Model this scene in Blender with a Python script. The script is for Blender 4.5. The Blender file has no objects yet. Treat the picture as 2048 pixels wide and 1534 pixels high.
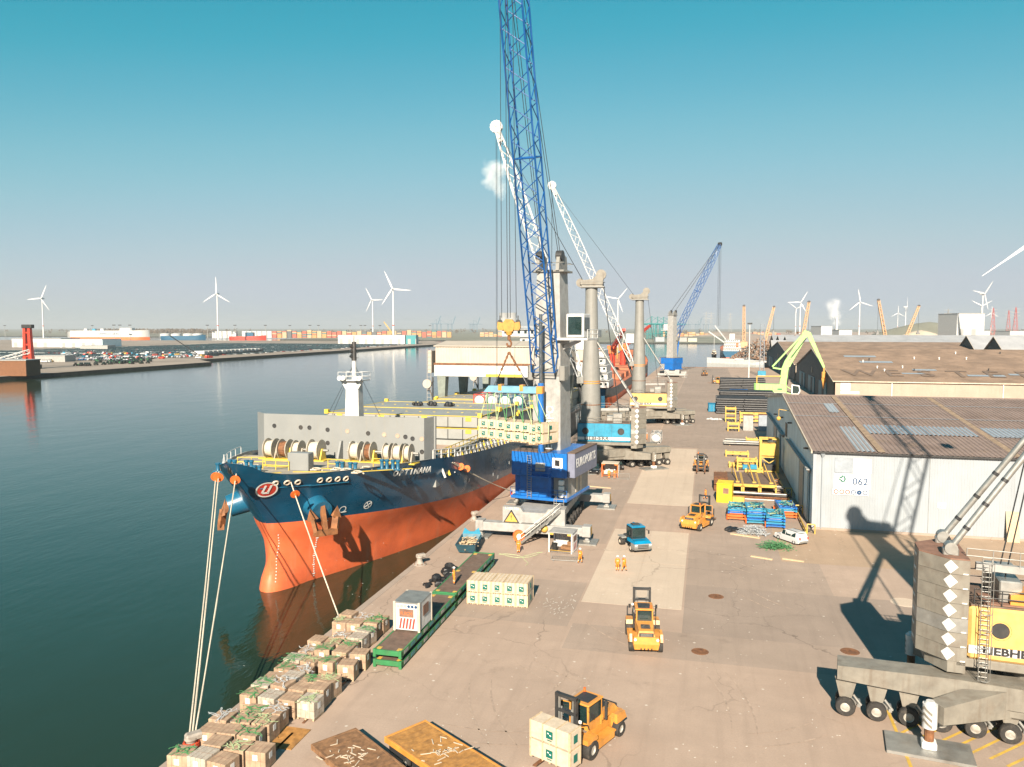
import bpy, bmesh, math, random
from mathutils import Vector, Matrix
R = math.radians
rnd = random.Random(7)
sc = bpy.context.scene
COL = sc.collection
# ---------------------------------------------------------------- camera
FPX, CX, CY, HC = 1570.0, 1024.0, 767.0, 28.0
PITCH = math.atan(112/FPX); YAW = math.atan(393*math.cos(PITCH)/FPX)
FW = Vector((-math.sin(YAW)*math.cos(PITCH), math.cos(YAW)*math.cos(PITCH), -math.sin(PITCH)))
RT = Vector((math.cos(YAW), math.sin(YAW), 0)); UP = RT.cross(FW)
CAM = Vector((0, 0, HC))
cd = bpy.data.cameras.new('camera'); cam = bpy.data.objects.new('camera', cd); COL.objects.link(cam)
cam.location = CAM; cam.rotation_euler = Matrix((RT, UP, -FW)).transposed().to_euler()
cd.sensor_width = 36; cd.sensor_fit = 'HORIZONTAL'; cd.lens = 36*FPX/2048
cd.clip_start = .5; cd.clip_end = 60000
sc.camera = cam
# ---------------------------------------------------------------- sky, sun, exposure
SUN_EL, SUN_AZ = R(30), R(4.5)           # light travels towards +Y, slightly to -X
SKY_GRADE = (((.223,.048),(.283,.114),(.392,.242),(.597,.402),(.905,.527),(1.3,.58)), ((.2,.2),(.376,.391),(.468,.456),(.624,.546),(.871,.597),(1.3,.64)), ((.3,.28),(.624,.527),(.745,.597),(.913,.658),(1.3,.71)))
w = bpy.data.worlds.new('World'); sc.world = w; w.use_nodes = True
nt = w.node_tree; nt.nodes.clear()
o_ = nt.nodes.new('ShaderNodeOutputWorld'); b_ = nt.nodes.new('ShaderNodeBackground'); s_ = nt.nodes.new('ShaderNodeTexSky')
s_.sky_type = 'NISHITA'; s_.sun_disc = False; s_.sun_elevation = SUN_EL; s_.sun_rotation = math.pi - SUN_AZ
s_.altitude = 0; s_.air_density = 1.0; s_.dust_density = .2; s_.ozone_density = 2.0
g1 = nt.nodes.new('ShaderNodeVectorMath'); g1.operation = 'SCALE'; g1.inputs['Scale'].default_value = .1307; nt.links.new(s_.outputs[0], g1.inputs[0])
cv = nt.nodes.new('ShaderNodeRGBCurve'); nt.links.new(g1.outputs[0], cv.inputs['Color'])
for i, pts_ in enumerate(SKY_GRADE):            # photographic teal grade of the sky, per channel
    c_ = cv.mapping.curves[i]
    c_.points[0].location = (0,0); c_.points[1].location = pts_[-1]
    for q_ in pts_[:-1]: c_.points.new(*q_)
cv.mapping.use_clip = False; cv.mapping.extend = 'HORIZONTAL'; cv.mapping.update()
cmb_ = nt.nodes.new('ShaderNodeVectorMath'); cmb_.operation = 'SCALE'; cmb_.inputs['Scale'].default_value = 7.58; nt.links.new(cv.outputs[0], cmb_.inputs[0])
nt.links.new(cmb_.outputs[0], b_.inputs[0]); nt.links.new(b_.outputs[0], o_.inputs[0])
b_.inputs[1].default_value = .05
sl = bpy.data.lights.new('sun', 'SUN'); sun = bpy.data.objects.new('sun', sl); COL.objects.link(sun)
sl.energy = 5.0; sl.angle = R(.55); sl.color = (1, .86, .69)
sun.rotation_euler = Vector((-math.sin(SUN_AZ)*math.cos(SUN_EL), math.cos(SUN_AZ)*math.cos(SUN_EL), -math.sin(SUN_EL))).to_track_quat('-Z', 'Y').to_euler()
sun.location = (0, -100, 200)
vs = sc.view_settings; vs.view_transform = 'Standard'; vs.look = 'None'; vs.gamma = 1; vs.use_curve_mapping = False; vs.exposure = 1.4
# ---------------------------------------------------------------- pixel -> place
def ray(x, y): return FW + RT*((x-CX)/FPX) - UP*((y-CY)/FPX)
def G(x, y, z=0.0):
    d = ray(x, y); return CAM + d*((z-HC)/d.z)
def GX(x, y, X):
    d = ray(x, y); return CAM + d*(X/d.x)
def GY(x, y, Y):
    d = ray(x, y); return CAM + d*(Y/d.y)
def U(x, y, D): return CAM + ray(x, y)*D
# ---------------------------------------------------------------- mesh helpers
class MB:
    def __init__(s): s.v = []; s.f = []; s.m = []; s.T = Matrix()
    def add(s, vs, fs, m=0):
        n = len(s.v); T = s.T
        s.v += [tuple(T @ Vector(p)) for p in vs]
        s.f += [tuple(i+n for i in f) for f in fs]; s.m += [m]*len(fs); return s
    def box(s, x0, x1, y0, y1, z0, z1, m=0):
        return s.add([(x0,y0,z0),(x1,y0,z0),(x1,y1,z0),(x0,y1,z0),(x0,y0,z1),(x1,y0,z1),(x1,y1,z1),(x0,y1,z1)],
                     [(0,3,2,1),(4,5,6,7),(0,1,5,4),(1,2,6,5),(2,3,7,6),(3,0,4,7)], m)
    def cb(s, c, d, m=0, rz=0, rx=0, ry=0):
        T = s.T; s.T = T @ Matrix.Translation(c) @ Matrix.Rotation(rz,4,'Z') @ Matrix.Rotation(ry,4,'Y') @ Matrix.Rotation(rx,4,'X')
        s.box(-d[0]/2,d[0]/2,-d[1]/2,d[1]/2,-d[2]/2,d[2]/2,m); s.T = T; return s
    def bb(s, x0, x1, y0, y1, z0, z1, b=.05, m=0):           # bevelled box
        bm = bmesh.new(); bmesh.ops.create_cube(bm, size=1)
        for v in bm.verts: v.co = Vector(((x0+x1)/2+v.co.x*(x1-x0),(y0+y1)/2+v.co.y*(y1-y0),(z0+z1)/2+v.co.z*(z1-z0)))
        bmesh.ops.bevel(bm, geom=bm.edges[:], offset=b, segments=1, affect='EDGES', profile=.5)
        bm.verts.index_update()
        s.add([v.co.copy() for v in bm.verts], [[v.index for v in f.verts] for f in bm.faces], m); bm.free(); return s
    def beam(s, p, q, wd, h=None, m=0, up=(0,0,1)):          # rectangular bar p->q
        p = Vector(p); q = Vector(q); h = wd if h is None else h
        d = (q-p); 
        if d.length < 1e-6: return s
        d.normalize(); u = Vector(up)
        if abs(d.dot(u)) > .98: u = Vector((0,1,0))
        a = d.cross(u).normalized(); c = a.cross(d)
        a *= wd/2; c *= h/2
        return s.add([p-a-c,p+a-c,p+a+c,p-a+c,q-a-c,q+a-c,q+a+c,q-a+c],
                     [(0,1,2,3),(7,6,5,4),(0,4,5,1),(1,5,6,2),(2,6,7,3),(3,7,4,0)], m)
    def cyl(s, p, q, r, r2=None, n=10, caps=True, m=0):
        p = Vector(p); q = Vector(q); r2 = r if r2 is None else r2
        d = (q-p); 
        if d.length < 1e-6: return s
        d.normalize(); u = Vector((0,0,1)) if abs(d.z) < .95 else Vector((1,0,0))
        a = d.cross(u).normalized(); c = d.cross(a)
        vs = [p+(a*math.cos(t)+c*math.sin(t))*r for t in [2*math.pi*i/n for i in range(n)]]
        vs += [q+(a*math.cos(t)+c*math.sin(t))*r2 for t in [2*math.pi*i/n for i in range(n)]]
        fs = [(i,(i+1)%n,n+(i+1)%n,n+i) for i in range(n)]
        if caps: fs += [tuple(range(n-1,-1,-1)), tuple(range(n,2*n))]
        return s.add(vs, fs, m)
    def tube(s, pts, r, n=6, m=0):
        for a, b in zip(pts, pts[1:]): s.cyl(a, b, r, r, n, True, m)
        return s
    def loft(s, rings, close=False, m=0, cap0=False, cap1=False):
        n = len(rings[0]); vs = [p for r in rings for p in r]; fs = []
        for i in range(len(rings)-1):
            for j in range(n if close else n-1):
                k = (j+1) % n
                fs.append((i*n+j, i*n+k, (i+1)*n+k, (i+1)*n+j))
        if cap0: fs.append(tuple(range(n-1,-1,-1)))
        if cap1: fs.append(tuple(range((len(rings)-1)*n, len(rings)*n)))
        return s.add(vs, fs, m)
    def lathe(s, prof, n=16, m=0, c=(0,0,0), axis='Z'):
        rings = []
        for r, z in prof:
            rg = []
            for i in range(n):
                t = 2*math.pi*i/n; a, b = r*math.cos(t), r*math.sin(t)
                p = (a,b,z) if axis == 'Z' else ((z,a,b) if axis == 'X' else (b,z,a))
                rg.append((p[0]+c[0],p[1]+c[1],p[2]+c[2]))
            rings.append(rg)
        return s.loft(rings, True, m)
    def prism(s, poly, a, b, axis='Z', m=0):                 # polygon extruded a..b along axis
        def P(u, v, t): return (u,v,t) if axis == 'Z' else ((t,u,v) if axis == 'X' else (u,t,v))
        n = len(poly)
        vs = [P(u,v,a) for u,v in poly]+[P(u,v,b) for u,v in poly]
        return s.add(vs, [tuple(range(n-1,-1,-1)), tuple(range(n,2*n))]+[(i,(i+1)%n,n+(i+1)%n,n+i) for i in range(n)], m)
    def poly(s, pts, m=0): return s.add(pts, [tuple(range(len(pts)))], m)
    def sph(s, c, r, n=8, k=6, m=0, sq=(1,1,1)):
        prof = [(r*math.sin(math.pi*i/k), -r*math.cos(math.pi*i/k)) for i in range(k+1)]
        T = s.T; s.T = T @ Matrix.Translation(c) @ Matrix.Diagonal((*sq,1)); s.lathe(prof, n, m); s.T = T; return s
    def mesh(s, name, mats, smooth=None):
        me = bpy.data.meshes.new(name); me.from_pydata(s.v, [], s.f)
        for mt in (mats if isinstance(mats,(list,tuple)) else [mats]): me.materials.append(mt)
        if any(s.m): me.polygons.foreach_set('material_index', s.m)
        bm = bmesh.new(); bm.from_mesh(me); bmesh.ops.recalc_face_normals(bm, faces=bm.faces); bm.to_mesh(me); bm.free()
        if smooth:
            me.polygons.foreach_set('use_smooth', [True]*len(me.polygons)); me.set_sharp_from_angle(angle=R(smooth))
        me.update(); return me
    def build(s, name, mats, parent=None, label=None, cat=None, group=None, kind=None, loc=None, rz=0, smooth=None):
        o = bpy.data.objects.new(name, s.mesh(name, mats, smooth)); return reg(o, parent, label, cat, group, kind, loc, rz)
def reg(o, parent=None, label=None, cat=None, group=None, kind=None, loc=None, rz=0):
    COL.objects.link(o)
    if parent: o.parent = parent
    if loc is not None: o.location = loc
    if rz: o.rotation_euler = (0,0,rz)
    if label: o['label'] = label
    if cat: o['category'] = cat
    if group: o['group'] = group
    if kind: o['kind'] = kind
    return o
def thing(name, label, cat, loc=(0,0,0), rz=0, group=None):
    return reg(bpy.data.objects.new(name, None), None, label, cat, group, None, loc, rz)
def inst(name, me, parent=None, loc=None, rz=0, **k): return reg(bpy.data.objects.new(name, me), parent, loc=loc, rz=rz, **k)
def dup(root, loc, rz=0, label=None, group=None):
    r = root.copy(); COL.objects.link(r); r.location = loc; r.rotation_euler = (0,0,rz)
    if label: r['label'] = label
    if group: r['group'] = group
    for ch in root.children:
        c = ch.copy(); COL.objects.link(c); c.parent = r
        for g in ch.children:
            d = g.copy(); COL.objects.link(d); d.parent = c
    return r
def text(body, mat, size, M, parent=None, name='lettering', depth=.02, align='CENTER', xs=1.0, bold=0.0, **k):
    cu = bpy.data.curves.new('txt','FONT'); cu.body = body; cu.size = size; cu.align_x = align; cu.align_y = 'CENTER'; cu.extrude = depth; cu.offset = bold
    cu.resolution_u = 2
    to = bpy.data.objects.new('txt', cu)
    me = bpy.data.meshes.new_from_object(to)
    bpy.data.objects.remove(to); me.transform(M @ Matrix.Diagonal((xs,1,1,1))); me.materials.clear(); me.materials.append(mat)
    return reg(bpy.data.objects.new(name, me), parent, **k)
def frame(o, x, n):                                          # text frame: origin, reading direction, facing normal
    x = Vector(x).normalized(); n = Vector(n).normalized(); y = n.cross(x)
    return Matrix.Translation(o) @ Matrix((x,y,n)).transposed().to_4x4()
# ---------------------------------------------------------------- materials
ALB = .74      # scales all paint colours down evenly to suit the exposure
def mat(name, col, rough=.6, metal=0.0, var=.18, scale=1.2, bump=0.0, bscale=25, dirt=None, damt=.4, dscale=1.0, streak=None, samt=.4, spec=.5, world=False, coat=0.0):
    col = [x*ALB for x in col]; dirt = dirt and [x*ALB for x in dirt]; streak = streak and [x*ALB for x in streak]
    m = bpy.data.materials.new(name); m.use_nodes = True; n = m.node_tree.nodes; l = m.node_tree.links
    p = n['Principled BSDF']; p.inputs['Roughness'].default_value = rough; p.inputs['Metallic'].default_value = metal
    p.inputs['Specular IOR Level'].default_value = spec; p.inputs['Coat Weight'].default_value = coat
    if world:
        v = n.new('ShaderNodeNewGeometry').outputs['Position']
    else:
        tc = n.new('ShaderNodeTexCoord'); oi = n.new('ShaderNodeObjectInfo')
        ad = n.new('ShaderNodeVectorMath'); ad.operation = 'ADD'; sc_ = n.new('ShaderNodeVectorMath'); sc_.operation = 'SCALE'
        cmb = n.new('ShaderNodeCombineXYZ')
        for i in range(3): l.new(oi.outputs['Random'], cmb.inputs[i])
        l.new(cmb.outputs[0], sc_.inputs[0]); sc_.inputs['Scale'].default_value = 40
        l.new(tc.outputs['Object'], ad.inputs[0]); l.new(sc_.outputs[0], ad.inputs[1]); v = ad.outputs[0]
    def noise(s, det=4, vec=None, ro=.6):
        t = n.new('ShaderNodeTexNoise'); t.inputs['Scale'].default_value = s; t.inputs['Detail'].default_value = det; t.inputs['Roughness'].default_value = ro
        l.new(vec if vec is not None else v, t.inputs['Vector']); return t.outputs['Fac']
    def rng(fac, a, b, lo=0.0, hi=1.0):
        r = n.new('ShaderNodeMapRange'); r.inputs[1].default_value = a; r.inputs[2].default_value = b; r.inputs[3].default_value = lo; r.inputs[4].default_value = hi
        l.new(fac, r.inputs[0]); return r.outputs[0]
    def mix(fac, a, b, mode='MIX'):
        x = n.new('ShaderNodeMix'); x.data_type = 'RGBA'; x.blend_type = mode
        if hasattr(fac,'links'): l.new(fac, x.inputs[0])
        else: x.inputs[0].default_value = fac
        for s_, q in ((6,a),(7,b)):
            if hasattr(q,'links'): l.new(q, x.inputs[s_])
            else: x.inputs[s_].default_value = (*q[:3],1)
        return x.outputs[2]
    c = mix(rng(noise(scale),.3,.7), [max(0,x*(1-var)) for x in col], [min(1,x*(1+var)) for x in col])
    if dirt: c = mix(rng(noise(dscale*.7,6),.52,.72,0,damt), c, dirt)
    if streak:
        mp = n.new('ShaderNodeMapping'); mp.inputs['Scale'].default_value = (2.2,2.2,.12); l.new(v, mp.inputs[0])
        c = mix(rng(noise(1.2*dscale,5,mp.outputs[0]),.54,.75,0,samt), c, streak)
    l.new(c, p.inputs['Base Color'])
    if bump:
        b = n.new('ShaderNodeBump'); b.inputs['Strength'].default_value = bump; b.inputs['Distance'].default_value = .03
        l.new(noise(bscale,3), b.inputs['Height']); l.new(b.outputs[0], p.inputs['Normal'])
    l.new(rng(noise(scale*2.3),.3,.7,max(.02,rough-.08),min(1,rough+.08)), p.inputs['Roughness'])
    m['h'] = 1
    return m
RUST = (.17,.06,.025)
m_white = mat('white_paint', (.60,.61,.61), .45, dirt=(.42,.37,.3), damt=.35, streak=(.4,.3,.2), samt=.25)
m_cream = mat('cream_paint', (.62,.53,.42), .5, dirt=(.35,.24,.14), damt=.3, streak=RUST, samt=.35)
m_blue = mat('crane_blue', (.008,.15,.52), .38, dirt=(.05,.09,.18), damt=.4, coat=.2)
m_cyan = mat('cyan_paint', (.035,.28,.44), .4, dirt=(.06,.2,.3), damt=.4, streak=(.05,.12,.15), samt=.35)
m_grey = mat('crane_grey', (.26,.26,.245), .5, var=.08, scale=.6, dirt=(.17,.16,.14), damt=.2, streak=(.16,.12,.09), samt=.4)
m_lgrey = mat('light_grey_paint', (.37,.37,.36), .5, dirt=(.28,.26,.23), damt=.4, streak=(.24,.18,.13), samt=.3)
m_olive = mat('warm_grey_paint', (.235,.218,.185), .55, dirt=(.14,.10,.07), damt=.5, streak=(.12,.08,.05), samt=.45)
m_dgrey = mat('dark_steel', (.035,.036,.038), .5, dirt=(.09,.075,.06), damt=.5)
m_black = mat('black_rubber', (.016,.016,.017), .75, var=.3)
m_tyre = mat('dusty_tyre', (.03,.028,.026), .85, dirt=(.12,.1,.08), damt=.6, dscale=4)
m_yel = mat('machine_yellow', (.70,.30,.055), .42, dirt=(.3,.17,.06), damt=.5, streak=(.2,.12,.05), samt=.3, coat=.15)
m_amber = mat('liebherr_yellow', (.74,.46,.15), .42, dirt=(.5,.3,.1), damt=.35, coat=.15)
m_lemon = mat('yellow_steel', (.66,.42,.09), .5, dirt=(.35,.22,.05), damt=.5, dscale=2)
m_hivis = mat('hivis_orange', (.85,.24,.02), .8, var=.25, scale=6)
m_hvband = mat('reflective_band', (.75,.75,.6), .5)
m_rim = mat('wheel_rim', (.42,.40,.36), .5, dirt=(.2,.14,.09), damt=.6, dscale=4)
m_skin = mat('skin', (.45,.26,.17), .6)
m_orange = mat('orange_paint', (.82,.17,.03), .5, dirt=(.4,.15,.06), damt=.4)
m_red = mat('red_paint', (.55,.045,.02), .5, dirt=(.25,.06,.03), damt=.4)
m_rust = mat('rust', (.20,.085,.035), .8, var=.45, scale=3, dirt=(.06,.03,.02), damt=.6, dscale=3)
m_green = mat('green_paint', (.035,.21,.075), .5, dirt=(.10,.12,.06), damt=.5, dscale=2)
m_lime = mat('lime_paint', (.38,.72,.22), .45, dirt=(.3,.5,.2), damt=.3)
m_teal = mat('teal_paint', (.03,.26,.29), .5)
m_chrome = mat('chrome_rod', (.55,.56,.57), .2, 1.0, var=.05)
m_steel = mat('galvanised', (.42,.42,.40), .45, .6, dirt=(.25,.2,.15), damt=.4)
m_rope = mat('mooring_rope', (.62,.55,.44), .9, var=.2, scale=8, bump=.5, bscale=60)
m_wire = mat('wire_rope', (.06,.065,.07), .5, .5)
m_wood = mat('crate_plywood', (.62,.52,.40), .8, var=.14, scale=2.5, dirt=(.42,.3,.18), damt=.3, dscale=3, bump=.2, bscale=12)
m_batten = mat('crate_batten', (.58,.44,.28), .8, var=.2, scale=4)
m_carton = mat('brown_carton', (.42,.29,.195), .8, var=.26, scale=2, dirt=(.26,.17,.1), damt=.35, dscale=2)
m_wrap = mat('clear_wrap', (.50,.43,.35), .28, var=.2, scale=3, bump=.6, bscale=8)
m_plank = mat('weathered_timber', (.25,.13,.06), .85, var=.4, scale=2.5, dirt=(.10,.05,.03), damt=.6, dscale=2, bump=.3, bscale=20)
m_planky = mat('ochre_timber', (.43,.21,.055), .8, var=.35, scale=2.0, dirt=(.2,.1,.04), damt=.5, dscale=2, bump=.3, bscale=20)
m_deckbrown = mat('brown_deck', (.15,.10,.075), .8, var=.25, scale=2, dirt=(.25,.2,.15), damt=.4, bump=.2)
m_strap = mat('green_strap', (.09,.30,.11), .6, var=.4, scale=9)
m_strap2 = mat('pale_strap', (.45,.55,.30), .6, var=.3, scale=9)
m_logo = mat('green_logo', (.0,.13,.10), .6, var=.1)
m_label = mat('paper_label', (.82,.82,.8), .7, var=.05)
m_glass = mat('dark_glass', (.015,.035,.035), .08, var=.3, spec=.8)
m_tarp = mat('black_tarp', (.015,.016,.018), .45, bump=.8, bscale=4)
m_ink = mat('black_lettering', (.02,.02,.022), .6, var=.1)
m_navyink = mat('navy_lettering', (.01,.06,.16), .6, var=.1)
m_redink = mat('red_marking', (.6,.05,.03), .6, var=.1)
m_brick = mat('brown_steel', (.24,.13,.09), .8, var=.3)
# ================================================================ LAND AND WATER
WZ = -2.1
QX = -33.45
def conc(name, col, var=.12, stain=(.12,.09,.07), samt=.35, tyre=.38, joint=0.0):
    col = [x*.74 for x in col]; m = bpy.data.materials.new(name); m.use_nodes = True; n = m.node_tree.nodes; l = m.node_tree.links
    p = n['Principled BSDF']; p.inputs['Roughness'].default_value = .9; p.inputs['Specular IOR Level'].default_value = .25
    pos = n.new('ShaderNodeNewGeometry').outputs['Position']
    def mp(s):
        q = n.new('ShaderNodeMapping'); q.inputs['Scale'].default_value = s; l.new(pos, q.inputs[0]); return q.outputs[0]
    def nz(v, s, d=5, ro=.6):
        t = n.new('ShaderNodeTexNoise'); t.inputs['Scale'].default_value = s; t.inputs['Detail'].default_value = d; t.inputs['Roughness'].default_value = ro; l.new(v, t.inputs['Vector']); return t.outputs['Fac']
    def rg(f, a, b, lo, hi):
        r = n.new('ShaderNodeMapRange'); 
        for i, x in enumerate((a,b,lo,hi)): r.inputs[i+1].default_value = x
        l.new(f, r.inputs[0]); return r.outputs[0]
    def mx(f, a, b, mode='MIX'):
        x = n.new('ShaderNodeMix'); x.data_type = 'RGBA'; x.blend_type = mode; l.new(f, x.inputs[0]) if hasattr(f,'links') else None
        for s_, q in ((6,a),(7,b)):
            if hasattr(q,'links'): l.new(q, x.inputs[s_])
            else: x.inputs[s_].default_value = (*q,1)
        return x.outputs[2]
    c = mx(rg(nz(mp((.06,.06,.06)),1,6),.35,.65,0,1), [x*(1-var) for x in col], [x*(1+var) for x in col])
    c = mx(rg(nz(mp((.35,.35,.35)),1,6),.35,.7,0,.55), c, [x*(1-var*1.7) for x in col])
    c = mx(rg(nz(mp((7,7,7)),1,3),.3,.75,0,.42), c, [x*.7 for x in col])
    c = mx(rg(nz(mp((.9,.045,.1)),1.3,4),.5,.8,0,tyre), c, [x*.62 for x in col])           # tyre tracks along the quay
    c = mx(rg(nz(mp((.05,.8,.1)),1.3,4),.55,.8,0,tyre*.6), c, [x*.66 for x in col])
    c = mx(rg(nz(mp((.22,.22,.22)),1,7,.7),.60,.74,0,samt), c, stain)
    vo = n.new('ShaderNodeTexVoronoi'); vo.inputs['Scale'].default_value = .55; l.new(pos, vo.inputs['Vector'])
    c = mx(rg(vo.outputs['Distance'],.03,.085,.75,0), c, (.55,.5,.44))                        # scattered crumbs of litter
    # cracks: distorted cell edges, and long sealed joints
    dn = n.new('ShaderNodeTexNoise'); dn.inputs['Scale'].default_value = .5; dn.inputs['Detail'].default_value = 4; l.new(pos, dn.inputs['Vector'])
    dv = n.new('ShaderNodeVectorMath'); dv.operation = 'MULTIPLY_ADD'; dv.inputs[1].default_value = (3,3,0); l.new(dn.outputs['Color'], dv.inputs[0]); l.new(pos, dv.inputs[2])
    ve = n.new('ShaderNodeTexVoronoi'); ve.feature = 'DISTANCE_TO_EDGE'; ve.inputs['Scale'].default_value = .085; l.new(dv.outputs[0], ve.inputs['Vector'])
    gate = rg(nz(mp((.04,.04,.04)),1,3),.46,.6,0,.6)
    cm = n.new('ShaderNodeMath'); cm.operation = 'MULTIPLY'; l.new(rg(ve.outputs['Distance'],.002,.007,1,0), cm.inputs[0]); l.new(gate, cm.inputs[1])
    c = mx(cm.outputs[0], c, [x*.35 for x in col])
    c = mx(rg(nz(mp((.55,.55,.55)),1,8,.75),.66,.72,0,.5), c, [x*.45 for x in col])          # small oil spots
    c = mx(rg(nz(mp((.16,.16,.16)),1,5,.65),.58,.78,0,.35), c, [min(.6,x*1.25) for x in col])  # dried dusty areas
    l.new(c, p.inputs['Base Color'])
    b = n.new('ShaderNodeBump'); b.inputs['Strength'].default_value = .35; b.inputs['Distance'].default_value = .02; l.new(nz(mp((9,9,9)),1,4), b.inputs['Height']); l.new(b.outputs[0], p.inputs['Normal'])
    return m
m_conc = conc('quay_concrete', (.475,.362,.288))
m_asph = conc('old_asphalt', (.41,.322,.262), stain=(.08,.06,.05))
m_asph2 = conc('dark_asphalt', (.375,.297,.245), stain=(.08,.06,.05))
m_slab = conc('pale_slab', (.62,.505,.40), var=.07, samt=.15, tyre=.35)
m_sand = conc('sandy_concrete', (.47,.345,.245), stain=(.2,.12,.06), samt=.5)
m_cope = conc('coping_stone', (.42,.34,.285), tyre=.05)
m_bank = mat('far_ground', (.30,.25,.205), .95, var=.3, scale=.02, world=True, dirt=(.12,.10,.07), damt=.5, dscale=.01)
m_field = mat('far_field', (.20,.20,.15), .95, var=.35, scale=.004, world=True)
m_qwall = mat('quay_wall', (.035,.038,.034), .85, var=.4, scale=.4, world=True)
# water: dark harbour water, small ripples
m_water = bpy.data.materials.new('harbour_water'); m_water.use_nodes = True
n = m_water.node_tree.nodes; l = m_water.node_tree.links; p = n['Principled BSDF']
p.inputs['Base Color'].default_value = (.014,.028,.015,1); p.inputs['Roughness'].default_value = .055; p.inputs['IOR'].default_value = 1.333
pos = n.new('ShaderNodeNewGeometry').outputs['Position']
hs = []
for sc_, st, det in (((.9,.35,1),1.0,3),((.12,.07,1),2.2,2),((3.5,1.8,1),.28,2)):
    mp_ = n.new('ShaderNodeMapping'); mp_.inputs['Scale'].default_value = sc_; mp_.inputs['Rotation'].default_value = (0,0,.35); l.new(pos, mp_.inputs[0])
    t = n.new('ShaderNodeTexNoise'); t.inputs['Scale'].default_value = 1; t.inputs['Detail'].default_value = det; l.new(mp_.outputs[0], t.inputs['Vector'])
    k = n.new('ShaderNodeMath'); k.operation = 'MULTIPLY'; k.inputs[1].default_value = st; l.new(t.outputs['Fac'], k.inputs[0]); hs.append(k.outputs[0])
a1 = n.new('ShaderNodeMath'); a1.operation = 'ADD'; l.new(hs[0], a1.inputs[0]); l.new(hs[1], a1.inputs[1])
a2 = n.new('ShaderNodeMath'); a2.operation = 'ADD'; l.new(a1.outputs[0], a2.inputs[0]); l.new(hs[2], a2.inputs[1])
bu = n.new('ShaderNodeBump'); bu.inputs['Strength'].default_value = .22; bu.inputs['Distance'].default_value = .16; l.new(a2.outputs[0], bu.inputs['Height']); l.new(bu.outputs[0], p.inputs['Normal'])
MB().poly([(-6000,-400,WZ),(3000,-400,WZ),(3000,6000,WZ),(-6000,6000,WZ)]).build('water', m_water, kind='structure', label='calm dark green harbour water')
def land(name, pts, mt, z=0.0, depth=8.0, label=None):
    b = MB(); n_ = len(pts)
    b.poly([(x,y,z) for x,y in pts])
    for i in range(n_):
        (x0,y0),(x1,y1) = pts[i], pts[(i+1)%n_]
        b.add([(x0,y0,z),(x1,y1,z),(x1,y1,z-depth),(x0,y0,z-depth)],[(0,1,2,3)],1)
    return b.build(name, [mt, m_qwall], kind='structure', label=label)
QEND = 566.0; RBX = 44.0
land('quay', [(QX,-150),(3200,-150),(3200,5200),(RBX,5200),(RBX,QEND),(QX,QEND)], m_conc, label='wide concrete quay apron')
# coping strip along the quay edge, split where the stone is broken
cop = MB()
for a, b in ((-150,53.6),(55.0,QEND-.4)): cop.bb(QX-.12, QX+.62, a, b, -.55, .05, .04)
cop.build('quay_coping', m_cope, kind='structure', label='stone coping along the quay edge')
MB().bb(QX-.05,QX+.55,53.75,54.9,-.5,-.02,.12).build('broken_coping', m_cope, kind='structure', label='broken piece of the quay coping')
e_ = MB(); e_.bb(QX, RBX, QEND-.3, QEND+.15, -.6, .28, .05); e_.build('quay_end_kerb', m_rust, kind='structure', label='rusty kerb beam across the end of the quay')
def sheet(name, quad, mt, z, label): MB().poly([(x,y,z) for x,y in quad]).build(name, mt, kind='structure', label=label)
def rect(x0,x1,y0,y1): return [(x0,y0),(x1,y0),(x1,y1),(x0,y1)]
sheet('asphalt_lane', rect(-28.5,-12.4,100,560), m_asph, .004, 'grey asphalt lane below the cranes')
sheet('asphalt_lane', rect(-1.9,13.2,86,172), m_asph, .004, 'asphalt lane beside the storage yard')
sheet('asphalt_lane', rect(-1.9,60,72,86), m_asph2, .004, 'dark asphalt band across the yard')
sheet('asphalt_lane', rect(-12.0,30,66,72), m_asph, .004, 'asphalt band in front of the pale slab')
sheet('asphalt_lane', rect(-24,-12.4,71,84), m_asph, .004, 'asphalt patch beside the pale slab')
sheet('asphalt_lane', rect(-12.0,13.2,186,560), m_asph2, .004, 'darker asphalt running to the far end of the quay')
sheet('asphalt_lane', rect(-1.9,13.2,172,186), m_asph, .004, 'asphalt strip near the pipe stacks')
sheet('sandy_strip', rect(9.0,80,97.5,114.5), m_sand, .008, 'sandy dirty strip in front of the white shed')
sheet('asphalt_lane', rect(16,60,36,64), m_asph, .006, 'asphalt parking bay below the big crane')
for i, (y0,y1) in enumerate(((78.0,92.9),(93.0,108.1),(124.6,154.4),(154.5,184.2))):
    for j, (x0,x1) in enumerate(((-12.17,-7.16),(-7.14,-2.13))):
        MB().box(x0,x1,y0,y1,-.05,.012).build('concrete_slab', m_slab, kind='structure', label='pale concrete slab set in the quay')
# manholes
for px, py, r in ((1432,1193,.8),(1400,1303,.75),(1810,1205,1.4),(1700,1303,.8)):
    c = G(px,py); MB().lathe([(0,.016),(r*.86,.016),(r*.88,.006),(r*.94,.02),(r,.0)],20,c=(c.x,c.y,.004)).build('manhole_cover', m_rust if r<1 else m_slab, kind='structure', label='round manhole cover in the quay')
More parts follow.
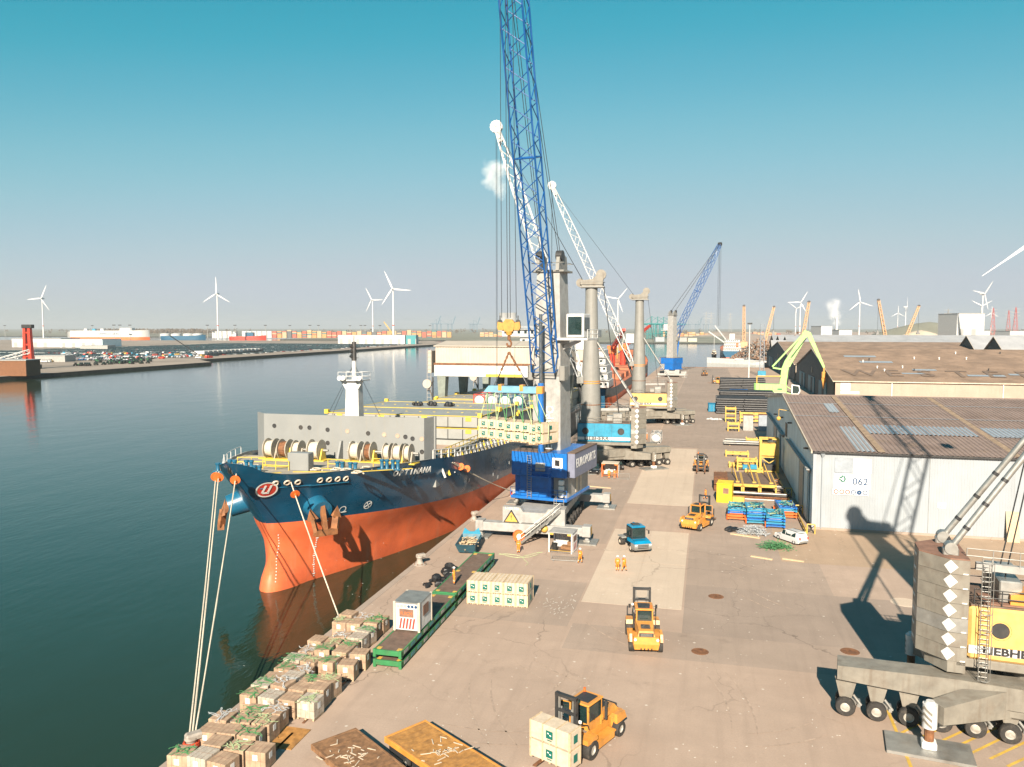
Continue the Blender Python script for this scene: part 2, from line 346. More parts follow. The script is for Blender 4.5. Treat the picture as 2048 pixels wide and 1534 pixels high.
# yellow hatched bay below the near crane
m_ypaint = mat('worn_yellow_paint', (.62,.40,.06), .8, dirt=(.3,.22,.12), damt=.7, dscale=2, world=True)
def stripe(p, q, wd, z=.014, mt=None, name='bay_marking', label='worn yellow line painted on the quay'):
    p = Vector((p[0],p[1],0)); q = Vector((q[0],q[1],0)); a = (q-p).normalized().cross(Vector((0,0,1)))*wd/2
    MB().poly([(v.x,v.y,z) for v in (p-a,q-a,q+a,p+a)]).build(name, mt or m_ypaint, kind='structure', label=label)
L0, L1 = G(1762,1388), G(1822,1534)
stripe(L0, L0+(L1-L0)*1.2, .22)
for k, ((ax,ay),(bx,by)) in enumerate((((1795,1470),(1860,1437)),((1806,1492),(1900,1448)),((1838,1503),(1985,1435)),((1905,1497),(2020,1443)),((1940,1508),(2048,1455)),((1980,1518),(2060,1480)),((2015,1533),(2060,1512)))):
    stripe(G(ax,ay), G(bx,by), .2)
m_wpaint = mat('worn_white_paint', (.6,.56,.5), .85, dirt=(.3,.24,.18), damt=.8, dscale=1, world=True)
# orange timber skids / planks lying about
def plank(p, q, wd, h, mt, label): 
    p = G(*p); q = G(*q); b = MB(); b.beam((p.x,p.y,h/2+.01),(q.x,q.y,h/2+.01),wd,h); b.build('timber_plank', mt, label=label, cat='plank')
plank((1462,1068),(1520,1077),.5,.14,m_batten,'pale timber plank beside the black tarpaulin heap')
plank((1502,1113),(1545,1120),.4,.12,m_batten,'pale plank on the ground left of the green netting')
plank((1565,1118),(1608,1124),.35,.12,m_batten,'short pale plank in front of the white car')
plank((1167,972),(1222,977),.3,.12,m_batten,'long pale plank behind the blue crane')
plank((1172,986),(1205,990),.3,.12,m_batten,'short pale plank next to the blue crane outrigger')
# left bank with its basin, far shores
bx = lambda x, y, z=0: (G(x,y,z).x, G(x,y,z).y)
pA = [(-392,-150),(-392,560),(-432,600),(-440,1300),(-560,1560),(-2600,1330),(-2600,-150)]
land('left_bank', pA, m_bank, label='terminal ground on the far side of the dock')
land('far_shore', [(-5600,2150),(-1100,2150),(-1000,1700),(-560,1680),(-300,1500),(RBX-2,1500),(RBX-2,5200),(3200,5200),(9000,5400),(9000,16000),(-14000,16000),(-14000,2150)], m_field, z=-.2, label='flat land reaching to the horizon')

m_skid = mat('tyre_rubber_mark', (.40,.305,.24), .9, var=.3, scale=1.5, world=True)
r2 = random.Random(3)
def skid(cx, cy, rad, a0, a1, wd=.16):
    b = MB(); k = 14; q0 = []; q1 = []
    for i in range(k+1):
        a = a0+(a1-a0)*i/k; w_ = wd*math.sin(math.pi*(i+.4)/(k+.8)); q0.append((cx+math.cos(a)*(rad-w_/2),cy+math.sin(a)*(rad-w_/2),.0165)); q1.append((cx+math.cos(a)*(rad+w_/2),cy+math.sin(a)*(rad+w_/2),.0165))
    b.loft([q0,q1]); b.build('tyre_mark', m_skid, kind='structure', label='dark curved tyre mark on the quay')
for i in range(13):
    c_ = G(r2.uniform(850,1750), r2.uniform(1090,1500)); rad = r2.uniform(6,22); a0 = r2.uniform(0,6.28); L_ = r2.uniform(.25,.7)
    if c_.x < -22 or c_.x > 12: continue
    skid(c_.x-math.cos(a0)*rad,c_.y-math.sin(a0)*rad,rad,a0,a0+L_); skid(c_.x-math.cos(a0)*rad,c_.y-math.sin(a0)*rad,rad+1.7,a0,a0+L_*.9)
b = MB()
for i in range(46):
    c_ = G(r2.gauss(1110,20), r2.gauss(1208,10)); b.cb((c_.x,c_.y,.018),(r2.uniform(.1,.7),r2.uniform(.04,.1),.004),rz=r2.uniform(.8,2.2))
for i in range(260):
    c_ = G(r2.uniform(640,1750), r2.uniform(1080,1534)); b.cb((c_.x,c_.y,.02),(r2.uniform(.05,.16),r2.uniform(.03,.08),.012),rz=r2.uniform(0,3))
b.build('litter', m_wpaint, kind='stuff', label='pale crumbs and chalky scratches scattered over the quay')
# ================================================================ SHEDS ON THE RIGHT
m_shedw = mat('shed_wall_white', (.345,.385,.425), .55, var=.06, scale=.3, dirt=(.27,.27,.26), damt=.25, dscale=.3, streak=(.22,.2,.17), samt=.3)
m_shedb = mat('shed_gable_blue', (.74,.90,.96), .55, var=.12, scale=.3, streak=(.2,.26,.28), samt=.4)
m_roof = mat('roof_sheet_brown', (.255,.19,.165), .8, var=.16, scale=.5, dirt=(.15,.10,.08), damt=.5, dscale=.25, streak=(.28,.2,.12), samt=.4)
m_sky = mat('rooflight_sheet', (.32,.36,.41), .4, var=.15, scale=1)
m_moss = mat('mossy_gutter_line', (.30,.215,.145), .9, var=.3, scale=1)
m_roof2 = mat('old_roof_brown', (.27,.185,.13), .9, var=.3, scale=.12, dirt=(.15,.10,.065), damt=.6, dscale=.5, bump=.4, bscale=2)
m_roofd = mat('roof_dark_sheets', (.175,.125,.095), .9, var=.25, scale=.3)
m_dpanel = mat('shaded_gable', (.035,.05,.055), .7, var=.3, scale=.5)  # far gables turned from the sun: shade put into the colour; door gaps too
m_tdoor = mat('teal_door', (.03,.19,.25), .55, var=.2)
m_beige = mat('beige_cladding', (.40,.325,.26), .7, var=.1, scale=.2, streak=(.3,.22,.16), samt=.4)
m_steelroof = mat('grey_roof', (.36,.37,.39), .6, var=.15, scale=.15, dirt=(.45,.44,.42), damt=.5, dscale=.05)
m_gableshade = mat('shaded_gable_green', (.012,.035,.035), .7)  # near-black paints in the shade on the grey sheds' gables
def corr(b, o, ux, uy, L, Hh, pitch, amp, nrm, m=0, sheets=1, v0=None):
    """corrugated panel: from o, L along ux, Hh along uy"""
    o = Vector(o); ux = Vector(ux).normalized(); uy = Vector(uy).normalized(); nrm = Vector(nrm).normalized()
    k = int(L/pitch); rows = [0,Hh]
    r0 = []; r1 = []
    for i in range(k+1):
        for t, a in ((0,0),(.18,1),(.5,1),(.68,0)):
            x = (i+t)*pitch
            if x > L: continue
            q = o + ux*x + nrm*(a*amp); r0.append(q); r1.append(q+uy*Hh)
    b.loft([r0,r1], False, m); return b
# ---- shed 062
SX, SY, SE, SR, SYB = 14.5, 114.6, 11.0, 15.0, 204.0
SYM = (SY+SYB)/2; SL = 150.0
S = thing('warehouse', 'white corrugated warehouse with number 062 and brown ribbed roof', 'warehouse', (SX,SY,0))
W_ = SYB-SY; hm = W_/2; sl_ = math.hypot(hm, SR-SE)
b = MB(); corr(b,(0,0,0),(1,0,0),(0,0,1),SL,SE-.05,.33,.028,(0,-1,0)); b.build('front_wall', m_shedw, S)
b = MB(); b.prism([(0.02,.3),(W_,.3),(W_,SE-.1),(hm,SR-.12),(0.02,SE-.1)],.0,.25,'X'); b.build('gable_wall', m_shedb, S)
b = MB(); b.box(.0,SL,W_-.2,W_,.0,SE); b.build('rear_wall', m_shedb, S)
b = MB(); b.box(-.03,SL,-.12,W_+.05,0,.32); b.build('plinth', m_cope, S)
up1 = Vector((0,hm,SR-SE)); n1 = Vector((0,-(SR-SE),hm)).normalized()
# front slope: strips of sheeting broken by moss lines and rooflights
b = MB(); corr(b,(-.35,-.5,SE-.05),(1,0,0),up1,SL,sl_+.55,.62,.11,n1); rf = b.build('roof', m_roof, S)
b = MB(); b.add([(-.35,hm,SR),(SL,hm,SR),(SL,W_+.5,SE-.05),(-.35,W_+.5,SE-.05)],[(0,1,2,3)]); b.build('rear_roof_slope', m_roof, S)
b = MB(); b.prism([(hm-.9,SR-.05),(hm,SR+.2),(hm+.9,SR-.05)],-.4,SL,'X'); b.build('ridge_cap', m_roof, S)
for k in range(9):
    x = 8.2+k*16.5
    b = MB(); b.poly([Vector((x,0,SE))+n1*.13, Vector((x+.9,0,SE))+n1*.13, Vector((x+.9,hm,SR))+n1*.13, Vector((x,hm,SR))+n1*.13]); b.build('moss_strip', m_moss, S)
def roofpanel(x0,x1,t0,t1,mt,name):
    b = MB(); o = Vector((x0,0,SE-.05))+up1*t0+n1*.13
    corr(b,o,(1,0,0),up1,x1-x0,sl_*(t1-t0),.62,.11,n1); b.build(name, mt, S)
for k in range(9): roofpanel(9.3+k*16.5, 24.1+k*16.5, .26,.40,m_sky,'rooflight')
roofpanel(5.6,7.9,.0,.36,m_shedw,'pale_roof_sheet'); roofpanel(5.8,7.6,.62,.80,m_shedw,'pale_roof_sheet')
for t in (.54,.80):
    b = MB(); b.poly([Vector((-.3,0,SE))+up1*t+n1*.125, Vector((SL,0,SE))+up1*t+n1*.125, Vector((SL,0,SE))+up1*(t+.006)+n1*.125, Vector((-.3,0,SE))+up1*(t+.006)+n1*.125]); b.build('sheet_overlap', m_shedw, S)
b = MB(); b.box(-.1,SL,-.52,-.3,SE-.22,SE-.02); b.build('gutter', m_dgrey, S)
b = MB(); b.beam((-.38,-.5,SE-.1),(-.38,hm,SR-.02),.16,.4); b.beam((-.38,W_+.4,SE-.1),(-.38,hm,SR-.02),.16,.4); b.build('verge_trim', m_cream, S)
b = MB(); b.box(-.12,.34,-.14,.3,.3,SE-.1); b.build('corner_post', m_shedw, S)
for x in (1.1,33.2,66):
    b = MB(); b.cyl((x,-.16,.2),(x,-.16,SE-.9),.09,n=8); b.cyl((x,-.16,SE-.9),(x,-.18,SE-.3),.09,.38,n=8); b.build('downpipe', m_brick if x>30 else m_shedw, S)
for k in range(4):
    b = MB(); b.box(14.6+k*17,14.64+k*17,-.09,-.02,.4,SE-.2); b.build('wall_joint', m_steel, S)
for k, s_ in enumerate(('20','19','18','17')):
    c = (16.2+k*15.6,-.1,4.2); b = MB(); b.box(c[0]-.5,c[0]+.5,-.1,-.07,3.85,4.6); b.build('bay_plate', m_label, S)
    text(s_, m_ink, .62, frame((c[0],-.104,4.22),(1,0,0),(0,-1,0)), S, 'bay_number', .002)
# signs on the white wall
b = MB(); b.box(2.6,7.3,-.12,-.08,5.9,8.0); b.build('number_board', m_label, S)
text('062', m_navyink, 1.35, frame((6.0,-.13,6.92),(1,0,0),(0,-1,0)), S, 'number_lettering', .004, bold=.02)
b = MB()
for a in range(7):
    t = R(a*51); b.cb((3.75+.33*math.cos(t),-.125,7.25+.35*math.sin(t)),(.34,.01,.2),ry=t)
b.build('green_emblem', m_logo, S); text('LPH', m_redink, .38, frame((3.75,-.125,6.38),(1,0,0),(0,-1,0)), S, 'emblem_lettering', .003)
b = MB(); b.box(2.7,5.0,-.11,-.08,8.1,10.15); b.build('grey_notice', m_sky, S)
b = MB(); b.box(5.05,7.35,-.12,-.08,8.1,10.1); nb = b.build('paper_notice', m_label, S)
for i in range(4):
    b = MB(); b.box(5.2,6.0-.1*(i%2),-.125,-.12,9.6-.42*i,9.65-.42*i); b.build('notice_line', m_redink, nb)
b = MB(); b.box(2.5,7.1,-.12,-.08,5.05,5.85); sb = b.build('safety_strip', m_label, S)
for i in range(6):
    b = MB(); b.lathe([(.2 if i!=4 else .05,0),(.33,0)],18,axis='Y',c=(2.95+i*.74,-.125,5.45)); b.build('safety_symbol', m_redink if i<3 else m_navyink, sb)
# gable: sliding doors on rails
for y0,y1,h,rail in ((3.5,20,7.4,(2.2,34)),(50,72,7.0,(42,84))):
    b = MB(); b.box(-.42,-.2,rail[0],rail[1],h+.1,h+.45); b.build('door_rail', m_dgrey, S)
    b = MB(); b.box(-.7,-.16,rail[0],rail[1],h+.45,h+.6); b.build('door_canopy', m_lgrey, S)
    k = 3; wd = (y1-y0)/k
    for i in range(k):
        b = MB(); b.box(-.22-.07*(i%2),-.14,y0+i*wd,y0+(i+1)*wd-.15,.1,h); d = b.build('sliding_door', m_shedb if i != 1 else m_lgrey, S)
        b = MB(); b.box(-.32,-.3,y0+i*wd,y0+i*wd+.5,.1,h); b.build('door_edge', m_tdoor, d)
b = MB(); b.box(-.1,-.02,38,41,7.7,10.2); b.build('gable_vent', m_dgrey, S)
for y,z in ((6,10.4),(30,11.3),(46,10.5),(60,9.6)):
    b = MB(); b.bb(-.75,-.05,y-.2,y+.2,z-.1,z+.15,.04); b.build('floodlight', m_dgrey, S)
b = MB(); b.beam((-.1,34,13),(-1.9,34,13.3),.1); b.cyl((-1.9,34,13.25),(-1.9,34,11.9),.04); b.sph((-1.9,34,11.6),.4); b.build('hanging_lamp', m_lemon, S)
# timber board leaning on the wall
b = MB(); b.box(-.75,.75,-.06,.06,0,4.0); o = b.build('timber_board', m_batten, label='ochre timber board leaning upright on the white warehouse wall', cat='board', loc=GY(2027,1080,SY-1.0)*1.0); o.location.z = 0; o.rotation_euler = (R(-13),0,0)
# ---- far double warehouse (092)
def gshed(name, label, x0, y0, y1, L, eave, ridge, mroof, mwall, mgab, ridges=1):
    T = thing(name, label, 'warehouse', (x0,y0,0)); Wd = (y1-y0)/ridges
    for k in range(ridges):
        a = k*Wd; h = Wd/2
        b = MB(); b.prism([(a,0),(a+Wd,0),(a+Wd,eave),(a+h,ridge),(a,eave)],0,.4,'X'); b.build('gable_wall', mgab, T)
        b = MB(); b.add([(-.5,a-.4,eave-.1),(L,a-.4,eave-.1),(L,a+h,ridge),(-.5,a+h,ridge)],[(0,1,2,3)]); b.add([(-.5,a-.4,eave+.15),(L,a-.4,eave+.15),(L,a+h,ridge+.25),(-.5,a+h,ridge+.25)],[(0,1,2,3)]); b.add([(-.5,a-.4,eave-.1),(-.5,a+h,ridge),(-.5,a+h,ridge+.25),(-.5,a-.4,eave+.15)],[(0,1,2,3)]); b.build('front_roof_slope', mroof, T)
        b = MB(); b.add([(-.5,a+Wd+.4,eave+.15),(L,a+Wd+.4,eave+.15),(L,a+h,ridge+.25),(-.5,a+h,ridge+.25)],[(0,1,2,3)]); b.build('rear_roof_slope', mroof, T)
        b = MB(); b.beam((-.55,a-.4,eave+.1),(-.55,a+h,ridge+.2),.15,.35); b.beam((-.55,a+Wd+.4,eave+.1),(-.55,a+h,ridge+.2),.15,.35); b.build('verge_trim', m_cream, T)
        b = MB(); b.box(0,L,a,a+.3,0,eave-.1); b.build('side_wall', mwall, T)
        b = MB(); b.box(-.5,L,a-.75,a-.4,eave-.25,eave+.12); b.build('gutter', m_cream, T)
        for j in range(3):
            ya = a+Wd*(.14+.28*j)
            b = MB(); b.box(-.3,-.05,ya,ya+Wd*.17,0,eave*.78); d = b.build('sliding_door', m_tdoor, T)
            b = MB(); b.box(-.4,-.32,ya+Wd*.05,ya+Wd*.09,.1,eave*.74); b.build('door_gap', m_dpanel, d)
        b = MB(); b.box(-.3,-.02,a+h-1,a+h+1,eave*.95,eave*1.25); b.build('gable_window', m_beige, T)
    return T
F1a, F1b = GX(1669,790,24), GX(1545,700,24)
FX = 44.0; fy = lambda x, y: GX(x, y, FX)
y_a = G(1671,792,6.0).y
T1 = gshed('warehouse', 'beige warehouse numbered 092 with patched brown roof and dark gable', FX, 300, 424, 300, 8.9, 18.7, m_roof2, m_beige, m_dpanel)
T2 = gshed('warehouse', 'second dark gabled warehouse behind the one numbered 092', FX, 432, 636, 300, 8.9, 18.7, m_roof2, m_beige, m_dpanel)
for x0,x1,t0,t1,mt in ((14,26,.52,.57,m_sky),(10,22,.70,.75,m_sky),(46,58,.16,.2,m_sky),(78,86,.2,.25,m_sky),(60,66,.2,.24,m_sky),(30,38,.3,.34,m_sky),(25,33,.2,.23,m_sky)):
    hh = 62.4; u_ = Vector((0,hh,9.85)); nn = Vector((0,-9.85,hh)).normalized(); o = Vector((x0,-.4,9.1))
    b = MB(); b.poly([o+u_*t0+nn*.06, o+Vector((x1-x0,0,0))+u_*t0+nn*.06, o+Vector((x1-x0,0,0))+u_*t1+nn*.06, o+u_*t1+nn*.06]); b.build('rooflight', mt, T1)
for k, ch in enumerate('WESTERLUND'):                     # darker new sheets that spell a name across the roof
    u_ = Vector((0,62.4,9.85)).normalized(); nn = Vector((0,-9.85,62.4)).normalized()
    text(ch, m_roofd, 15, frame(Vector((11+k*11.0,-.4,9.1))+u_*13+nn*.12,(1,0,0),nn), T1, 'roof_lettering', .01, xs=.8, bold=.12)
b = MB(); b.box(2.2,5.4,-.14,-.02,5.6,8.2); b.build('number_board', m_label, T1); text('092', m_navyink, 1.4, frame((3.8,-.15,6.95),(1,0,0),(0,-1,0)), T1, 'number_lettering', .004)
b = MB(); b.box(2.2,8.4,-.14,-.02,4.4,5.3); b.build('name_board', m_label, T1)
for x in (19,54,90):
    b = MB(); b.cyl((x,-.2,0),(x,-.2,8.7),.18,n=8); b.build('downpipe', m_label, T1)
b = MB(); b.box(84,101,-.3,-.05,0,6.2); b.build('sliding_door', m_lgrey, T1); b = MB(); b.box(101.2,140,-.4,-.05,0,6.2); b.build('sliding_door', m_shedw, T1)
b = MB(); b.box(108.5,109.6,-.45,-.41,0,6.0); b.build('door_gap', m_dpanel, T1)
b = MB(); b.tube([(80,-.3,0),(80,-.3,6.8),(91,-.3,6.8),(91,-.3,8.7)],.2); b.build('service_pipe', m_label, T1)
# gulls / vents on the brown roof
for i in range(26):
    x = rnd.uniform(10,150); t = rnd.uniform(.2,.98); c = Vector((x,-.4,9.05))+Vector((0,62.4,9.85))*t
    b = MB(); b.cyl((0,0,0),(0,0,.7),.22,.16,n=8); b.cyl((0,0,.7),(0,0,.95),.42,.1,n=8); b.build('roof_vent', m_label if i%3 else m_dgrey, T1, loc=c)
# grey roofed sheds beyond
g3 = gshed('warehouse', 'long grey roofed shed with dark gables rising out of the brown roofs', 146, 440, 530, 150, 11.5, 23.0, m_steelroof, m_lgrey, m_gableshade, 2)
g4 = gshed('warehouse', 'long grey roofed shed far behind the brown roofs', 62, 650, 860, 700, 12, 20.5, m_steelroof, m_lgrey, m_gableshade, 3)
g5 = gshed('warehouse', 'small pale grey shed behind the dark gabled warehouse', 50, 655, 690, 60, 9, 17.5, m_steelroof, m_lgrey, m_dpanel)
# ================================================================ THE SHIP ALONGSIDE
m_hullb = mat('hull_blue', (.009,.085,.17), .32, var=.25, scale=.25, dirt=(.012,.03,.065), damt=.35, dscale=.12, streak=(.10,.085,.07), samt=.22, coat=.3)
m_hullr = mat('hull_red', (.80,.165,.058), .55, var=.14, scale=.3, dirt=(.42,.08,.04), damt=.55, dscale=.25, streak=(.6,.32,.2), samt=.4)
m_hullshade = mat('hull_blue_shaded', (.05,.075,.09), .5, var=.2, scale=.3)  # hull blue greyed, with the shade of the ship's side in the colour
m_deck = mat('ship_deck', (.38,.34,.28), .8, var=.2, scale=.8, dirt=(.25,.17,.1), damt=.4)
m_hatch = mat('hatch_grey', (.30,.31,.30), .6, var=.12, scale=.4, dirt=(.28,.24,.18), damt=.35, dscale=.5)
m_brk = mat('breakwater_grey', (.25,.262,.262), .5, var=.06, scale=.4, streak=(.3,.26,.2), samt=.2)
m_lyel = mat('ship_yellow', (.72,.52,.06), .5, dirt=(.45,.3,.06), damt=.4)
m_hold = mat('hold_primer', (.46,.34,.26), .7, var=.15, scale=.3)
m_anch = mat('rusty_anchor', (.25,.10,.035), .75, var=.4, scale=1.2, dirt=(.07,.04,.03), damt=.5)
m_pod = mat('anchor_pod_blue', (.012,.12,.22), .35, coat=.3)
for m_ in (m_hullb, m_hullr):                              # welded plate seams and slight dents
    n = m_.node_tree.nodes; l = m_.node_tree.links; tc_ = n.new('ShaderNodeTexCoord'); sx_ = n.new('ShaderNodeSeparateXYZ'); cx_ = n.new('ShaderNodeCombineXYZ'); l.new(tc_.outputs['Object'], sx_.inputs[0]); l.new(sx_.outputs[1], cx_.inputs[0]); l.new(sx_.outputs[2], cx_.inputs[1])
    bk = n.new('ShaderNodeTexBrick'); bk.inputs['Scale'].default_value = 1; bk.inputs['Brick Width'].default_value = 9; bk.inputs['Row Height'].default_value = 2.3; bk.inputs['Mortar Size'].default_value = .025; bk.inputs['Mortar Smooth'].default_value = .4; l.new(cx_.outputs[0], bk.inputs['Vector'])
    nz_ = n.new('ShaderNodeTexNoise'); nz_.inputs['Scale'].default_value = .55; nz_.inputs['Detail'].default_value = 2; l.new(tc_.outputs['Object'], nz_.inputs['Vector'])
    ad_ = n.new('ShaderNodeMath'); ad_.operation = 'MULTIPLY_ADD'; ad_.inputs[1].default_value = .6; l.new(nz_.outputs['Fac'], ad_.inputs[0]); l.new(bk.outputs['Fac'], ad_.inputs[2])
    bp_ = n.new('ShaderNodeBump'); bp_.inputs['Strength'].default_value = .35; bp_.inputs['Distance'].default_value = .12; l.new(ad_.outputs[0], bp_.inputs['Height']); l.new(bp_.outputs[0], n['Principled BSDF'].inputs['Normal'])
SHX, SHY = -48.4, 71.0
SH = thing('cargo_ship', 'dark blue and orange-red cargo ship OPTIMANA moored bow first at the quay', 'ship', (SHX,SHY,0))
SH.rotation_euler = (R(-1.1), 0, R(.3))
def interp(tab, t):
    if t <= tab[0][0]: return tab[0][1]
    for (a,va),(b,vb) in zip(tab, tab[1:]):
        if t <= b: return va+(vb-va)*(t-a)/(b-a)
    return tab[-1][1]
LS = 199.0; HB = 14.7
rimz = lambda y: interp([(0,13.95),(1.5,13.45),(3,12.55),(5,12.1),(8,11.85),(11,11.75),(17,11.6),(25,11.3),(33,10.6),(46,9.7),(58,9.0),(72,8.4),(200,8.3)], y)
paintz = lambda y: interp([(0,6.2),(8,5.9),(15,5.6),(35,4.3),(72,2.8),(200,2.5)], y)
stem = lambda z: interp([(-8,9.0),(-4,7.2),(-2.2,7.0),(-1,7.2),(1.2,8.0),(3.3,8.4),(5.8,7.5),(8.5,5.3),(11.3,2.3),(12.7,.95),(14,0)], z)
ent = lambda z: interp([(-6,60),(-2,52),(2,46),(5,38),(8,34),(10.5,33),(14,31)], z)
expo = lambda z: interp([(-6,.95),(0,.85),(5,.70),(8,.70),(14,.74)], z)
def hb(y, z):
    t = (y-stem(z))/ent(z)
    if t <= 0: w_ = 0.0
    else: w_ = HB*(math.sin(math.pi/2*min(1,t))**expo(z))
    if z < 2.5:                                             # bulb
        u_ = (y-stem(z)); bw_ = 2.5*math.sqrt(max(0,1-((z+3.2)/5.4)**2))
        if u_ > 0: w_ = max(w_, bw_*min(1,math.sqrt(u_/3.2)))
    if y > 165:                                             # stern
        k = (y-165)/34; w_ *= 1-(.25+.5*max(0,min(1,(4-z)/9)))*k*k
    return w_
# surface: parameter s along the side measured from the stem at each level, so that the stem edge is clean
YS = [0,.25,.7,1.3,2.2,3.4,4.6,6,7.5,9,10.5,12,13.5,15,16.5,18,19.5,21,22.5,24,26,28,30,33,36,40,46,56,68,82,100,130,165,180,192,LS]
def hullring(zf):
    pts = []
    for s_ in YS:
        z = zf(s_); y = stem(z)*(1-min(1,s_/40)) + s_
        if s_ == LS: y = LS
        z = zf(y); y = max(y, stem(z)) if s_ > 0 else stem(zf(0)); pts.append((hb(y,z), y, zf(y) if s_ else zf(0)))
    return pts
def side(levels, mname, mt, z_sharp=30):
    b = MB(); rings = []
    for f in levels:
        h = hullring(f); rings.append([(-x,y,z) for x,y,z in h[:0:-1]]+h)
    b.loft(rings)
    return b
lv_top = [ (lambda y, k=k: paintz(y)+(rimz(y)-paintz(y))*k) for k in (0,.12,.25,.38,.5,.62,.74,.86,.94,1.0) ]
lv_bot = [ (lambda y, k=k: -6.5+(paintz(y)+6.5)*k) for k in (0,.2,.35,.46,.55,.62,.7,.78,.86,.93,1.0) ]
bt = side(lv_top,0,0); bt.build('hull_topside', m_hullb, SH, smooth=50)
bb_ = side(lv_bot,0,0); hull_bottom = bb_.build('hull_bottom', m_hullr, SH, smooth=50)
dd = lambda y: interp([(0,1.1),(3,1.0),(6,.3),(24,.3),(28,1.0),(34,1.1)], y)
dz = lambda y: rimz(y)-dd(y)
b = MB(); rr = hullring(rimz); b.loft([[(max(0,hb(y,dz(y))-.04),y,dz(y)) for x,y,z in rr],[(-max(0,hb(y,dz(y))-.04),y,dz(y)) for x,y,z in rr]]); b.build('main_deck', m_deck, SH)
b = MB(); b.prism([(-15,LS),(15,LS),(15,LS+.2),(-15,LS+.2)],-6,8.2); b.build('transom', m_hullb, SH)
# inner bulwark, forward part, with stiffeners
b = MB(); ri = [(y,z) for x,y,z in rr if y < 26]
for sg in (1,-1):
    b.loft([[(sg*max(0,hb(y,z-d_*dd(y))-.16),y+.12,z-d_*dd(y)) for y,z in ri] for d_ in (0,.33,.66,1)])
    b.loft([[(sg*max(0,hb(y,z)-.16),y+.12,z+.006) for y,z in ri],[(sg*(hb(y,z)+.05),y-.03,z+.006) for y,z in ri]])
b.build('bulwark_inside', m_hatch, SH)
for sg in (1,-1):
    for i in range(1,7):
        x,y,z = rr[i]; x2 = max(0,hb(y,dz(y))-.2)
        if i > 6 and sg > 0: continue
        b = MB(); b.add([(sg*max(0,x-.3),y+.1,z-.05),(sg*x2,y,dz(y)),(sg*max(0,x2-.9),y+.75,dz(y))],[(0,1,2)]); b.add([(sg*max(0,x-.3),y+.18,z-.05),(sg*x2,y+.08,dz(y)),(sg*max(0,x2-.9),y+.83,dz(y))],[(0,1,2)]); b.build('bulwark_stay', m_hatch, SH)
# breakwater
BY = 25.0; bz = dz(BY); bt_ = 16.65
b = MB(); b.prism([(-10.8,BY),(12.6,BY),(13.2,BY+2.2),(13.2,BY+2.45),(12.5,BY+.25),(-10.7,BY+.25),(-12.9,BY+2.2),(-13.0,BY+2.0)],bz-.4,bt_); bw = b.build('breakwater', m_brk, SH)
b = MB(); b.box(13.0,13.4,BY+2.2,BY+2.6,bz-.5,bt_+.02); b.build('breakwater_end', m_brk, SH)
for x,z,c in ((-9.2,15.0,0),(-5.2,14.9,0),(-3.9,14.9,0),(-1.2,14.7,0),(1.7,14.6,1),(4.7,14.4,0),(7.0,14.3,1),(8.9,14.2,1),(10,14.1,0),(11.0,13.9,0),(12.3,13.9,1),(-1.2,12.9,0),(4.7,12.4,0),(7.0,12.3,0),(12.3,12.2,0)):
    b = MB(); b.lathe([(.0,-.03),(.22,-.03),(.25,-.06),(.30,-.06),(.30,0)],14,axis='Y',c=(x,BY,z)); b.build('cable_port', m_hold if c else m_dgrey, bw)
for x in (.8,9.8):
    b = MB(); b.prism([(BY,13.3),(BY,bz-.1),(BY-1.6,bz-.1),(BY-.5,13.3)],x,x+.25,'X'); b.build('stiffener', m_brk, bw)
b = MB(); b.box(2.0,3.0,BY-.06,BY,12.4,13.1); b.build('notice', m_label, bw)
# foremast
b = MB(); MZ = 16.4
b.loft([[(.9-1.15,BY+3.0,MZ-5),(.9+1.15,BY+3.0,MZ-5),(.9+1.15,BY+5.0,MZ-5),(.9-1.15,BY+5.0,MZ-5)],[(.9-.9,BY+3.2,MZ+4.8),(.9+.9,BY+3.2,MZ+4.8),(.9+.9,BY+4.6,MZ+4.8),(.9-.9,BY+4.6,MZ+4.8)]],True,cap1=True); mast = b.build('foremast', m_white, SH)
b = MB(); b.box(-.9,2.7,BY+2.6,BY+5.2,MZ+4.8,MZ+4.95)
for x in (-.9,.3,1.5,2.7):
    for y in (BY+2.6,BY+5.2): b.cyl((x,y,MZ+4.9),(x,y,MZ+6.0),.04,n=5)
for z in (MZ+5.4,MZ+6.0): b.tube([(-.9,BY+2.6,z),(2.7,BY+2.6,z),(2.7,BY+5.2,z),(-.9,BY+5.2,z),(-.9,BY+2.6,z)],.04,5)
b.prism([(.9-.9,MZ+3.6),(.9+.9,MZ+3.6),(2.6,MZ+4.8),(-.8,MZ+4.8)],BY+3.1,BY+3.3,'Y'); b.build('mast_platform', m_white, mast)
b = MB(); b.cyl((.9,BY+3.9,MZ+4.9),(.9,BY+3.9,MZ+7.6),.34,.28); b.build('mast_post', m_white, mast)
b = MB(); b.cyl((.9,BY+3.9,MZ+7.6),(.9,BY+3.9,MZ+10.2),.36,.3)
for z in (7.9,8.6,9.3): b.cyl((.9,BY+3.9,MZ+z),(.55,BY+3.5,MZ+z+.4),.26); b.cyl((.9,BY+3.9,MZ+z),(1.6,BY+3.9,MZ+z+.1),.04)
b.cyl((.9,BY+3.9,MZ+10.2),(.9,BY+3.9,MZ+11.0),.06); b.build('navigation_lights', m_dgrey, mast)
for x in (-.5,0,1.9,2.4):
    b = MB(); b.cyl((x,BY+2.5,MZ+5.1),(x,BY+2.2,MZ+5.2),.3,.36,n=10); b.build('floodlight', m_white, mast)
for x in (-4.5,-5.5,6):
    b = MB(); b.cyl((.9,BY+3.9,MZ+7.2),(x,BY+5,13),.03,n=4); b.build('mast_stay', m_wire, mast)
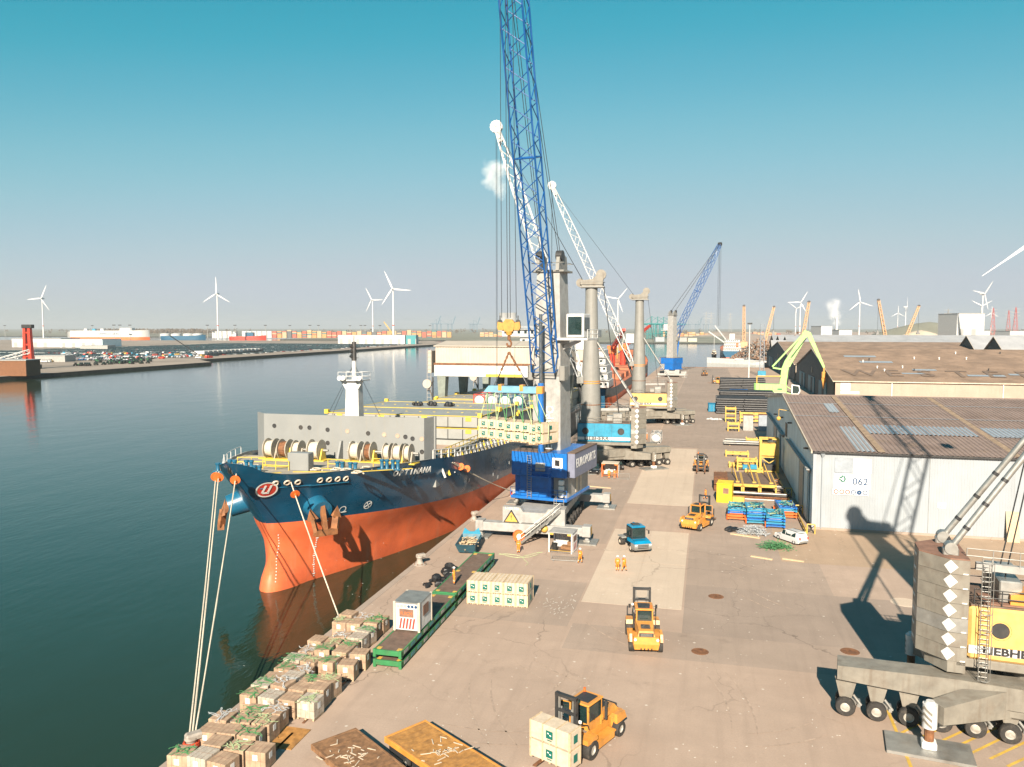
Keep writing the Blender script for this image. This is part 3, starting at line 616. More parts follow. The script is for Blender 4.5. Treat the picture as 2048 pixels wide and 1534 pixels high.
# mooring winches on the forecastle
m_drum = mat('drum_flange', (.42,.38,.31), .5, dirt=(.3,.2,.12), damt=.4)
def winch(x0, drums, y, zt):
    wv = []
    for k, (x, wd, rr_) in enumerate(drums):
        b = MB(); zc = zt+1.35
        for xx in (x, x+wd): b.lathe([(0,xx-.05),(rr_,xx-.05),(rr_,xx+.05),(0,xx+.05)],22,axis='X',c=(0,y,zc))
        d = b.build('winch_flange', m_drum, SH)
        b = MB(); b.lathe([(rr_*.72,x+.05),(rr_*.78,x+wd*.5),(rr_*.72,x+wd-.05)],20,axis='X',c=(0,y,zc)); b.build('rope_coil', m_rope if k != 1 else m_rust, d)
        b = MB(); b.prism([(y-.9,zt),(y+.9,zt),(y+.25,zc+.2),(y-.25,zc+.2)],x+wd+.12,x+wd+.3,'X'); b.build('winch_stand', m_lyel if k%2 else m_deck, d)
    b = MB(); b.cyl((x0,y,zt+1.35),(drums[-1][0]+drums[-1][1]+1.0,y,zt+1.35),.16); b.build('winch_shaft', m_steel, SH)
    b = MB(); b.box(x0-.3,drums[-1][0]+drums[-1][1]+.8,y-1.0,y+1.0,zt,zt+.14); b.build('winch_bed', m_lyel, SH)
winch(-8.1,((-7.6,1.2,1.35),(-5.6,1.2,1.3),(-3.6,.9,1.2),(-1.3,1.4,1.4)),20.6,dz(20))
winch(3.3,((4.0,1.2,1.3),(6.0,.9,1.3),(8.6,.8,1.2),(9.9,1.0,1.2),(11.4,.7,1.2)),21.6,dz(21.6))
for x,y,hx in ((-5.6,9.5,1.2),(-3.6,9.8,1.2),(-5.9,7.6,1.0),(-3.3,7.2,1.0),(-1.8,8.6,.8),(6.2,13.5,1.0),(8.0,13.2,1.0),(11.0,15.6,1.2),(12.4,15.6,1.2)):
    b = MB()
    for dx in (-.32,.32): b.lathe([(0,0),(.28,0),(.22,.1),(.22,hx*.75),(.3,hx*.8),(.3,hx),(0,hx)],12,c=(x+dx,y,dz(y)))
    b.box(x-.75,x+.75,y-.4,y+.4,dz(y)-.02,dz(y)+.1); b.build('mooring_bitts', m_pod, SH, smooth=40)
b = MB(); b.bb(.6,3.3,11.2,12.6,dz(12),dz(12)+2.1,.06); b.build('deck_house', m_brk, SH)
for x,y,L_,rz_ in ((-2.5,11,3.4,0),(-6.8,12.4,3.2,.3),(4.3,14.2,2.2,0),(9.2,16.4,2.6,0)):
    b = MB()
    for k in range(3): b.cyl((x+k*L_/2,y+k*rz_*L_/2,dz(y)),(x+k*L_/2,y+k*rz_*L_/2,dz(y)+1.1),.05,n=6)
    for h in (.55,1.1): b.cyl((x,y,dz(y)+h),(x+L_,y+rz_*L_,dz(y)+h),.05,n=6)
    b.build('yellow_handrail', m_lyel, SH)
for pts in (((-3.5,7),(-1.5,5.5),(1,9)),((-6,14),(2,13),(10,15.5)),((2,10),(9,12.5),(14,17))):
    b = MB()
    for a, c in zip(pts, pts[1:]): b.beam((a[0],a[1],dz(a[1])+.03),(c[0],c[1],dz(c[1])+.03),.45,.04)
    b.build('walkway_stripe', m_lyel, SH)
for k in range(10):
    a = rnd.uniform(-7,12); y = rnd.uniform(9,15); b = MB(); pts = [(a+math.cos(t*1.3)*(.8-.05*t), y+math.sin(t*1.3)*(.8-.05*t), dz(y)+.08+.03*t) for t in range(9)]; b.tube(pts,.09,5); b.build('rope_pile', m_rope, SH)
# rail aft of the forecastle and along the main deck
def hside(y, z): return hb(y, z)
b = MB(); ys = [26+i*2.2 for i in range(78)]
for i, y in enumerate(ys):
    if y > 192: break
    z = rimz(y); x = hside(y,z)-.15
    b.beam((x,y,z-.1),(x,y,z+1.15),.14,.5)
for h in (.55,1.15):
    for a, c in zip(ys, ys[1:]):
        if c > 192: break
        b.cyl((hside(a,rimz(a))-.15,a,rimz(a)+h),(hside(c,rimz(c))-.15,c,rimz(c)+h),.07,n=5)
b.build('side_railing', m_white, SH)
b = MB()
for i in range(9):
    y = 1+i*2.6; z = rimz(y); x = hside(y,z)-.3; b.cyl((-x,y,z),(-x,y,z+1.0),.05,n=5)
    if i: y2 = y-2.6; z2 = rimz(y2); b.cyl((-x,y,z+1),(-(hside(y2,z2)-.3),y2,z2+1),.05,n=5)
b.build('port_railing', m_white, SH)
b = MB(); b.box(13.0,13.6,27.4,28.8,rimz(24)-.9,rimz(24)+.4); b.build('fairlead_box', m_pod, SH)
b = MB()
for i in range(6): b.cyl((13.0+.1*i,27.5+i*1.2,dz(26)),(13.0+.1*i,27.5+i*1.2,dz(26)+1.3),.07,n=5)
b.cyl((13.0,27.5,dz(26)+1.3),(13.5,33.5,dz(26)+1.1),.07,n=5); b.build('corner_rail', m_lyel, SH)
# hold one (open), coaming and the stacked hatch covers
CB = 12.6
b = MB(); b.box(-CB,CB,28,49,7.2,10.1); b.build('open_hold', m_hold, SH)
b = MB()
for x0,x1,y0,y1 in ((-CB-.6,-CB,28,190),(CB,CB+.6,28,190),(-CB,CB,28,28.5),(-CB,CB,47.6,48)): b.box(x0,x1,y0,y1,7.0,10.9)
b.build('hatch_coaming', m_hatch, SH)
for i in range(26):
    y = 29+i*2.0; b = MB(); b.beam((CB+.62,y,10.6),(CB+1.6,y,8.2),.14,.3); b.build('coaming_bracket', m_lyel if i%2 else m_white, SH)
b = MB(); b.cyl((CB+.75,28.5,11.3),(CB+.75,78,11.3),.06,n=5); 
for i in range(27): b.cyl((CB+.75,28.5+i*1.9,10.9),(CB+.75,28.5+i*1.9,11.9),.05,n=5)
b.cyl((CB+.75,28.5,11.9),(CB+.75,78,11.9),.06,n=5); b.build('coaming_handrail', m_lyel, SH)
def cover(y0, y1, z0, z1, half=13.4):
    b = MB(); b.bb(-half,half,y0,y1,z0,z1,.12); c = b.build('hatch_cover', m_hatch, SH)
    b = MB()
    for (p,q) in (((-half,y0,z1),(half,y0,z1)),((half,y0,z1),(half,y1,z1)),((half,y1,z1),(-half,y1,z1)),((-half,y1,z1),(-half,y0,z1))): b.beam(p,q,.2,.1)
    b.build('cover_edge', m_lyel, c)
    for i in range(11):
        x = -half+1.4+i*2.5
        b = MB(); b.box(x,x+.1,y0-.12,y0,z0+.1,z1-.2); b.build('cover_stiffener', m_dgrey, c)
        if i%3 == 0:
            b = MB(); b.box(x+.5,x+1.5,y0-.1,y0,z1-.8,z1-.15); b.build('lifting_socket', m_lyel, c)
        b = MB(); b.cyl((x+.6,(y0+y1)/2,z1),(x+.6,(y0+y1)/2,z1+.05),.24,n=8); b.build('container_socket', m_lyel, c)
    for sx in (-1,1):
        [MB().bb(sx*half-.35,sx*half+.35,yy,yy+.7,z1-.2,z1+.55,.05).build('lifting_post', m_lyel, c) for yy in (y0-.2,y1-.5)]
    return c
cover(48.6,60.6,10.9,12.7); cover(48.6,60.6,12.85,14.7); cover(61.2,74.5,10.9,12.7); cover(61.2,74.5,12.85,14.7)
cover(75.4,88,10.9,13.0); cover(88.6,104,10.9,13.0); cover(104.6,120,11,13.2); cover(120.6,136,11,13.2); cover(136.6,152,11,13.2); cover(152.6,166,11,13.2)
# tank containers on the hatches
def tankcont(L_=6.06, W2=1.22, frame_m=None, name='tank_container', label=None, group=None, loc=(0,0,0), rz=0, parent=None):
    t = thing(name, label, 'tank container', loc, rz, group)
    b = MB(); hh = 2.55; c = .14
    for x in (-W2+c/2, W2-c/2):
        for y in (c/2, L_-c/2): b.box(x-c/2,x+c/2,y-c/2,y+c/2,0,hh)
        for z in (c/2, hh-c/2): b.box(x-c/2,x+c/2,0,L_,z-c/2,z+c/2)
    for y in (c/2, L_-c/2):
        for z in (c/2, hh-c/2): b.box(-W2,W2,y-c/2,y+c/2,z-c/2,z+c/2)
        for sx in (-1,1):
            b.beam((sx*(W2-.1),y,.75),(sx*.35,y,.1),.1); b.beam((sx*(W2-.1),y,1.85),(sx*.35,y,2.48),.1)
    b.build('frame', frame_m or m_lgrey, t)
    b = MB(); r_ = 1.12; b.lathe([(0,.12),(.5,.15),(.9,.25),(r_,.5),(r_,L_-.5),(.9,L_-.25),(.5,L_-.15),(0,L_-.12)],24,axis='Y',c=(0,0,1.3)); b.build('tank', m_white, t, smooth=50)
    b = MB(); b.cyl((0,L_*.5,2.35),(0,L_*.5,2.6),.3); b.box(-.25,.25,.4,L_-.4,2.44,2.5); b.build('manlid', m_steel, t)
    return t
shipz = lambda y, z: z-(y)*math.tan(R(1.1))
for i in range(4):
    x = -48.6+ (-.2+2.75*i)+1.9*.9; Yw = 71.0+79.5
    tankcont(frame_m=(m_red,m_lgrey,m_pod,m_pod)[i], label=('white tank in a red frame, leftmost on the hatch','white tank in a grey frame, second on the hatch','white tank in a blue frame, third on the hatch','white tank in a blue frame, last of four on the hatch')[i], group='tank containers on the ship hatch', loc=(x+.9,Yw+6,shipz(82,13.14)), rz=R(.3))
# bundles of lashing gear on a cover
for k,(x,y) in enumerate(((-3.6,66),(-1.0,66.4),(2.2,66.2))):
    b = MB()
    for j in range(9):
        a = rnd.uniform(0,6.3); r_ = rnd.uniform(.1,1.1); b.sph((x+math.cos(a)*r_,y+math.sin(a)*r_*.7,rnd.uniform(.1,.4)),rnd.uniform(.25,.5),7,5)
    p_ = SH.matrix_basis @ Vector((x,y,14.78))
    q = b; q.v = [(vx-x,vy-y,vz) for vx,vy,vz in q.v]
    q.build('tarpaulin_bundle', m_tarp, label=('black bundle on the hatch cover nearest the mast','black bundle in the middle of the hatch cover','black bundle on the hatch cover nearest the crane')[k], cat='bundle', loc=p_)
# ship's own travelling gantries with rain roofs
m_gan = mat('gantry_cream', (.50,.44,.37), .6, var=.08, scale=.4, streak=(.35,.2,.1), samt=.3)
m_gleg = mat('gantry_leg_green', (.22,.25,.22), .55, dirt=(.2,.15,.1), damt=.4)
def gantry(y0, tall=1.0):
    y1 = y0+17
    def part(nm, b, mt): return b.build(nm, mt, SH)
    b = MB(); b.bb(-16.2,15.9,y0-1.2,y0+1.4,18.2,21.0,.1); part('gantry_girder', b, m_white)
    b = MB(); b.bb(-16.2,15.9,y1-1.4,y1+1.2,18.2,21.0,.1); part('gantry_girder', b, m_white)
    b = MB(); b.box(-3,6,y0-1.24,y0-1.2,18.25,18.9); part('girder_stripe', b, m_lyel)
    for sx in (-1,1):
        for yy in (y0,y1):
            b = MB(); b.loft([[(sx*14.3-.7,yy-1.0,10.9),(sx*14.3+.7,yy-1.0,10.9),(sx*14.3+.7,yy+1.0,10.9),(sx*14.3-.7,yy+1.0,10.9)],[(sx*14.3-1.1,yy-1.3,18.4),(sx*14.3+1.1,yy-1.3,18.4),(sx*14.3+1.1,yy+1.3,18.4),(sx*14.3-1.1,yy+1.3,18.4)]],True); part('gantry_leg', b, m_gleg)
        b = MB(); b.box(sx*14.3-.8,sx*14.3+.8,y0-2,y1+2,9.6,10.9); part('gantry_sill', b, m_gleg)
    b = MB(); corr(b,(-15.9,y0-1.0,21.3),(1,0,0),(0,0,1),31.8,4.2,.7,.06,(0,-1,0)); part('shelter_front', b, m_gan)
    for sx in (1,-1): b = MB(); corr(b,(sx*15.9,y0-.9,21.0),(0,1,0),(0,0,1),18.5,4.4,.7,.06,(sx,0,0)); part('shelter_side', b, m_gan)
    b = MB(); b.prism([(y0-1.4,25.5),(y0+8.5,26.7),(y1+1.4,25.5),(y1+1.4,25.7),(y0+8.5,26.95),(y0-1.4,25.7)],-16.3,16.2,'X'); part('shelter_roof', b, m_gan)
    b = MB(); b.box(-16.3,16.2,y0-1.25,y0-1.05,21.0,21.5); part('rust_trim', b, m_rust)
    # machinery, ladders and cable reel on the outer leg
    b = MB(); b.bb(-17.9,-16.9,y0-1,y0+2,19,24.5,.08)
    for z in range(12,25): b.beam((-18,y0-1.2,z),(-17.0,y0-1.2,z),.06)
    for xx in (-18,-17): b.beam((xx,y0-1.2,11),(xx,y0-1.2,25),.07)
    part('access_ladder', b, m_gan)
    b = MB(); b.cyl((-18.0,y0-1.4,16.3),(-18.0,y0-.6,16.3),1.1,n=16); part('cable_reel', b, m_gan)
    b = MB()
    for (p,q) in (((-18,y0-1,16),(-16.6,y0-1,13)),((-16.4,y0-1,17),(-18,y0-1,14.5)),((-16.6,y0-1,10.5),(-16.6,y0-1,18))): b.beam(p,q,.3)
    part('reel_bracket', b, m_dgrey); b = MB(); b.bb(-17.2,-15.6,y0-1.6,y0-1.0,9.4,11.6,.1); part('buffer', b, m_lyel)
gantry(112); gantry(152)
# tops of the aft cargo, house and funnel
hs_ = MB(); hs_.bb(-13,13,172,190,8,17,.2); hs_.build('deckhouse', m_white, SH)
for k,(z0,z1,w2,ya,yb) in enumerate(((17,20,12.5,173,189),(20,23,11.5,173.5,188),(23,25.6,11,174,187),(25.6,28.4,9.5,174.5,186),(28.4,30.8,15.6,175,184))):
    b = MB(); b.bb(-w2,w2,ya,yb,z0,z1,.15); tier = b.build('deckhouse_tier', m_white, SH)
    b = MB()
    for i in range(int(w2*2/2.2)): b.box(-w2+.8+i*2.2,-w2+1.7+i*2.2,ya-.05,ya,z0+1.0,z0+2.0)
    b.build('window', m_glass, tier)
    b = MB(); b.tube([(-w2,ya-.6,z1+.9),(w2,ya-.6,z1+.9)],.06,5); b.tube([(-w2,ya-.6,z1+.45),(w2,ya-.6,z1+.45)],.06,5); b.box(-w2,w2,ya-.9,ya,z1-.1,z1); b.build('tier_railing', m_white, tier)
b = MB(); b.cyl((0,178,30.8),(0,178,36),.5,.3); b.beam((-3,178,34),(3,178,34),.2); b.bb(-1,1,177,179,31,33,.1); b.build('radar_mast', m_white, SH)
b = MB(); b.bb(-3,3,184,190,25,32,.3); b.build('funnel', m_cream, SH)
# anchors, pods
for sg in (1,-1):
    y0 = 10.2; z0 = 7.7; x0 = hb(y0,z0)*sg
    dirv = Vector((sg*.78,-.52,-.30)).normalized(); p0 = Vector((x0,y0,z0))-dirv*1.6; p1 = Vector((x0,y0,z0))+dirv*1.7
    b = MB(); b.cyl(p0,p1,1.55,1.3,n=20); b.build('anchor_pod', m_pod, SH, smooth=40)
    b = MB(); ax = Vector((sg*.25,-.2,-1)).normalized(); c = p1+dirv*.25; lat = ax.cross(dirv).normalized()
    b.beam(c-ax*1.0,c+ax*2.2,.5,.5); b.beam(c+ax*2.2-lat*1.35,c+ax*2.2+lat*1.35,.75,.65)
    for q in (-1,1):
        e0 = c+ax*2.1+lat*q*1.15; e1 = c-ax*.9+lat*q*1.75+dirv*.5
        b.beam(e0,e0+(e1-e0)*.55,.75,.42); 
        d_ = (e1-e0).normalized(); m_ = e0+(e1-e0)*.55; s2 = d_.cross(dirv).normalized()*.62
        b.add([m_-s2-dirv*.2,m_+s2-dirv*.2,m_+s2+dirv*.2,m_-s2+dirv*.2,e1],[(0,1,2,3),(0,4,1),(1,4,2),(2,4,3),(3,4,0)])
    b.build('anchor', m_anch, SH)
# hull markings follow the plating
def onhull(y, z, off=.06):
    e = .05; P = lambda yy, zz: Vector((hb(yy,zz),yy,zz))
    p0 = P(y,z); ty = (P(y+e,z)-P(y-e,z)).normalized(); tz = (P(y,z+e)-P(y,z-e)).normalized(); nn = ty.cross(tz).normalized()
    return p0+nn*off, ty, nn
def hulltext(s, y0, z0, size, step, mt, slope=0.0, bold=.02):
    for k, ch in enumerate(s):
        o, tx, nn = onhull(y0+k*step, z0+slope*k*step, .3)
        text(ch, mt, size, frame(o, tx+Vector((0,0,slope)), nn), SH, 'hull_lettering', .02, bold=bold)
hulltext('OPTIMANA', 18.6, 10.45, 1.15, .93, m_label, -.07, .035)
for k, ch in enumerate('SAGA WELCO'):
    if ch != ' ': text(ch, m_label, 6.4, frame(onhull(109+k*6.3, 5.0)[0],(0,1,0),(1,0,0)), SH, 'hull_lettering', .03, xs=.82, bold=.06)
b = MB(); b.add([(HB+.03,98,.6),(HB+.03,190,.6),(HB+.03,190,8.1),(HB+.03,98,8.1)],[(0,1,2,3)]); b.build('shaded_hull_sheet', m_hullshade, SH)  # flat sheet over the blue plating, its grey-blue stands for shade
o, tx, nn = onhull(4.4,10.5,.1); T_ = frame(o,tx,nn)
b = MB(); b.T = T_; b.lathe([(0,.0),(1.05,.0)],24); b.build('bow_emblem', m_redink, SH)
b = MB(); b.T = T_; b.lathe([(1.02,.02),(1.2,.02)],24); b.cb((-.3,.1,.04),(.22,1.2,.02),rz=-.25); b.cb((.3,.1,.04),(.22,1.2,.02),rz=-.25); b.cb((-.05,-.5,.04),(.7,.22,.02)); b.build('emblem_figure', m_label, SH)
o, tx, nn = onhull(17.0,6.6,.08); T_ = frame(o,tx,nn); b = MB(); b.T = T_; b.lathe([(.5,0),(.62,0)],20); b.cb((0,0,.01),(1.0,.1,.02),rz=.6); b.cb((0,0,.01),(1.0,.1,.02),rz=2.17); b.build('thruster_mark', m_label, SH)
o, tx, nn = onhull(13.8,6.6,.08); T_ = frame(o,tx,nn); b = MB(); b.T = T_; b.cb((0,-.45,0),(1.3,.13,.02)); b.lathe([(.38,0),(.5,0)],14); b.build('bulb_mark', m_label, SH)
for i in range(26):
    z = 5.4-i*.27; o, tx, nn = onhull(12.6,z,.06); b = MB(); b.T = frame(o,tx,nn); b.cb((0,0,0),(.34 if i%4==0 else .16,.12,.02)); b.build('draught_mark', m_label, SH)
for i in range(16):
    z = 4.4-i*.35; o, tx, nn = onhull(stem(z)+.5,z,.06); b = MB(); b.T = frame(o,tx,nn); b.cb((0,0,0),(.12,.12,.02)); b.build('stem_mark', m_label, SH)
for y,z,n_ in ((6.2,11.2,3),(10.4,10.95,4)):                 # panama fairleads with their lips
    for i in range(n_):
        o, tx, nn = onhull(y-1.6+i*1.0,z-.08*i,.05); b = MB(); b.T = frame(o,tx,nn); b.lathe([(.18,.05),(.30,.12),(.40,.0)],14); b.build('fairlead', m_cream, SH)
        b = MB(); b.T = frame(o,tx,nn); b.lathe([(0,.02),(.2,.02)],14); b.build('fairlead_hole', m_dgrey, SH)
    o0 = onhull(y-2.4,z-.5,.1)[0]; o1 = onhull(y+2.0,z-.7,.1)[0]; b = MB(); b.beam(o0,o1,.14,.1); b.build('rubbing_bar', m_pod, SH)
for y, z in ((52,4.9),(55,4.0),(63,5.2),(66,4.6),(39,6.2)):
    o, tx, nn = onhull(y,z,.06); b = MB(); b.T = frame(o,tx,nn); b.cb((0,0,0),(.4,.5,.02)); b.build('tug_mark', m_label, SH)
# ---------------- mooring lines, rat guards, bollards
bpy.context.view_layer.update()
def sag(p, q, s, n=14): return [p.lerp(q,i/n)-Vector((0,0,4*s*(i/n)*(1-i/n))) for i in range(n+1)]
Mw = SH.matrix_basis
m_boll = mat('bollard_grey', (.36,.32,.28), .7, var=.25, scale=2, dirt=(.2,.13,.08), damt=.5, dscale=2)
m_shackle = mat('red_sleeve', (.62,.07,.02), .7)
def bollard(px, py, label, wrapped):
    c = G(px,py); t = thing('bollard', label, 'bollard', (max(c.x,QX+.75),c.y,0), 0, 'bollards along the quay edge')
    b = MB(); b.lathe([(0,0),(.8,0),(.8,.10),(.62,.14),(.45,.22),(.34,.45),(.33,.75),(.45,.92),(.42,1.05),(0,1.12)],18); b.build('post', m_boll, t, smooth=40)
    b = MB(); b.bb(-.38,.75,-.34,.34,.8,1.28,.12); h = b.build('head', m_boll, t); h.rotation_euler = (0,0,R(50))
    for k in range(8):
        a = k*math.pi/4; b = MB(); b.cyl((.66*math.cos(a),.66*math.sin(a),.08),(.66*math.cos(a),.66*math.sin(a),.2),.07,n=6); b.build('bolt', m_rust, t)
    if wrapped:
        b = MB()
        for z in (.38,.52,.66): b.tube([(.46*math.cos(i*.55),.46*math.sin(i*.55),z) for i in range(13)],.085,6)
        b.build('rope_eye', m_shackle, t)
    return t
bA = bollard(347,1498,'bollard with a red rope eye at the bottom of the photo',1); bB = bollard(657,1256,'bollard with a red rope eye beside the cartons',1)
bC = bollard(838,1129,'bare bollard on the quay edge beside the ship bow',0); bD = bollard(1026,992,'bollard behind the blue crane holding the ship lines',1); bE = bollard(948,1040,'bare bollard beside the blue crane chassis',0)
def line(p, q, s, label, r=.065, name='mooring_line'):
    b = MB(); b.tube(sag(p,q,s),r,6); b.build(name, m_rope, label=label, cat='rope', smooth=60, group='mooring lines of the ship')
def guard(p, q, t, label):
    d = (q-p).normalized(); c = p.lerp(q,t); b = MB(); b.cyl(c-d*.03,c+d*.03,.52,n=18); b.cyl(c-d*.2,c+d*.2,.14,n=10); b.build('rat_guard', m_orange, label=label, cat='rat guard', group='orange rat guards on the lines')
tA = bA.location+Vector((0,0,.75)); tB = bB.location+Vector((0,0,.75)); tD = bD.location+Vector((0,0,.8))
pa = Mw @ Vector((-2.6,2.0,12.6)); pb_ = Mw @ Vector((-2.0,1.6,12.7)); pc = Mw @ onhull(1.1,12.7,.1)[0]; pe = Mw @ onhull(5.9,11.15,.1)[0]; pf = Mw @ Vector((14.4,31.4,9.9)); pf2 = Mw @ Vector((14.4,32.2,9.8))
line(pa,tA+Vector((-.25,.1,.0)),.5,'pale mooring line, leftmost of three down to the near bollard'); line(pb_,tA+Vector((-.1,.2,0)),.35,'pale mooring line, middle of three down to the near bollard'); line(pc,tA+Vector((.15,.1,0)),.3,'pale mooring line, rightmost of three down to the near bollard')
line(pe,tB,.2,'pale mooring line from the bow down to the carton-side bollard'); line(pf,tD,.35,'upper mooring line running to the bollard behind the blue crane'); line(pf2,tD+Vector((.1,.15,-.15)),.35,'lower mooring line running to the bollard behind the blue crane')
guard(pa,tA,.03,'orange rat guard on the leftmost bow line'); guard(pb_,tA,.035,'orange rat guard on the middle bow line'); guard(pc,tA,.035,'orange rat guard on the right bow line'); guard(pe,tB,.1,'orange rat guard on the line over the blue bow'); guard(pf,tD,.12,'orange rat guard on the upper line near the name'); guard(pf2,tD,.19,'orange rat guard on the lower line near the name')
# ================================================================ HARBOUR CRANES
def lattice(b, p0, p1, w0, d0, w1, d1, n, rc, rb, side, mid=None, m=0, ends=.12, horiz=False):
    """four-chord lattice boom; side = lateral unit vector"""
    p0 = Vector(p0); p1 = Vector(p1); ax = (p1-p0); L = ax.length; ax.normalize(); s = Vector(side); s = (s-ax*s.dot(ax)).normalized(); u = ax.cross(s).normalized()
    def wd(t):
        if mid and t < ends: k = t/ends; return w0+(mid[0]-w0)*k, d0+(mid[1]-d0)*k
        if mid and t > 1-ends*1.6: k = (t-(1-ends*1.6))/(ends*1.6); return mid[0]+(w1-mid[0])*k, mid[1]+(d1-mid[1])*k
        if mid: return mid
        return w0+(w1-w0)*t, d0+(d1-d0)*t
    rings = []
    for i in range(n+1):
        t = i/n; a, c = wd(t); o = p0+(p1-p0)*t
        rings.append([o+s*a/2+u*c/2, o-s*a/2+u*c/2, o-s*a/2-u*c/2, o+s*a/2-u*c/2])
    for i in range(n):
        A, B = rings[i], rings[i+1]
        for k in range(4):
            b.cyl(A[k],B[k],rc,n=6,caps=False,m=m)
            j = (k+1)%4
            if i%2 == 0: b.cyl(A[k],B[j],rb,n=5,caps=False,m=m)
            else: b.cyl(A[j],B[k],rb,n=5,caps=False,m=m)
            if horiz or i in (0,n-1): b.cyl(A[k],A[j],rb,n=5,caps=False,m=m)
    for k in range(4): b.cyl(rings[-1][k],rings[-1][(k+1)%4],rb,n=5,m=m)
    return rings
def rope(pts, r, parent, name='hoist_rope', mt=None): b = MB(); b.tube([Vector(p) for p in pts], r, 5); return b.build(name, mt or m_wire, parent)
def wheel(parent, c, r, wd, axis='X', mt=None, rim=None, dual=False, name='wheel'):
    b = MB(); b.lathe([(r*.5,-wd/2),(r*.92,-wd/2),(r,-wd*.36),(r,wd*.36),(r*.92,wd/2),(r*.5,wd/2)],20,axis=axis); w = b.build(name, mt or m_tyre, parent, loc=c, smooth=40)
    b = MB(); b.lathe([(0,-wd*.3),(r*.3,-wd*.32),(r*.42,-wd*.2),(r*.51,-wd*.42),(r*.51,wd*.42),(r*.42,wd*.2),(r*.3,wd*.32),(0,wd*.3)],16,axis=axis); b.build('rim', rim or m_white, w, smooth=40)
    return w
# ------------------------------------------------ blue portal-tower crane
def blue_crane(C, rz, tip, hook, label, far=False, words='EUROPORTS', tower_h=38.4, brz=0.0):
    t = thing('harbour_crane', label, 'crane', (C[0],C[1],0), 0, 'mobile harbour cranes on the quay')
    # chassis
    Rb = Matrix.Rotation(brz,4,'Z')
    def ch(nm, b, mt, **k): b.v = [tuple(Rb @ Vector(p)) for p in b.v]; return b.build(nm, mt, t, **k)
    b = MB(); b.prism([(-4.2,1.0),(-2.6,1.0),(-1.6,2.2),(1.2,2.2),(1.9,1.2),(2.6,1.0),(4.2,1.0),(4.2,4.2),(2.0,4.2),(1.6,3.6),(-1.4,3.6),(-1.8,4.2),(-4.2,4.2)],-10.6,-9.6,'Y'); fr = ch('front_frame', b, m_lgrey)
    b = MB(); b.bb(-3.2,3.2,-9.6,10.4,1.9,3.1,.1); ch('chassis_beam', b, m_lgrey)
    for y in (-10.4,10.2):
        b = MB(); b.bb(-7.6,7.4,y-.75,y+.75,.95,2.1,.08); o = ch('outrigger_beam', b, m_lgrey)
        for x in (-7.3,7.1):
            b = MB(); b.cyl((x,y,.15),(x,y,2.2),.3,n=12); b.bb(x-.55,x+.55,y-.8,y+.8,.9,2.3,.06); jk = ch('jack', b, m_lgrey)
            for i in range(4):
                b = MB(); b.cb((x+(.57 if x>0 else -.57),y-.5+.33*i,1.6),(.02,.14,1.2),rx=.5); ch('hazard_stripe', b, m_lemon if i%2 else m_ink)
            b = MB(); b.prism([(x-1.4,y-1.5),(x+1.4,y-1.5),(x+1.4,y+1.5),(x-1.4,y+1.5)],.02,.22); b.bb(x-.45,x+.45,y-.45,y+.45,.2,.42,.05); ch('foot_pad', b, m_steel)
    for i in range(8):
        for x in (-3.6,3.6):
            w = wheel(t, Rb @ Vector((x,-7.6+i*2.15,.72)), .7, .55, 'X', rim=m_lgrey); w.rotation_euler = (0,0,brz)
    if not far:
        b = MB(); b.prism([(-3.0,3.9),(-1.9,2.1),(-4.1,2.1)],-10.66,-10.61,'Y'); tri = b.build('warning_triangle', m_ink, t)
        b = MB(); b.prism([(-3.0,3.55),(-2.15,2.25),(-3.85,2.25)],-10.70,-10.66,'Y'); b.build('triangle_face', m_lemon, tri)
        text('!', m_ink, 1.0, frame((-3.0,-10.71,2.75),(1,0,0),(0,-1,0)), tri, 'triangle_mark', .002)
        text('I-100 706', m_label, .5, frame((-2.9,-10.63,4.0),(1,0,0),(0,-1,0)), t, 'chassis_lettering', .003)
        # stairs with hand rail, red buoy disc
        b = MB(); b.beam((-.9,-14.0,.4),(3.6,-10.8,4.0),.12,.3); b.beam((-1.5,-13.3,.4),(3.0,-10.1,4.0),.12,.3)
        for i in range(12): k = i/11; b.beam((-.9+4.5*k,-14+3.2*k,.4+3.6*k),(-1.5+4.5*k,-13.3+3.2*k,.4+3.6*k),.2,.05)
        for dz_ in (.55,1.1): b.cyl((-.9,-14,.4+dz_),(3.6,-10.8,4.0+dz_),.04,n=5)
        for i in range(5): k = i/4; b.cyl((-.9+4.5*k,-14+3.2*k,.4+3.6*k),(-.9+4.5*k,-14+3.2*k,1.5+3.6*k),.04,n=5)
        b.build('access_stairs', m_steel, t)
        b = MB(); b.cyl((-1.4,-13.3,1.2),(-1.2,-13.8,1.2),.75,n=18); rd = b.build('red_disc', m_orange, t); b = MB(); b.cyl((-1.19,-13.82,1.2),(-1.16,-13.86,1.2),.35,n=14); b.build('disc_mark', m_label, rd)
        b = MB(); b.sph((1.6,-11.2,1.7),.5,12,8); b.build('yellow_float', m_lemon, t, smooth=60)
        b = MB(); b.tube([(2.6,-9.8,4.2),(2.6,-9.8,5.4),(3.9,-9.8,5.4),(3.9,-9.8,4.2)],.05,5); b.tube([(2.6,-9.8,4.8),(3.9,-9.8,4.8)],.05,5); b.tube([(2.6,-8.2,4.2),(2.6,-8.2,5.4),(2.6,-9.8,5.4)],.05,5); b.build('chassis_rail', m_steel, t)
    # slewing house
    b = MB(); b.cyl((0,0,3.0),(0,0,3.9),2.6,n=28); b.build('slew_ring', m_dgrey, t)
    Rz = Matrix.Rotation(rz,4,'Z')
    def up(nm, b, mt, par=None, **k): b.v = [tuple(Rz @ Vector(p)) for p in b.v]; return b.build(nm, mt, par or t, **k)
    b = MB(); b.bb(-4.2,4.2,-4.4,6.2,3.9,4.3,.05); up('house_floor', b, m_blue)
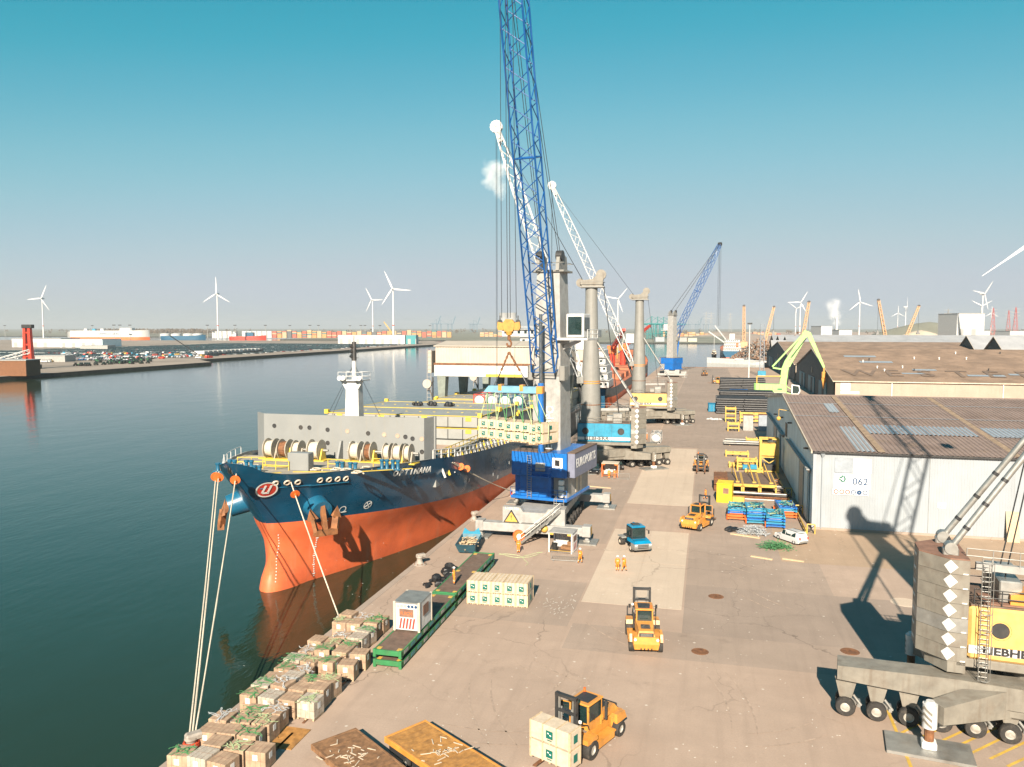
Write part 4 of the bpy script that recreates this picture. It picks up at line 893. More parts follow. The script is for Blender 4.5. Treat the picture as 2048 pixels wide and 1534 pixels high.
    b = MB(); b.bb(-4.1,4.1,-4.2,6.0,7.2,10.6,.06); hs = up('engine_house', b, m_blue)
    b = MB(); b.bb(-2.9,1.8,-4.12,5.8,4.3,7.2,.05); up('lower_house', b, m_blue)
    b = MB(); b.box(1.85,4.0,-3.2,5.8,4.3,7.15); up('side_cabinet', b, m_lgrey)
    b = MB(); b.box(-4.0,-2.9,-3.2,5.8,4.3,7.15); up('side_cabinet', b, m_blue)
    b = MB(); b.bb(4.16,5.2,-4.0,6.4,7.3,10.7,.05); ct = up('side_container', b, m_hullshade if False else m_brk2)
    b = MB(); b.box(4.1,5.25,-4.05,6.45,10.7,10.82); up('container_roof', b, m_deckbrown, ct)
    b = MB(); b.box(-4.15,1.2,-4.25,6.05,10.6,10.7); up('house_roof', b, m_deckbrown)
    T_ = Rz @ frame((5.23,1.1,9.2),(0,1,0),(1,0,0)); text(words, m_label, 1.75, T_, t, 'house_lettering', .01, xs=.92, bold=.02)
    if not far:
        for i in range(6):
            b = MB(); b.box(-4.1+i*1.35,-4.06+i*1.35,-4.26,-4.2,7.3,10.5); up('panel_rib', b, m_blue)
        b = MB(); b.box(2.0,3.5,-4.28,-4.22,8.6,10.0); nb = up('white_plate', b, m_label); b = MB(); b.box(2.4,3.1,-4.31,-4.29,8.9,9.7); up('plate_mark', b, m_ink, nb)
        b = MB()
        for x in (-1.6,-1.0): b.cyl((x,-4.6,4.2),(x,-4.6,10.2),.05,n=5)
        for i in range(18): b.cyl((-1.6,-4.6,4.5+i*.33),(-1.0,-4.6,4.5+i*.33),.035,n=5)
        up('ladder', b, m_steel)
        b = MB(); b.box(-.9,1.9,-5.4,-4.2,7.3,7.45)
        for x in (-.9,.5,1.9): b.cyl((x,-5.4,7.4),(x,-5.4,8.6),.04,n=5)
        for z in (8.0,8.6): b.tube([(-.9,-4.2,z),(-.9,-5.4,z),(1.9,-5.4,z),(1.9,-4.2,z)],.04,5)
        up('service_platform', b, m_blue)
        b = MB()
        for z in (4.9,5.5): b.tube([(-4.2,-4.4,z),(4.2,-4.4,z)],.04,5); 
        for i in range(7): b.cyl((-4.2+i*1.4,-4.4,4.3),(-4.2+i*1.4,-4.4,5.5),.04,n=5)
        up('house_railing', b, m_blue)
        for i in range(3):
            b = MB(); b.bb(2.9,3.6,-4.3,-3.6,4.5+i*.85,5.2+i*.85,.08); up('fuel_drum', b, m_label)
        b = MB(); b.box(3.99,4.05,0,1.0,4.5,7.0); up('cabinet_door', b, m_cream); b = MB(); b.box(3.99,4.05,1.8,2.8,4.5,7.0); up('cabinet_door', b, m_cream)
    # tower
    b = MB(); sec = [(10.4,2.15,2.3),(24,2.0,2.1),(30,1.85,1.9),(tower_h-2.5,1.7,1.7)]
    b.loft([[(-w_,-.2-d_+1.2,z),(w_,-.2-d_+1.2,z),(w_,-.2+d_+1.2,z),(-w_,-.2+d_+1.2,z)] for z,w_,d_ in sec],True,cap1=True); tw = up('tower', b, m_lgrey)
    b = MB(); b.bb(-2.4,2.4,-1.0,3.0,tower_h-2.6,tower_h-2.3,.05); up('head_platform', b, m_grey, tw)
    for x in (-1.5,1.5):
        b = MB(); b.prism([(-1.2,tower_h-2.4),(2.6,tower_h-2.4),(2.2,tower_h-.4),(.6,tower_h+.1),(-.8,tower_h-.5)],x-.25,x+.25,'X'); up('head_bracket', b, m_grey, tw)
        b = MB(); b.cyl((x-.45,0,tower_h-.3),(x+.45,0,tower_h-.3),.75,n=16); up('head_sheave', b, m_dgrey, tw)
    b = MB(); b.tube([(-2.4,-1,tower_h-1.3),(2.4,-1,tower_h-1.3),(2.4,3,tower_h-1.3),(-2.4,3,tower_h-1.3),(-2.4,-1,tower_h-1.3)],.05,5); up('head_railing', b, m_grey, tw)
    b = MB(); b.box(-2.45,2.45,-1.3,-1.1,21.2,22.2); b.bb(-2.8,-2.0,-1.6,.2,20.5,22.6,.08); b.bb(2.0,2.8,-1.6,.2,20.5,22.6,.08); up('boom_hinge', b, m_grey, tw)
    T_ = Rz @ frame((.55,-1.36,15.2),(0,.10,1),(0,-1,0)); text(words, m_label, 1.7, T_, t, 'tower_lettering', .01, align='CENTER', xs=.95, bold=.02)
    # driver cab, on a bracket at the right side of the tower
    b = MB(); b.bb(3.0,5.6,-1.6,1.4,26.6,29.9,.1); cb_ = up('driver_cab', b, m_white)
    b = MB(); b.box(3.3,5.3,-1.66,-1.6,27.0,29.5); up('cab_window', b, m_glass, cb_); b = MB(); b.box(5.6,5.66,-1.3,.8,27.6,29.4); up('cab_window', b, m_glass, cb_)
    b = MB(); b.bb(1.7,6.2,-1.8,3.0,26.2,26.55,.05); b.beam((1.6,.5,25.0),(4.4,.5,26.2),.5)
    for x,y in ((6.2,-1.8),(6.2,.6),(6.2,3),(3.9,3),(1.9,3)): b.cyl((x,y,26.5),(x,y,27.7),.05,n=5)
    for z in (27.1,27.7): b.tube([(6.2,-1.8,z),(6.2,3,z),(1.9,3,z)],.05,5)
    up('cab_platform', b, m_white, cb_)
    # boom
    hinge = Rz @ Vector((0,-1.7,22.0)); tipL = Vector(tip)-Vector((C[0],C[1],0))
    side = Rz @ Vector((1,0,0))
    b = MB(); ring = lattice(b, hinge, tipL, 3.4, 2.2, 1.6, 1.4, 26, .13 if not far else .16, .07 if not far else .1, side, mid=(3.0,2.3), ends=.1); bm_ = b.build('boom', m_boomb, t, smooth=60)
    for i in (13,26):
        b = MB()
        for k in range(4): b.cyl(ring[i][k],ring[i][(k+1)%4],.12,n=6)
        b.build('boom_joint', m_boomb, bm_)
    b = MB()
    for k in range(2): b.beam(ring[0][k]-(ring[1][k]-ring[0][k])*.4, ring[0][k], .5,.7)
    b.build('boom_foot', m_boomb, bm_)
    mid = hinge.lerp(tipL,.14); low = Rz @ Vector((.2,-3.9,8.6)); 
    b = MB(); b.cyl(low, low.lerp(mid+Vector((0,0,0)),.55), .42, n=12); b.build('luffing_cylinder', m_blue, t, smooth=50)
    b = MB(); b.cyl(low.lerp(mid,.55), mid, .24, n=12); b.build('cylinder_rod', m_chrome, t, smooth=50)
    b = MB(); b.bb(low.x-.7,low.x+.7,low.y-.7,low.y+.5,low.z-.6,low.z+.6,.1); b.build('cylinder_foot', m_lgrey, t)
    b = MB(); b.cyl(tipL-side*.9, tipL+side*.9, 1.0, n=18); b.build('tip_sheave', m_dgrey, t)
    hd = [Rz @ Vector((x,0,tower_h+.2)) for x in (-1.5,-1.2,1.2,1.5)]
    for i, p in enumerate(hd): rope([p, tipL+side*(-.6+.4*i)], .045 if not far else .07, t, 'luffing_rope')
    if hook is not None:
        hk = Vector(hook)-Vector((C[0],C[1],0))
        for dx in (-1.3,-.25,.25,1.3): rope([tipL+side*(dx*.6), hk+side*dx*.75+Vector((0,0,1.0))], .04 if not far else .06, t)
    return t
m_boomb = mat('boom_blue', (.006,.09,.31), .4, var=.12)
m_brk2 = mat('container_grey_blue', (.20,.215,.30), .6, var=.1, streak=(.15,.13,.13), samt=.3)
HK = U(1018,652,96.5)
C1 = (-22.0,110.4)
blue_crane(C1, R(-9), (HK.x-.4,HK.y,78.0), HK, 'blue and grey harbour crane in the middle with tall blue lattice boom')
B4 = G(1345,752); tip4 = U(1440,488,452)
blue_crane((B4.x,B4.y), R(150), tip4, (tip4.x,tip4.y,28+ (655-655)/1570*450), 'small blue harbour crane at the far end of the quay', True, tower_h=37.5, brz=0)
# ------------------------------------------------ hook block, spreader beam and hanging crates
m_hook = mat('hook_ochre', (.52,.27,.05), .6, dirt=(.25,.12,.04), damt=.6, dscale=3)
hk = thing('hook_block', 'yellow hook block hanging beside the blue boom', 'hook block', HK); hk.scale = (.6,.6,.75)
b = MB(); b.prism([(-.85,-.9),(.85,-.9),(1.2,-.2),(1.2,.6),(.6,1.1),(-.6,1.1),(-1.2,.6),(-1.2,-.2)],-.5,.5,'Y'); b.build('body', m_hook, hk)
for s_ in (-1,1):
    b = MB(); b.prism([(s_*1.1,-.7),(s_*2.2,-.7),(s_*2.45,-.2),(s_*2.3,.7),(s_*1.15,.5)],-.4,.4,'Y'); b.build('sheave_cheek', m_hook, hk)
    b = MB(); b.cyl((s_*1.9,-.25,.55),(s_*1.9,.25,.55),.5,n=16); b.build('sheave', m_dgrey, hk)
    b = MB(); b.beam((s_*1.9,0,.6),(s_*1.9,0,1.7),.18); b.build('rope_socket', m_dgrey, hk)
b = MB(); b.cyl((0,0,-.9),(0,0,-1.5),.75,.55,n=14); b.build('swivel', m_hook, hk)
b = MB(); b.cyl((0,0,-1.5),(0,0,-2.3),.32,n=10); b.tube([(0,0,-2.2),(.45,0,-2.6),(.5,0,-3.1),(.1,0,-3.4),(-.35,0,-3.2),(-.45,0,-2.8)],.2,8); b.build('hook', m_rust, hk)
SPZ = HK.z-11.0; SPC = Vector((HK.x+.4,HK.y-.2,U(1030,778,96.5).z)); SPZ = SPC.z; la = R(-6)
sp = thing('spreader_beam', 'pale blue spreader beam hung on chains from the hook block', 'spreader beam', SPC, la)
b = MB(); b.prism([(-3.6,-.45),(3.3,-.45),(3.3,.35),(-2.9,.35)],-.45,.45,'Y'); b.build('beam', mat('pale_blue_paint',(.17,.38,.52),.5,dirt=(.2,.25,.3),damt=.4), sp)
for x in (-1.4,1.4):
    b = MB(); b.box(x-.22,x+.22,-.5,.5,-.2,.55); b.build('clamp', m_yel, sp)
b = MB(); b.bb(3.3,4.1,-.5,.5,-.5,.4,.06); b.build('end_block', m_yel, sp)
hkl = Vector(HK)-SPC
for sx in (-2.2,2.2):
    b = MB(); p0 = Matrix.Rotation(-la,4,'Z') @ (hkl+Vector((0,0,-3.2))); p1 = Vector((sx,0,.4)); k = 9
    for i in range(k):
        a = p0.lerp(p1,i/k*.55); c = p0.lerp(p1,(i+1.15)/k*.55); b.beam(a,c,.26 if i%2 else .12,.12 if i%2 else .26)
    b.build('chain', m_rust, sp)
    for dy in (-.3,.3):
        b = MB(); b.tube([p0.lerp(p1,.55), p1+Vector((0,dy,0))],.05,5); b.build('sling', m_wire, sp)
# crates: plywood boxes with battens and a green printed square
def crate_meshes(w_, d_, h_):
    b = MB(); b.bb(-w_/2,w_/2,-d_/2,d_/2,.09,h_,.015); body = b.mesh('crate_body', m_wood)
    b = MB()
    for x in (-w_/2+.06, w_/2-.06, -w_*.17, w_*.17):
        for y in (-d_/2-.012, d_/2+.012): b.box(x-.05,x+.05,y-.014,y+.014,.05,h_+.02)
        b.box(x-.05,x+.05,-d_/2-.03,d_/2+.03,h_,h_+.025)
    for y in (-d_/2+.06, d_/2-.06):
        for x in (-w_/2-.012, w_/2+.012): b.box(x-.014,x+.014,y-.05,y+.05,.05,h_+.02)
    for x in (-w_/2+.1,0,w_/2-.1): b.box(x-.06,x+.06,-d_/2,d_/2,0,.09)
    bat = b.mesh('crate_battens', m_batten)
    s_ = min(w_,h_)*.42; b = MB()
    b.box(-s_/2,s_/2,-d_/2-.032,-d_/2-.002,h_*.5-s_*.42,h_*.5+s_*.58); lg = b.mesh('crate_logo', m_logo)
    b = MB(); b.box(w_/2+.002,w_/2+.032,-s_*.4,s_*.4,h_*.5-s_*.42,h_*.5+s_*.58); lg2 = b.mesh('crate_logo', m_logo)
    b = MB()
    for dx, dz_, rr_ in ((-.12,.18,0),(.12,-.02,0)): b.cb((dx*s_*1.4,-d_/2-.036,h_*.5+s_*.08+dz_*s_),(s_*.24,.012,s_*.13),ry=.35)
    mk = b.mesh('crate_logo_mark', m_label)
    b = MB(); b.box(-s_*.35,s_*.35,-d_/2-.03,-d_/2-.002,h_*.5-s_*.68,h_*.5-s_*.58); tx = b.mesh('crate_text', m_logo)
    return body, bat, lg, lg2, mk, tx
CR = crate_meshes(1.22,2.9,1.2); CRS = crate_meshes(1.2,2.8,1.1); CRB = crate_meshes(3.1,1.25,1.2)
def crate(ms, loc, rz, label, group, side_logo=True):
    t = thing('plywood_crate', label, 'crate', loc, rz, group)
    inst('box', ms[0], t); inst('battens', ms[1], t); lg = inst('printed_square', ms[2], t); inst('square_mark', ms[4], lg); inst('printed_line', ms[5], t)
    if side_logo: inst('printed_square', ms[3], t)
    return t
names8 = ('leftmost','second from the left','third from the left','fourth from the left','fifth from the left','sixth from the left','seventh from the left','rightmost')
CW = 1.24
for i in range(8):
    q = Vector((0,1.3,0))+U(968+ i*17.3, 880, 95.3-(.55*i if i<6 else .55*5+.8*(i-5))); off = (0,-.03,-.06,-.18,-.16,-.2,-.3,-.12)[i]; rr_ = R((-2,-4,-3,-6,-5,-9,-11,-28)[i])
    for k in range(2):
        crate(CRS, (q.x,q.y,U(968,876,95).z+off+k*1.2), rr_, f'plywood crate, {names8[i]} in the {"upper" if k else "lower"} row hanging from the crane', 'crates hanging from the crane')
    b = MB(); 
    b.box(-.62,.62,-1.42,1.42,-.02,.02); b.build('load_skid', m_batten, label=f'thin timber skid under the {names8[i]} pair of hanging crates', cat='skid', group='skids under the hanging crates', loc=(q.x,q.y,U(968,876,95).z+off-.02), rz=rr_)
    for dx in (-.5,.5):
        b = MB(); z1 = U(968,876,95).z+off+2.4; spx = SPC+Matrix.Rotation(la,4,'Z') @ Vector((-3.2+i*.9,0,-.45))
        b.tube([(q.x+dx*.9,q.y-1.46,z1-1.9),(q.x+dx,q.y-1.3,z1),tuple(spx)],.045,5); b.build('lifting_strap', m_strap if (i+int(dx>0))%2 else m_strap2, label=f'{"left" if dx<0 else "right"} strap over the {names8[i]} pair of hanging crates', cat='strap', group='straps holding the hanging crates')
# ------------------------------------------------ column cranes with lattice boom
def column_crane(C, rz, tip, mt_house, label, words=True, brz=0.0, th=36.5, detail=False, boomcol=None, base='x', wordx=-2.2, plate=None, hook=None):
    t = thing('harbour_crane', label, 'crane', (C[0],C[1],0), 0, 'mobile harbour cranes on the quay')
    Rz = Matrix.Rotation(rz,4,'Z')
    def up(nm, b, mt, par=None, **k): b.v = [tuple(Rz @ Vector(p)) for p in b.v]; return b.build(nm, mt, par or t, **k)
    Rb = Matrix.Rotation(brz,4,'Z')
    def lo(nm, b, mt, par=None, **k): b.v = [tuple(Rb @ Vector(p)) for p in b.v]; return b.build(nm, mt, par or t, **k)
    # --- undercarriage: two travelling beams with bogies and four support arms with pads
    b = MB(); b.cyl((0,0,3.1),(0,0,4.7),2.7,2.5,n=28); lo('slew_ring', b, m_olive)
    b = MB(); b.bb(-3.4,3.4,-3.4,3.4,1.7,3.3,.15); lo('undercarriage_body', b, m_olive)
    for sy in ((-1,) if detail else (-1,1)):
        y = sy*2.6
        b = MB(); b.prism([(-13.6,2.75),(-13.6,3.75),(-6,4.0),(0,3.9),(6,4.0),(13.6,3.75),(13.6,2.75),(6,2.4),(-6,2.4)],y-1.0,y+1.0,'Y'); bmz = lo('travel_beam', b, m_olive)
        xs = (-13.0,-10.95,-8.9,-6.85,-4.8,-2.75, 4.8,6.85,8.9,10.95,13.0)
        for x in xs:
            b = MB(); b.prism([(x-.75,2.75),(x+.75,2.75),(x+.4,1.3),(x-.4,1.3)],y-.55,y+.55,'Y'); lo('bogie_post', b, m_olive)
            if detail:
                b = MB(); b.beam((x-.2,y,1.3),(x+.95,y-.1,.75),.25,.3); b.beam((x+.9,y-.5,.8),(x+.9,y+.5,.8),.22); b.cyl((x+.5,y-.35,1.5),(x+1.05,y-.35,.8),.1); lo('bogie_arm', b, m_steel)
            for dy in (-.62,.62):
                w = wheel(t, Rb @ Vector((x,y+dy,.68)), .68, .5, 'Y', rim=m_rim); w.rotation_euler = (0,0,brz)
    for ax, ay, L_ in ((-1,-1,9.6),(1,-1,9.6),(-1,1,9.6),(1,1,9.6)):
        d = Vector((ax*.78,ay*.62,0)).normalized(); e = d*L_; lat = Vector((-d.y,d.x,0))
        b = MB(); p0 = d*2.5; 
        b.loft([[p0-lat*1.0+Vector((0,0,1.7)),p0+lat*1.0+Vector((0,0,1.7)),p0+lat*1.0+Vector((0,0,3.9)),p0-lat*1.0+Vector((0,0,3.9))],[e-lat*.6+Vector((0,0,1.9)),e+lat*.6+Vector((0,0,1.9)),e+lat*.6+Vector((0,0,3.1)),e-lat*.6+Vector((0,0,3.1))]],True,cap0=True,cap1=True); arm = lo('support_arm', b, m_olive)
        f_ = e+d*.55
        b = MB(); b.cyl(f_+Vector((0,0,1.6)),f_+Vector((0,0,3.2)),.46,n=16); b.cyl(f_+Vector((0,0,3.2)),f_+Vector((0,0,3.4)),.36,.25,n=16); lo('jack_sleeve', b, m_white if detail else m_olive, arm, smooth=40)
        for k in range(3):
            b = MB(); z = 1.85+k*.42
            for s_ in (-1,1):
                for q in range(4):
                    a0 = math.atan2(d.y,d.x)+s_*q*.28; a1 = a0+s_*.28; P = lambda a, zz: f_+Vector((.47*math.cos(a),.47*math.sin(a),zz))
                    b.add([P(a0,z+.42-q*.1),P(a1,z+.32-q*.1),P(a1,z+.12-q*.1),P(a0,z+.22-q*.1)],[(0,1,2,3)])
            lo('chevron', b, m_olive if detail else m_label, arm)
        b = MB(); b.cyl(f_+Vector((0,0,.35)),f_+Vector((0,0,1.5)),.3,n=12); lo('jack_rod', b, m_rust, arm)
        b = MB(); b.bb(f_.x-.45,f_.x+.45,f_.y-.45,f_.y+.45,.2,.7,.08); lo('jack_shoe', b, m_label, arm)
        b = MB(); b.prism([(f_.x-2.6,f_.y-1.4),(f_.x+2.6,f_.y-1.4),(f_.x+2.6,f_.y+1.4),(f_.x-2.6,f_.y+1.4)],.02,.22); lo('foot_plate', b, m_steel, arm)
    # --- slewing house; local +x is the boom side, counterweight at -x
    b = MB(); b.bb(-6.2,5.2,-2.7,2.7,4.7,5.3,.05); up('turntable', b, m_olive)
    b = MB(); b.bb(-5.5,5.0,-2.72,2.72,5.3,9.0,.18); hs = up('machine_house', b, mt_house)
    b = MB(); b.bb(-5.4,4.9,-2.6,2.6,9.0,9.12,.03); up('house_deck', b, m_deckbrown)
    for sy in (-1,1):
        b = MB(); b.box(-5.45,4.9,sy*2.73-.01,sy*2.73+.01,5.75,6.3); st = up('name_stripe', b, m_label)
        o = (-.4,sy*2.75,6.02); T_ = Rz @ frame(o,(-sy if False else (1 if sy<0 else -1),0,0),(0,sy,0))
        text('LIEBHERR', m_ink, .74 if detail else .95, T_ @ Matrix.Translation((wordx if sy<0 else -wordx,0,0)), t, 'house_lettering', .01, xs=1.2, bold=.03)
        for x in (-3.6,3.4):
            b = MB(); b.lathe([(0,0),(.52,0),(.56,.05),(.66,.05),(.66,0)],20,axis='Y',c=(x,sy*2.76,7.5)); up('round_vent', b, m_dgrey)
        for x in (-1.8,1.6):
            b = MB(); b.box(x-.015,x+.015,sy*2.735-.012,sy*2.735+.012,5.4,8.8); up('panel_joint', b, m_dgrey)
        b = MB()
        for i in range(7): b.cyl((-5.2+i*1.65,sy*2.55,9.1),(-5.2+i*1.65,sy*2.55,10.2),.04,n=5)
        for z in (9.65,10.2): b.cyl((-5.2,sy*2.55,z),(4.7,sy*2.55,z),.04,n=5)
        up('deck_railing', b, m_dgrey if detail else m_olive)
    if plate:
        b = MB(); b.box(-1.9,1.2,-2.79,-2.77,6.9,7.6); up('company_plate', b, m_label); text(plate, m_lgrey, .62, Rz @ frame((-.35,-2.80,7.25),(1,0,0),(0,-1,0)), t, 'company_lettering', .003)
        text('500', m_label, .8, Rz @ frame((3.3,-2.80,6.1),(1,0,0),(0,-1,0)), t, 'number_lettering', .003)
    for x0,x1,y0,y1,h in ((-3.6,-2.2,-1.9,.4,1.6),(-1.9,-.6,-2.1,-.6,1.1),(3.0,4.6,-2.2,-.4,2.9),(-3.8,-2.0,.9,2.2,1.9)):
        b = MB(); b.bb(x0,x1,y0,y1,9.12,9.12+h,.08); up('deck_cabinet', b, m_steel if x0<0 else mt_house)
    if detail:
        b = MB(); b.prism([(-3.0,9.2),(-.2,9.2),(-.2,9.6),(-1.4,10.4),(-3.0,9.9)],-2.3,-.9,'Y'); up('engine_hood', b, m_yel)
        b = MB(); b.prism([(-4.6,9.14),(2.8,9.14),(2.8,9.24),(-4.6,9.24)],-2.45,-.2,'Y'); up('deck_plate', b, m_brick)
    # --- counterweight: stacked plates with chamfered back
    sc_ = [(-5.55,-2.75),(-6.75,-2.75),(-8.5,-1.1),(-8.5,1.1),(-6.75,2.75),(-5.55,2.75)]
    n_, z0, hp = 7, 5.0, 1.02
    for k in range(n_):
        b = MB(); z = z0+k*hp; b.prism(sc_,z,z+hp-.025); pl = up('counterweight_plate', b, m_olive if k != 2 else m_steel)
        for s_ in (-1,1):
            ex, ey = -6.75, s_*2.75; dx, dy = -1.75/2.405*.46, -s_*1.65/2.405*.46; zz = z+hp/2
            b = MB(); o = Vector((0,s_*.012,0)); b.add([Vector((ex,ey,zz+.47))+o,Vector((ex+.48,ey,zz))+o,Vector((ex,ey,zz-.47))+o],[(0,1,2)])
            o2 = Vector((-.012,s_*.012,0)); b.add([Vector((ex,ey,zz+.47))+o2,Vector((ex+dx,ey+dy,zz))+o2,Vector((ex,ey,zz-.47))+o2],[(0,1,2)]); up('diamond_mark', b, m_label, pl)
        b = MB(); b.box(-8.52,-8.505,-.12,.75,z+.38,z+.56); up('plate_slot', b, m_label, pl)
        b = MB(); b.box(-5.95,-5.65,-2.765,-2.752,z+.02,z+.1); up('plate_tag', b, m_label, pl)
    zt = z0+n_*hp
    b = MB(); b.prism([(x*1.0,y*.98) for x,y in sc_],zt-.02,zt+.06); up('counterweight_top', b, m_brick)
    b = MB(); b.prism([(-5.6,-2.7),(-6.7,-2.7),(-7.9,-1.1),(-7.9,1.1),(-6.7,2.7),(-5.6,2.7)],4.2,5.0); up('counterweight_frame', b, m_olive)
    # --- column tower
    TX = 2.6
    b = MB(); b.lathe([(2.0,8.9),(2.0,12.5),(1.98,12.5),(1.86,17),(1.72,20.5),(1.40,26),(1.22,th-3),(1.22,th-.6)],28,c=(TX,0,0)); tw = up('tower_column', b, m_grey, smooth=40)
    for z in (12.5,16.8,17.2):
        b = MB(); r_ = 2.02 if z<13 else 1.90; b.lathe([(r_-.1,z),(r_+.02,z),(r_+.02,z+.16),(r_-.1,z+.16)],28,c=(TX,0,0)); up('column_band', b, m_yel if z>16 else m_rust, tw)
    b = MB(); b.bb(TX-2.6,TX+2.2,-1.6,1.6,th-.6,th-.35,.03); up('head_platform', b, m_grey, tw)
    b = MB(); b.prism([(TX-2.2,th-.4),(TX+1.7,th-.4),(TX+2.3,th+.3),(TX+1.6,th+.9),(TX-.2,th+1.1),(TX-1.8,th+2.6),(TX-2.5,th+2.2)],-.75,.75,'Y'); up('head_casting', b, m_olive, tw)
    for x,z,r_ in ((TX-1.9,th+2.0,1.0),(TX+2.2,th+.4,.85)):
        b = MB(); b.lathe([(0,-.5),(r_,-.5),(r_*.85,-.25),(r_,0),(r_*.85,.25),(r_,.5),(0,.5)],20,axis='Y',c=(x,0,z)); up('head_sheave', b, m_olive, tw)
    b = MB(); b.tube([(TX-2.6,-1.6,th+.5),(TX+2.2,-1.6,th+.5),(TX+2.2,1.6,th+.5),(TX-2.6,1.6,th+.5),(TX-2.6,-1.6,th+.5)],.045,5); up('head_railing', b, m_grey, tw)
    # lettering up the column
    for sy in (-1,):
        rT = 1.3; b = MB(); rg = []
        for z in (26.4,33.4):
            rg.append([(TX-.2+rT*math.sin(a)*(1.0 if z>30 else 1.05),-rT*math.cos(a)*(1.0 if z>30 else 1.07)-.04,z) for a in (-.62,-.4,-.2,0)])
        b.loft(rg); up('name_strip', b, m_label, tw)
        for k, ch_ in enumerate('LIEBHERR'): text(ch_, m_ink, .95, Rz @ frame((TX-.62,-1.33,27.0+k*.83),(0,0,1),(-.3,-1,0)), t, 'tower_lettering', .01, xs=.85, bold=.03)
    # two tie struts from counterweight to column
    for s_ in (-1,1):
        b = MB(); p0 = Vector((-6.6,s_*1.6,zt+.5)); p1 = Vector((TX-1.3,s_*.9,25.0)); b.cyl(p0,p1,.2 if not detail else .21,n=10); up('tie_strut', b, m_steel, smooth=50)
        b = MB(); b.bb(-7.1,-6.1,s_*1.6-.3,s_*1.6+.3,zt,zt+.55,.08); b.cyl((-6.6,s_*1.6-.4,zt+.55),(-6.6,s_*1.6+.4,zt+.55),.42,n=14); up('strut_lug', b, m_steel)
        d_ = (p1-p0).normalized()
        for k in (.12,.26,.4): b = MB(); b.cyl(p0.lerp(p1,k)-d_*.12,p0.lerp(p1,k)+d_*.12,.23 if detail else .22,n=10); up('strut_collar', b, m_dgrey)
    b = MB(); b.beam((-5.0,-1.5,zt-.6),(TX-1.7,-1.5,zt-.75),.4,.5); up('catwalk', b, m_lgrey)
    b = MB()
    for z in (.5,1.0): b.cyl((-5.6,-1.7,zt-.4+z),(TX-1.7,-1.7,zt-.5+z),.035,n=5)
    for i in range(5): b.cyl((-5.6+i*1.6,-1.7,zt-.5),(-5.6+i*1.6,-1.7,zt+.6),.035,n=5)
    up('catwalk_rail', b, m_steel)
    # caged ladder on the counterweight side of the house
    b = MB(); yl = -3.0; xl = -4.6
    for dx in (-.27,.27): b.cyl((xl+dx,yl,3.4),(xl+dx,yl,zt+.3),.035,n=5)
    for i in range(28): b.cyl((xl-.27,yl,3.6+i*.33),(xl+.27,yl,3.6+i*.33),.028,n=5)
    up('ladder', b, m_steel)
    b = MB()
    for i in range(8):
        z = 4.2+i*1.15; b.tube([(xl-.4*math.cos(a),yl-.1-.6*math.sin(a),z) for a in (0,.5,1.05,1.57,2.1,2.64,3.14)],.028,5)
    for a in (.5,1.57,2.64): b.cyl((xl-.4*math.cos(a),yl-.1-.6*math.sin(a),4.2),(xl-.4*math.cos(a),yl-.1-.6*math.sin(a),4.2+7*1.15),.022,n=4)
    up('ladder_cage', b, m_steel)
    # driver cab on the boom side of the column
    b = MB(); b.bb(TX+1.5,TX+3.9,-3.3,-1.2,23.4,26.2,.12); cb_ = up('driver_cab', b, m_white); b = MB(); b.box(TX+3.9,TX+3.94,-3.1,-1.4,23.7,25.9); up('cab_window', b, m_glass, cb_); b = MB(); b.box(TX+1.8,TX+3.6,-3.34,-3.3,24.2,25.9); up('cab_window', b, m_glass, cb_)
    # boom
    hinge = Rz @ Vector((TX+1.9,0,17.6)); tipL = Vector(tip)-Vector((C[0],C[1],0)); side = Rz @ Vector((0,1,0))
    b = MB(); lattice(b, hinge, tipL, 3.0, .8, 1.3, .8, 22, .13, .075, side, mid=(2.3,2.1), ends=.16); bm_ = b.build('boom', boomcol or m_white, t, smooth=60)
    b = MB(); b.bb(hinge.x-.7,hinge.x+.7,hinge.y-1.8,hinge.y+1.8,hinge.z-.8,hinge.z+.6,.1); b.build('boom_hinge', m_grey, t)
    ax = (tipL-hinge).normalized(); u_ = ax.cross(side).normalized()
    b = MB(); b.T = frame(tipL, ax, side); b.lathe([(0,-.55),(1.25,-.55),(1.05,-.3),(1.05,.3),(1.25,.55),(0,.55)],24); b.build('tip_sheave', m_white, t)
    b = MB()
    for k in range(14):
        a = k*math.pi/7; c_ = frame(tipL, ax, side); b.beam(c_ @ Vector((.3*math.cos(a),.3*math.sin(a),.6)), c_ @ Vector((1.35*math.cos(a),1.35*math.sin(a),.6)), .12)
    b.build('sheave_spokes', m_white, t)
    b = MB(); b.beam(tipL-ax*3.2,tipL-ax*.6,.9,1.1); b.build('boom_head', m_white, t)
    cy0 = Rz @ Vector((TX+1.6,0,13.5)); cy1 = hinge.lerp(tipL,.22)
    b = MB(); b.cyl(cy0,cy0.lerp(cy1,.55),.36,n=12); b.build('luffing_cylinder', m_dgrey, t, smooth=50); b = MB(); b.cyl(cy0.lerp(cy1,.55),cy1,.2,n=10); b.build('cylinder_rod', m_chrome, t, smooth=50)
    for s_ in (-.7,-.3,.3,.7): rope([Rz @ Vector((TX+1.8,s_,th+1.0)), tipL-side*s_*.5-ax*.5], .045, t)
    for s_ in (-.6,.6): rope([Rz @ Vector((TX-2.2,s_,th+1.4)), Rz @ Vector((-3.2,s_*1.5,9.9))], .05, t, 'winch_rope')
    if hook:
        hz = hook
        for s_ in (-.5,.5): rope([tipL+side*s_, Vector((tipL.x,tipL.y,hz))+side*s_], .04, t)
        b = MB(); b.bb(tipL.x-.7,tipL.x+.7,tipL.y-.4,tipL.y+.4,hz-1.6,hz,.12); b.build('hook_block', m_yel, t)
    return t
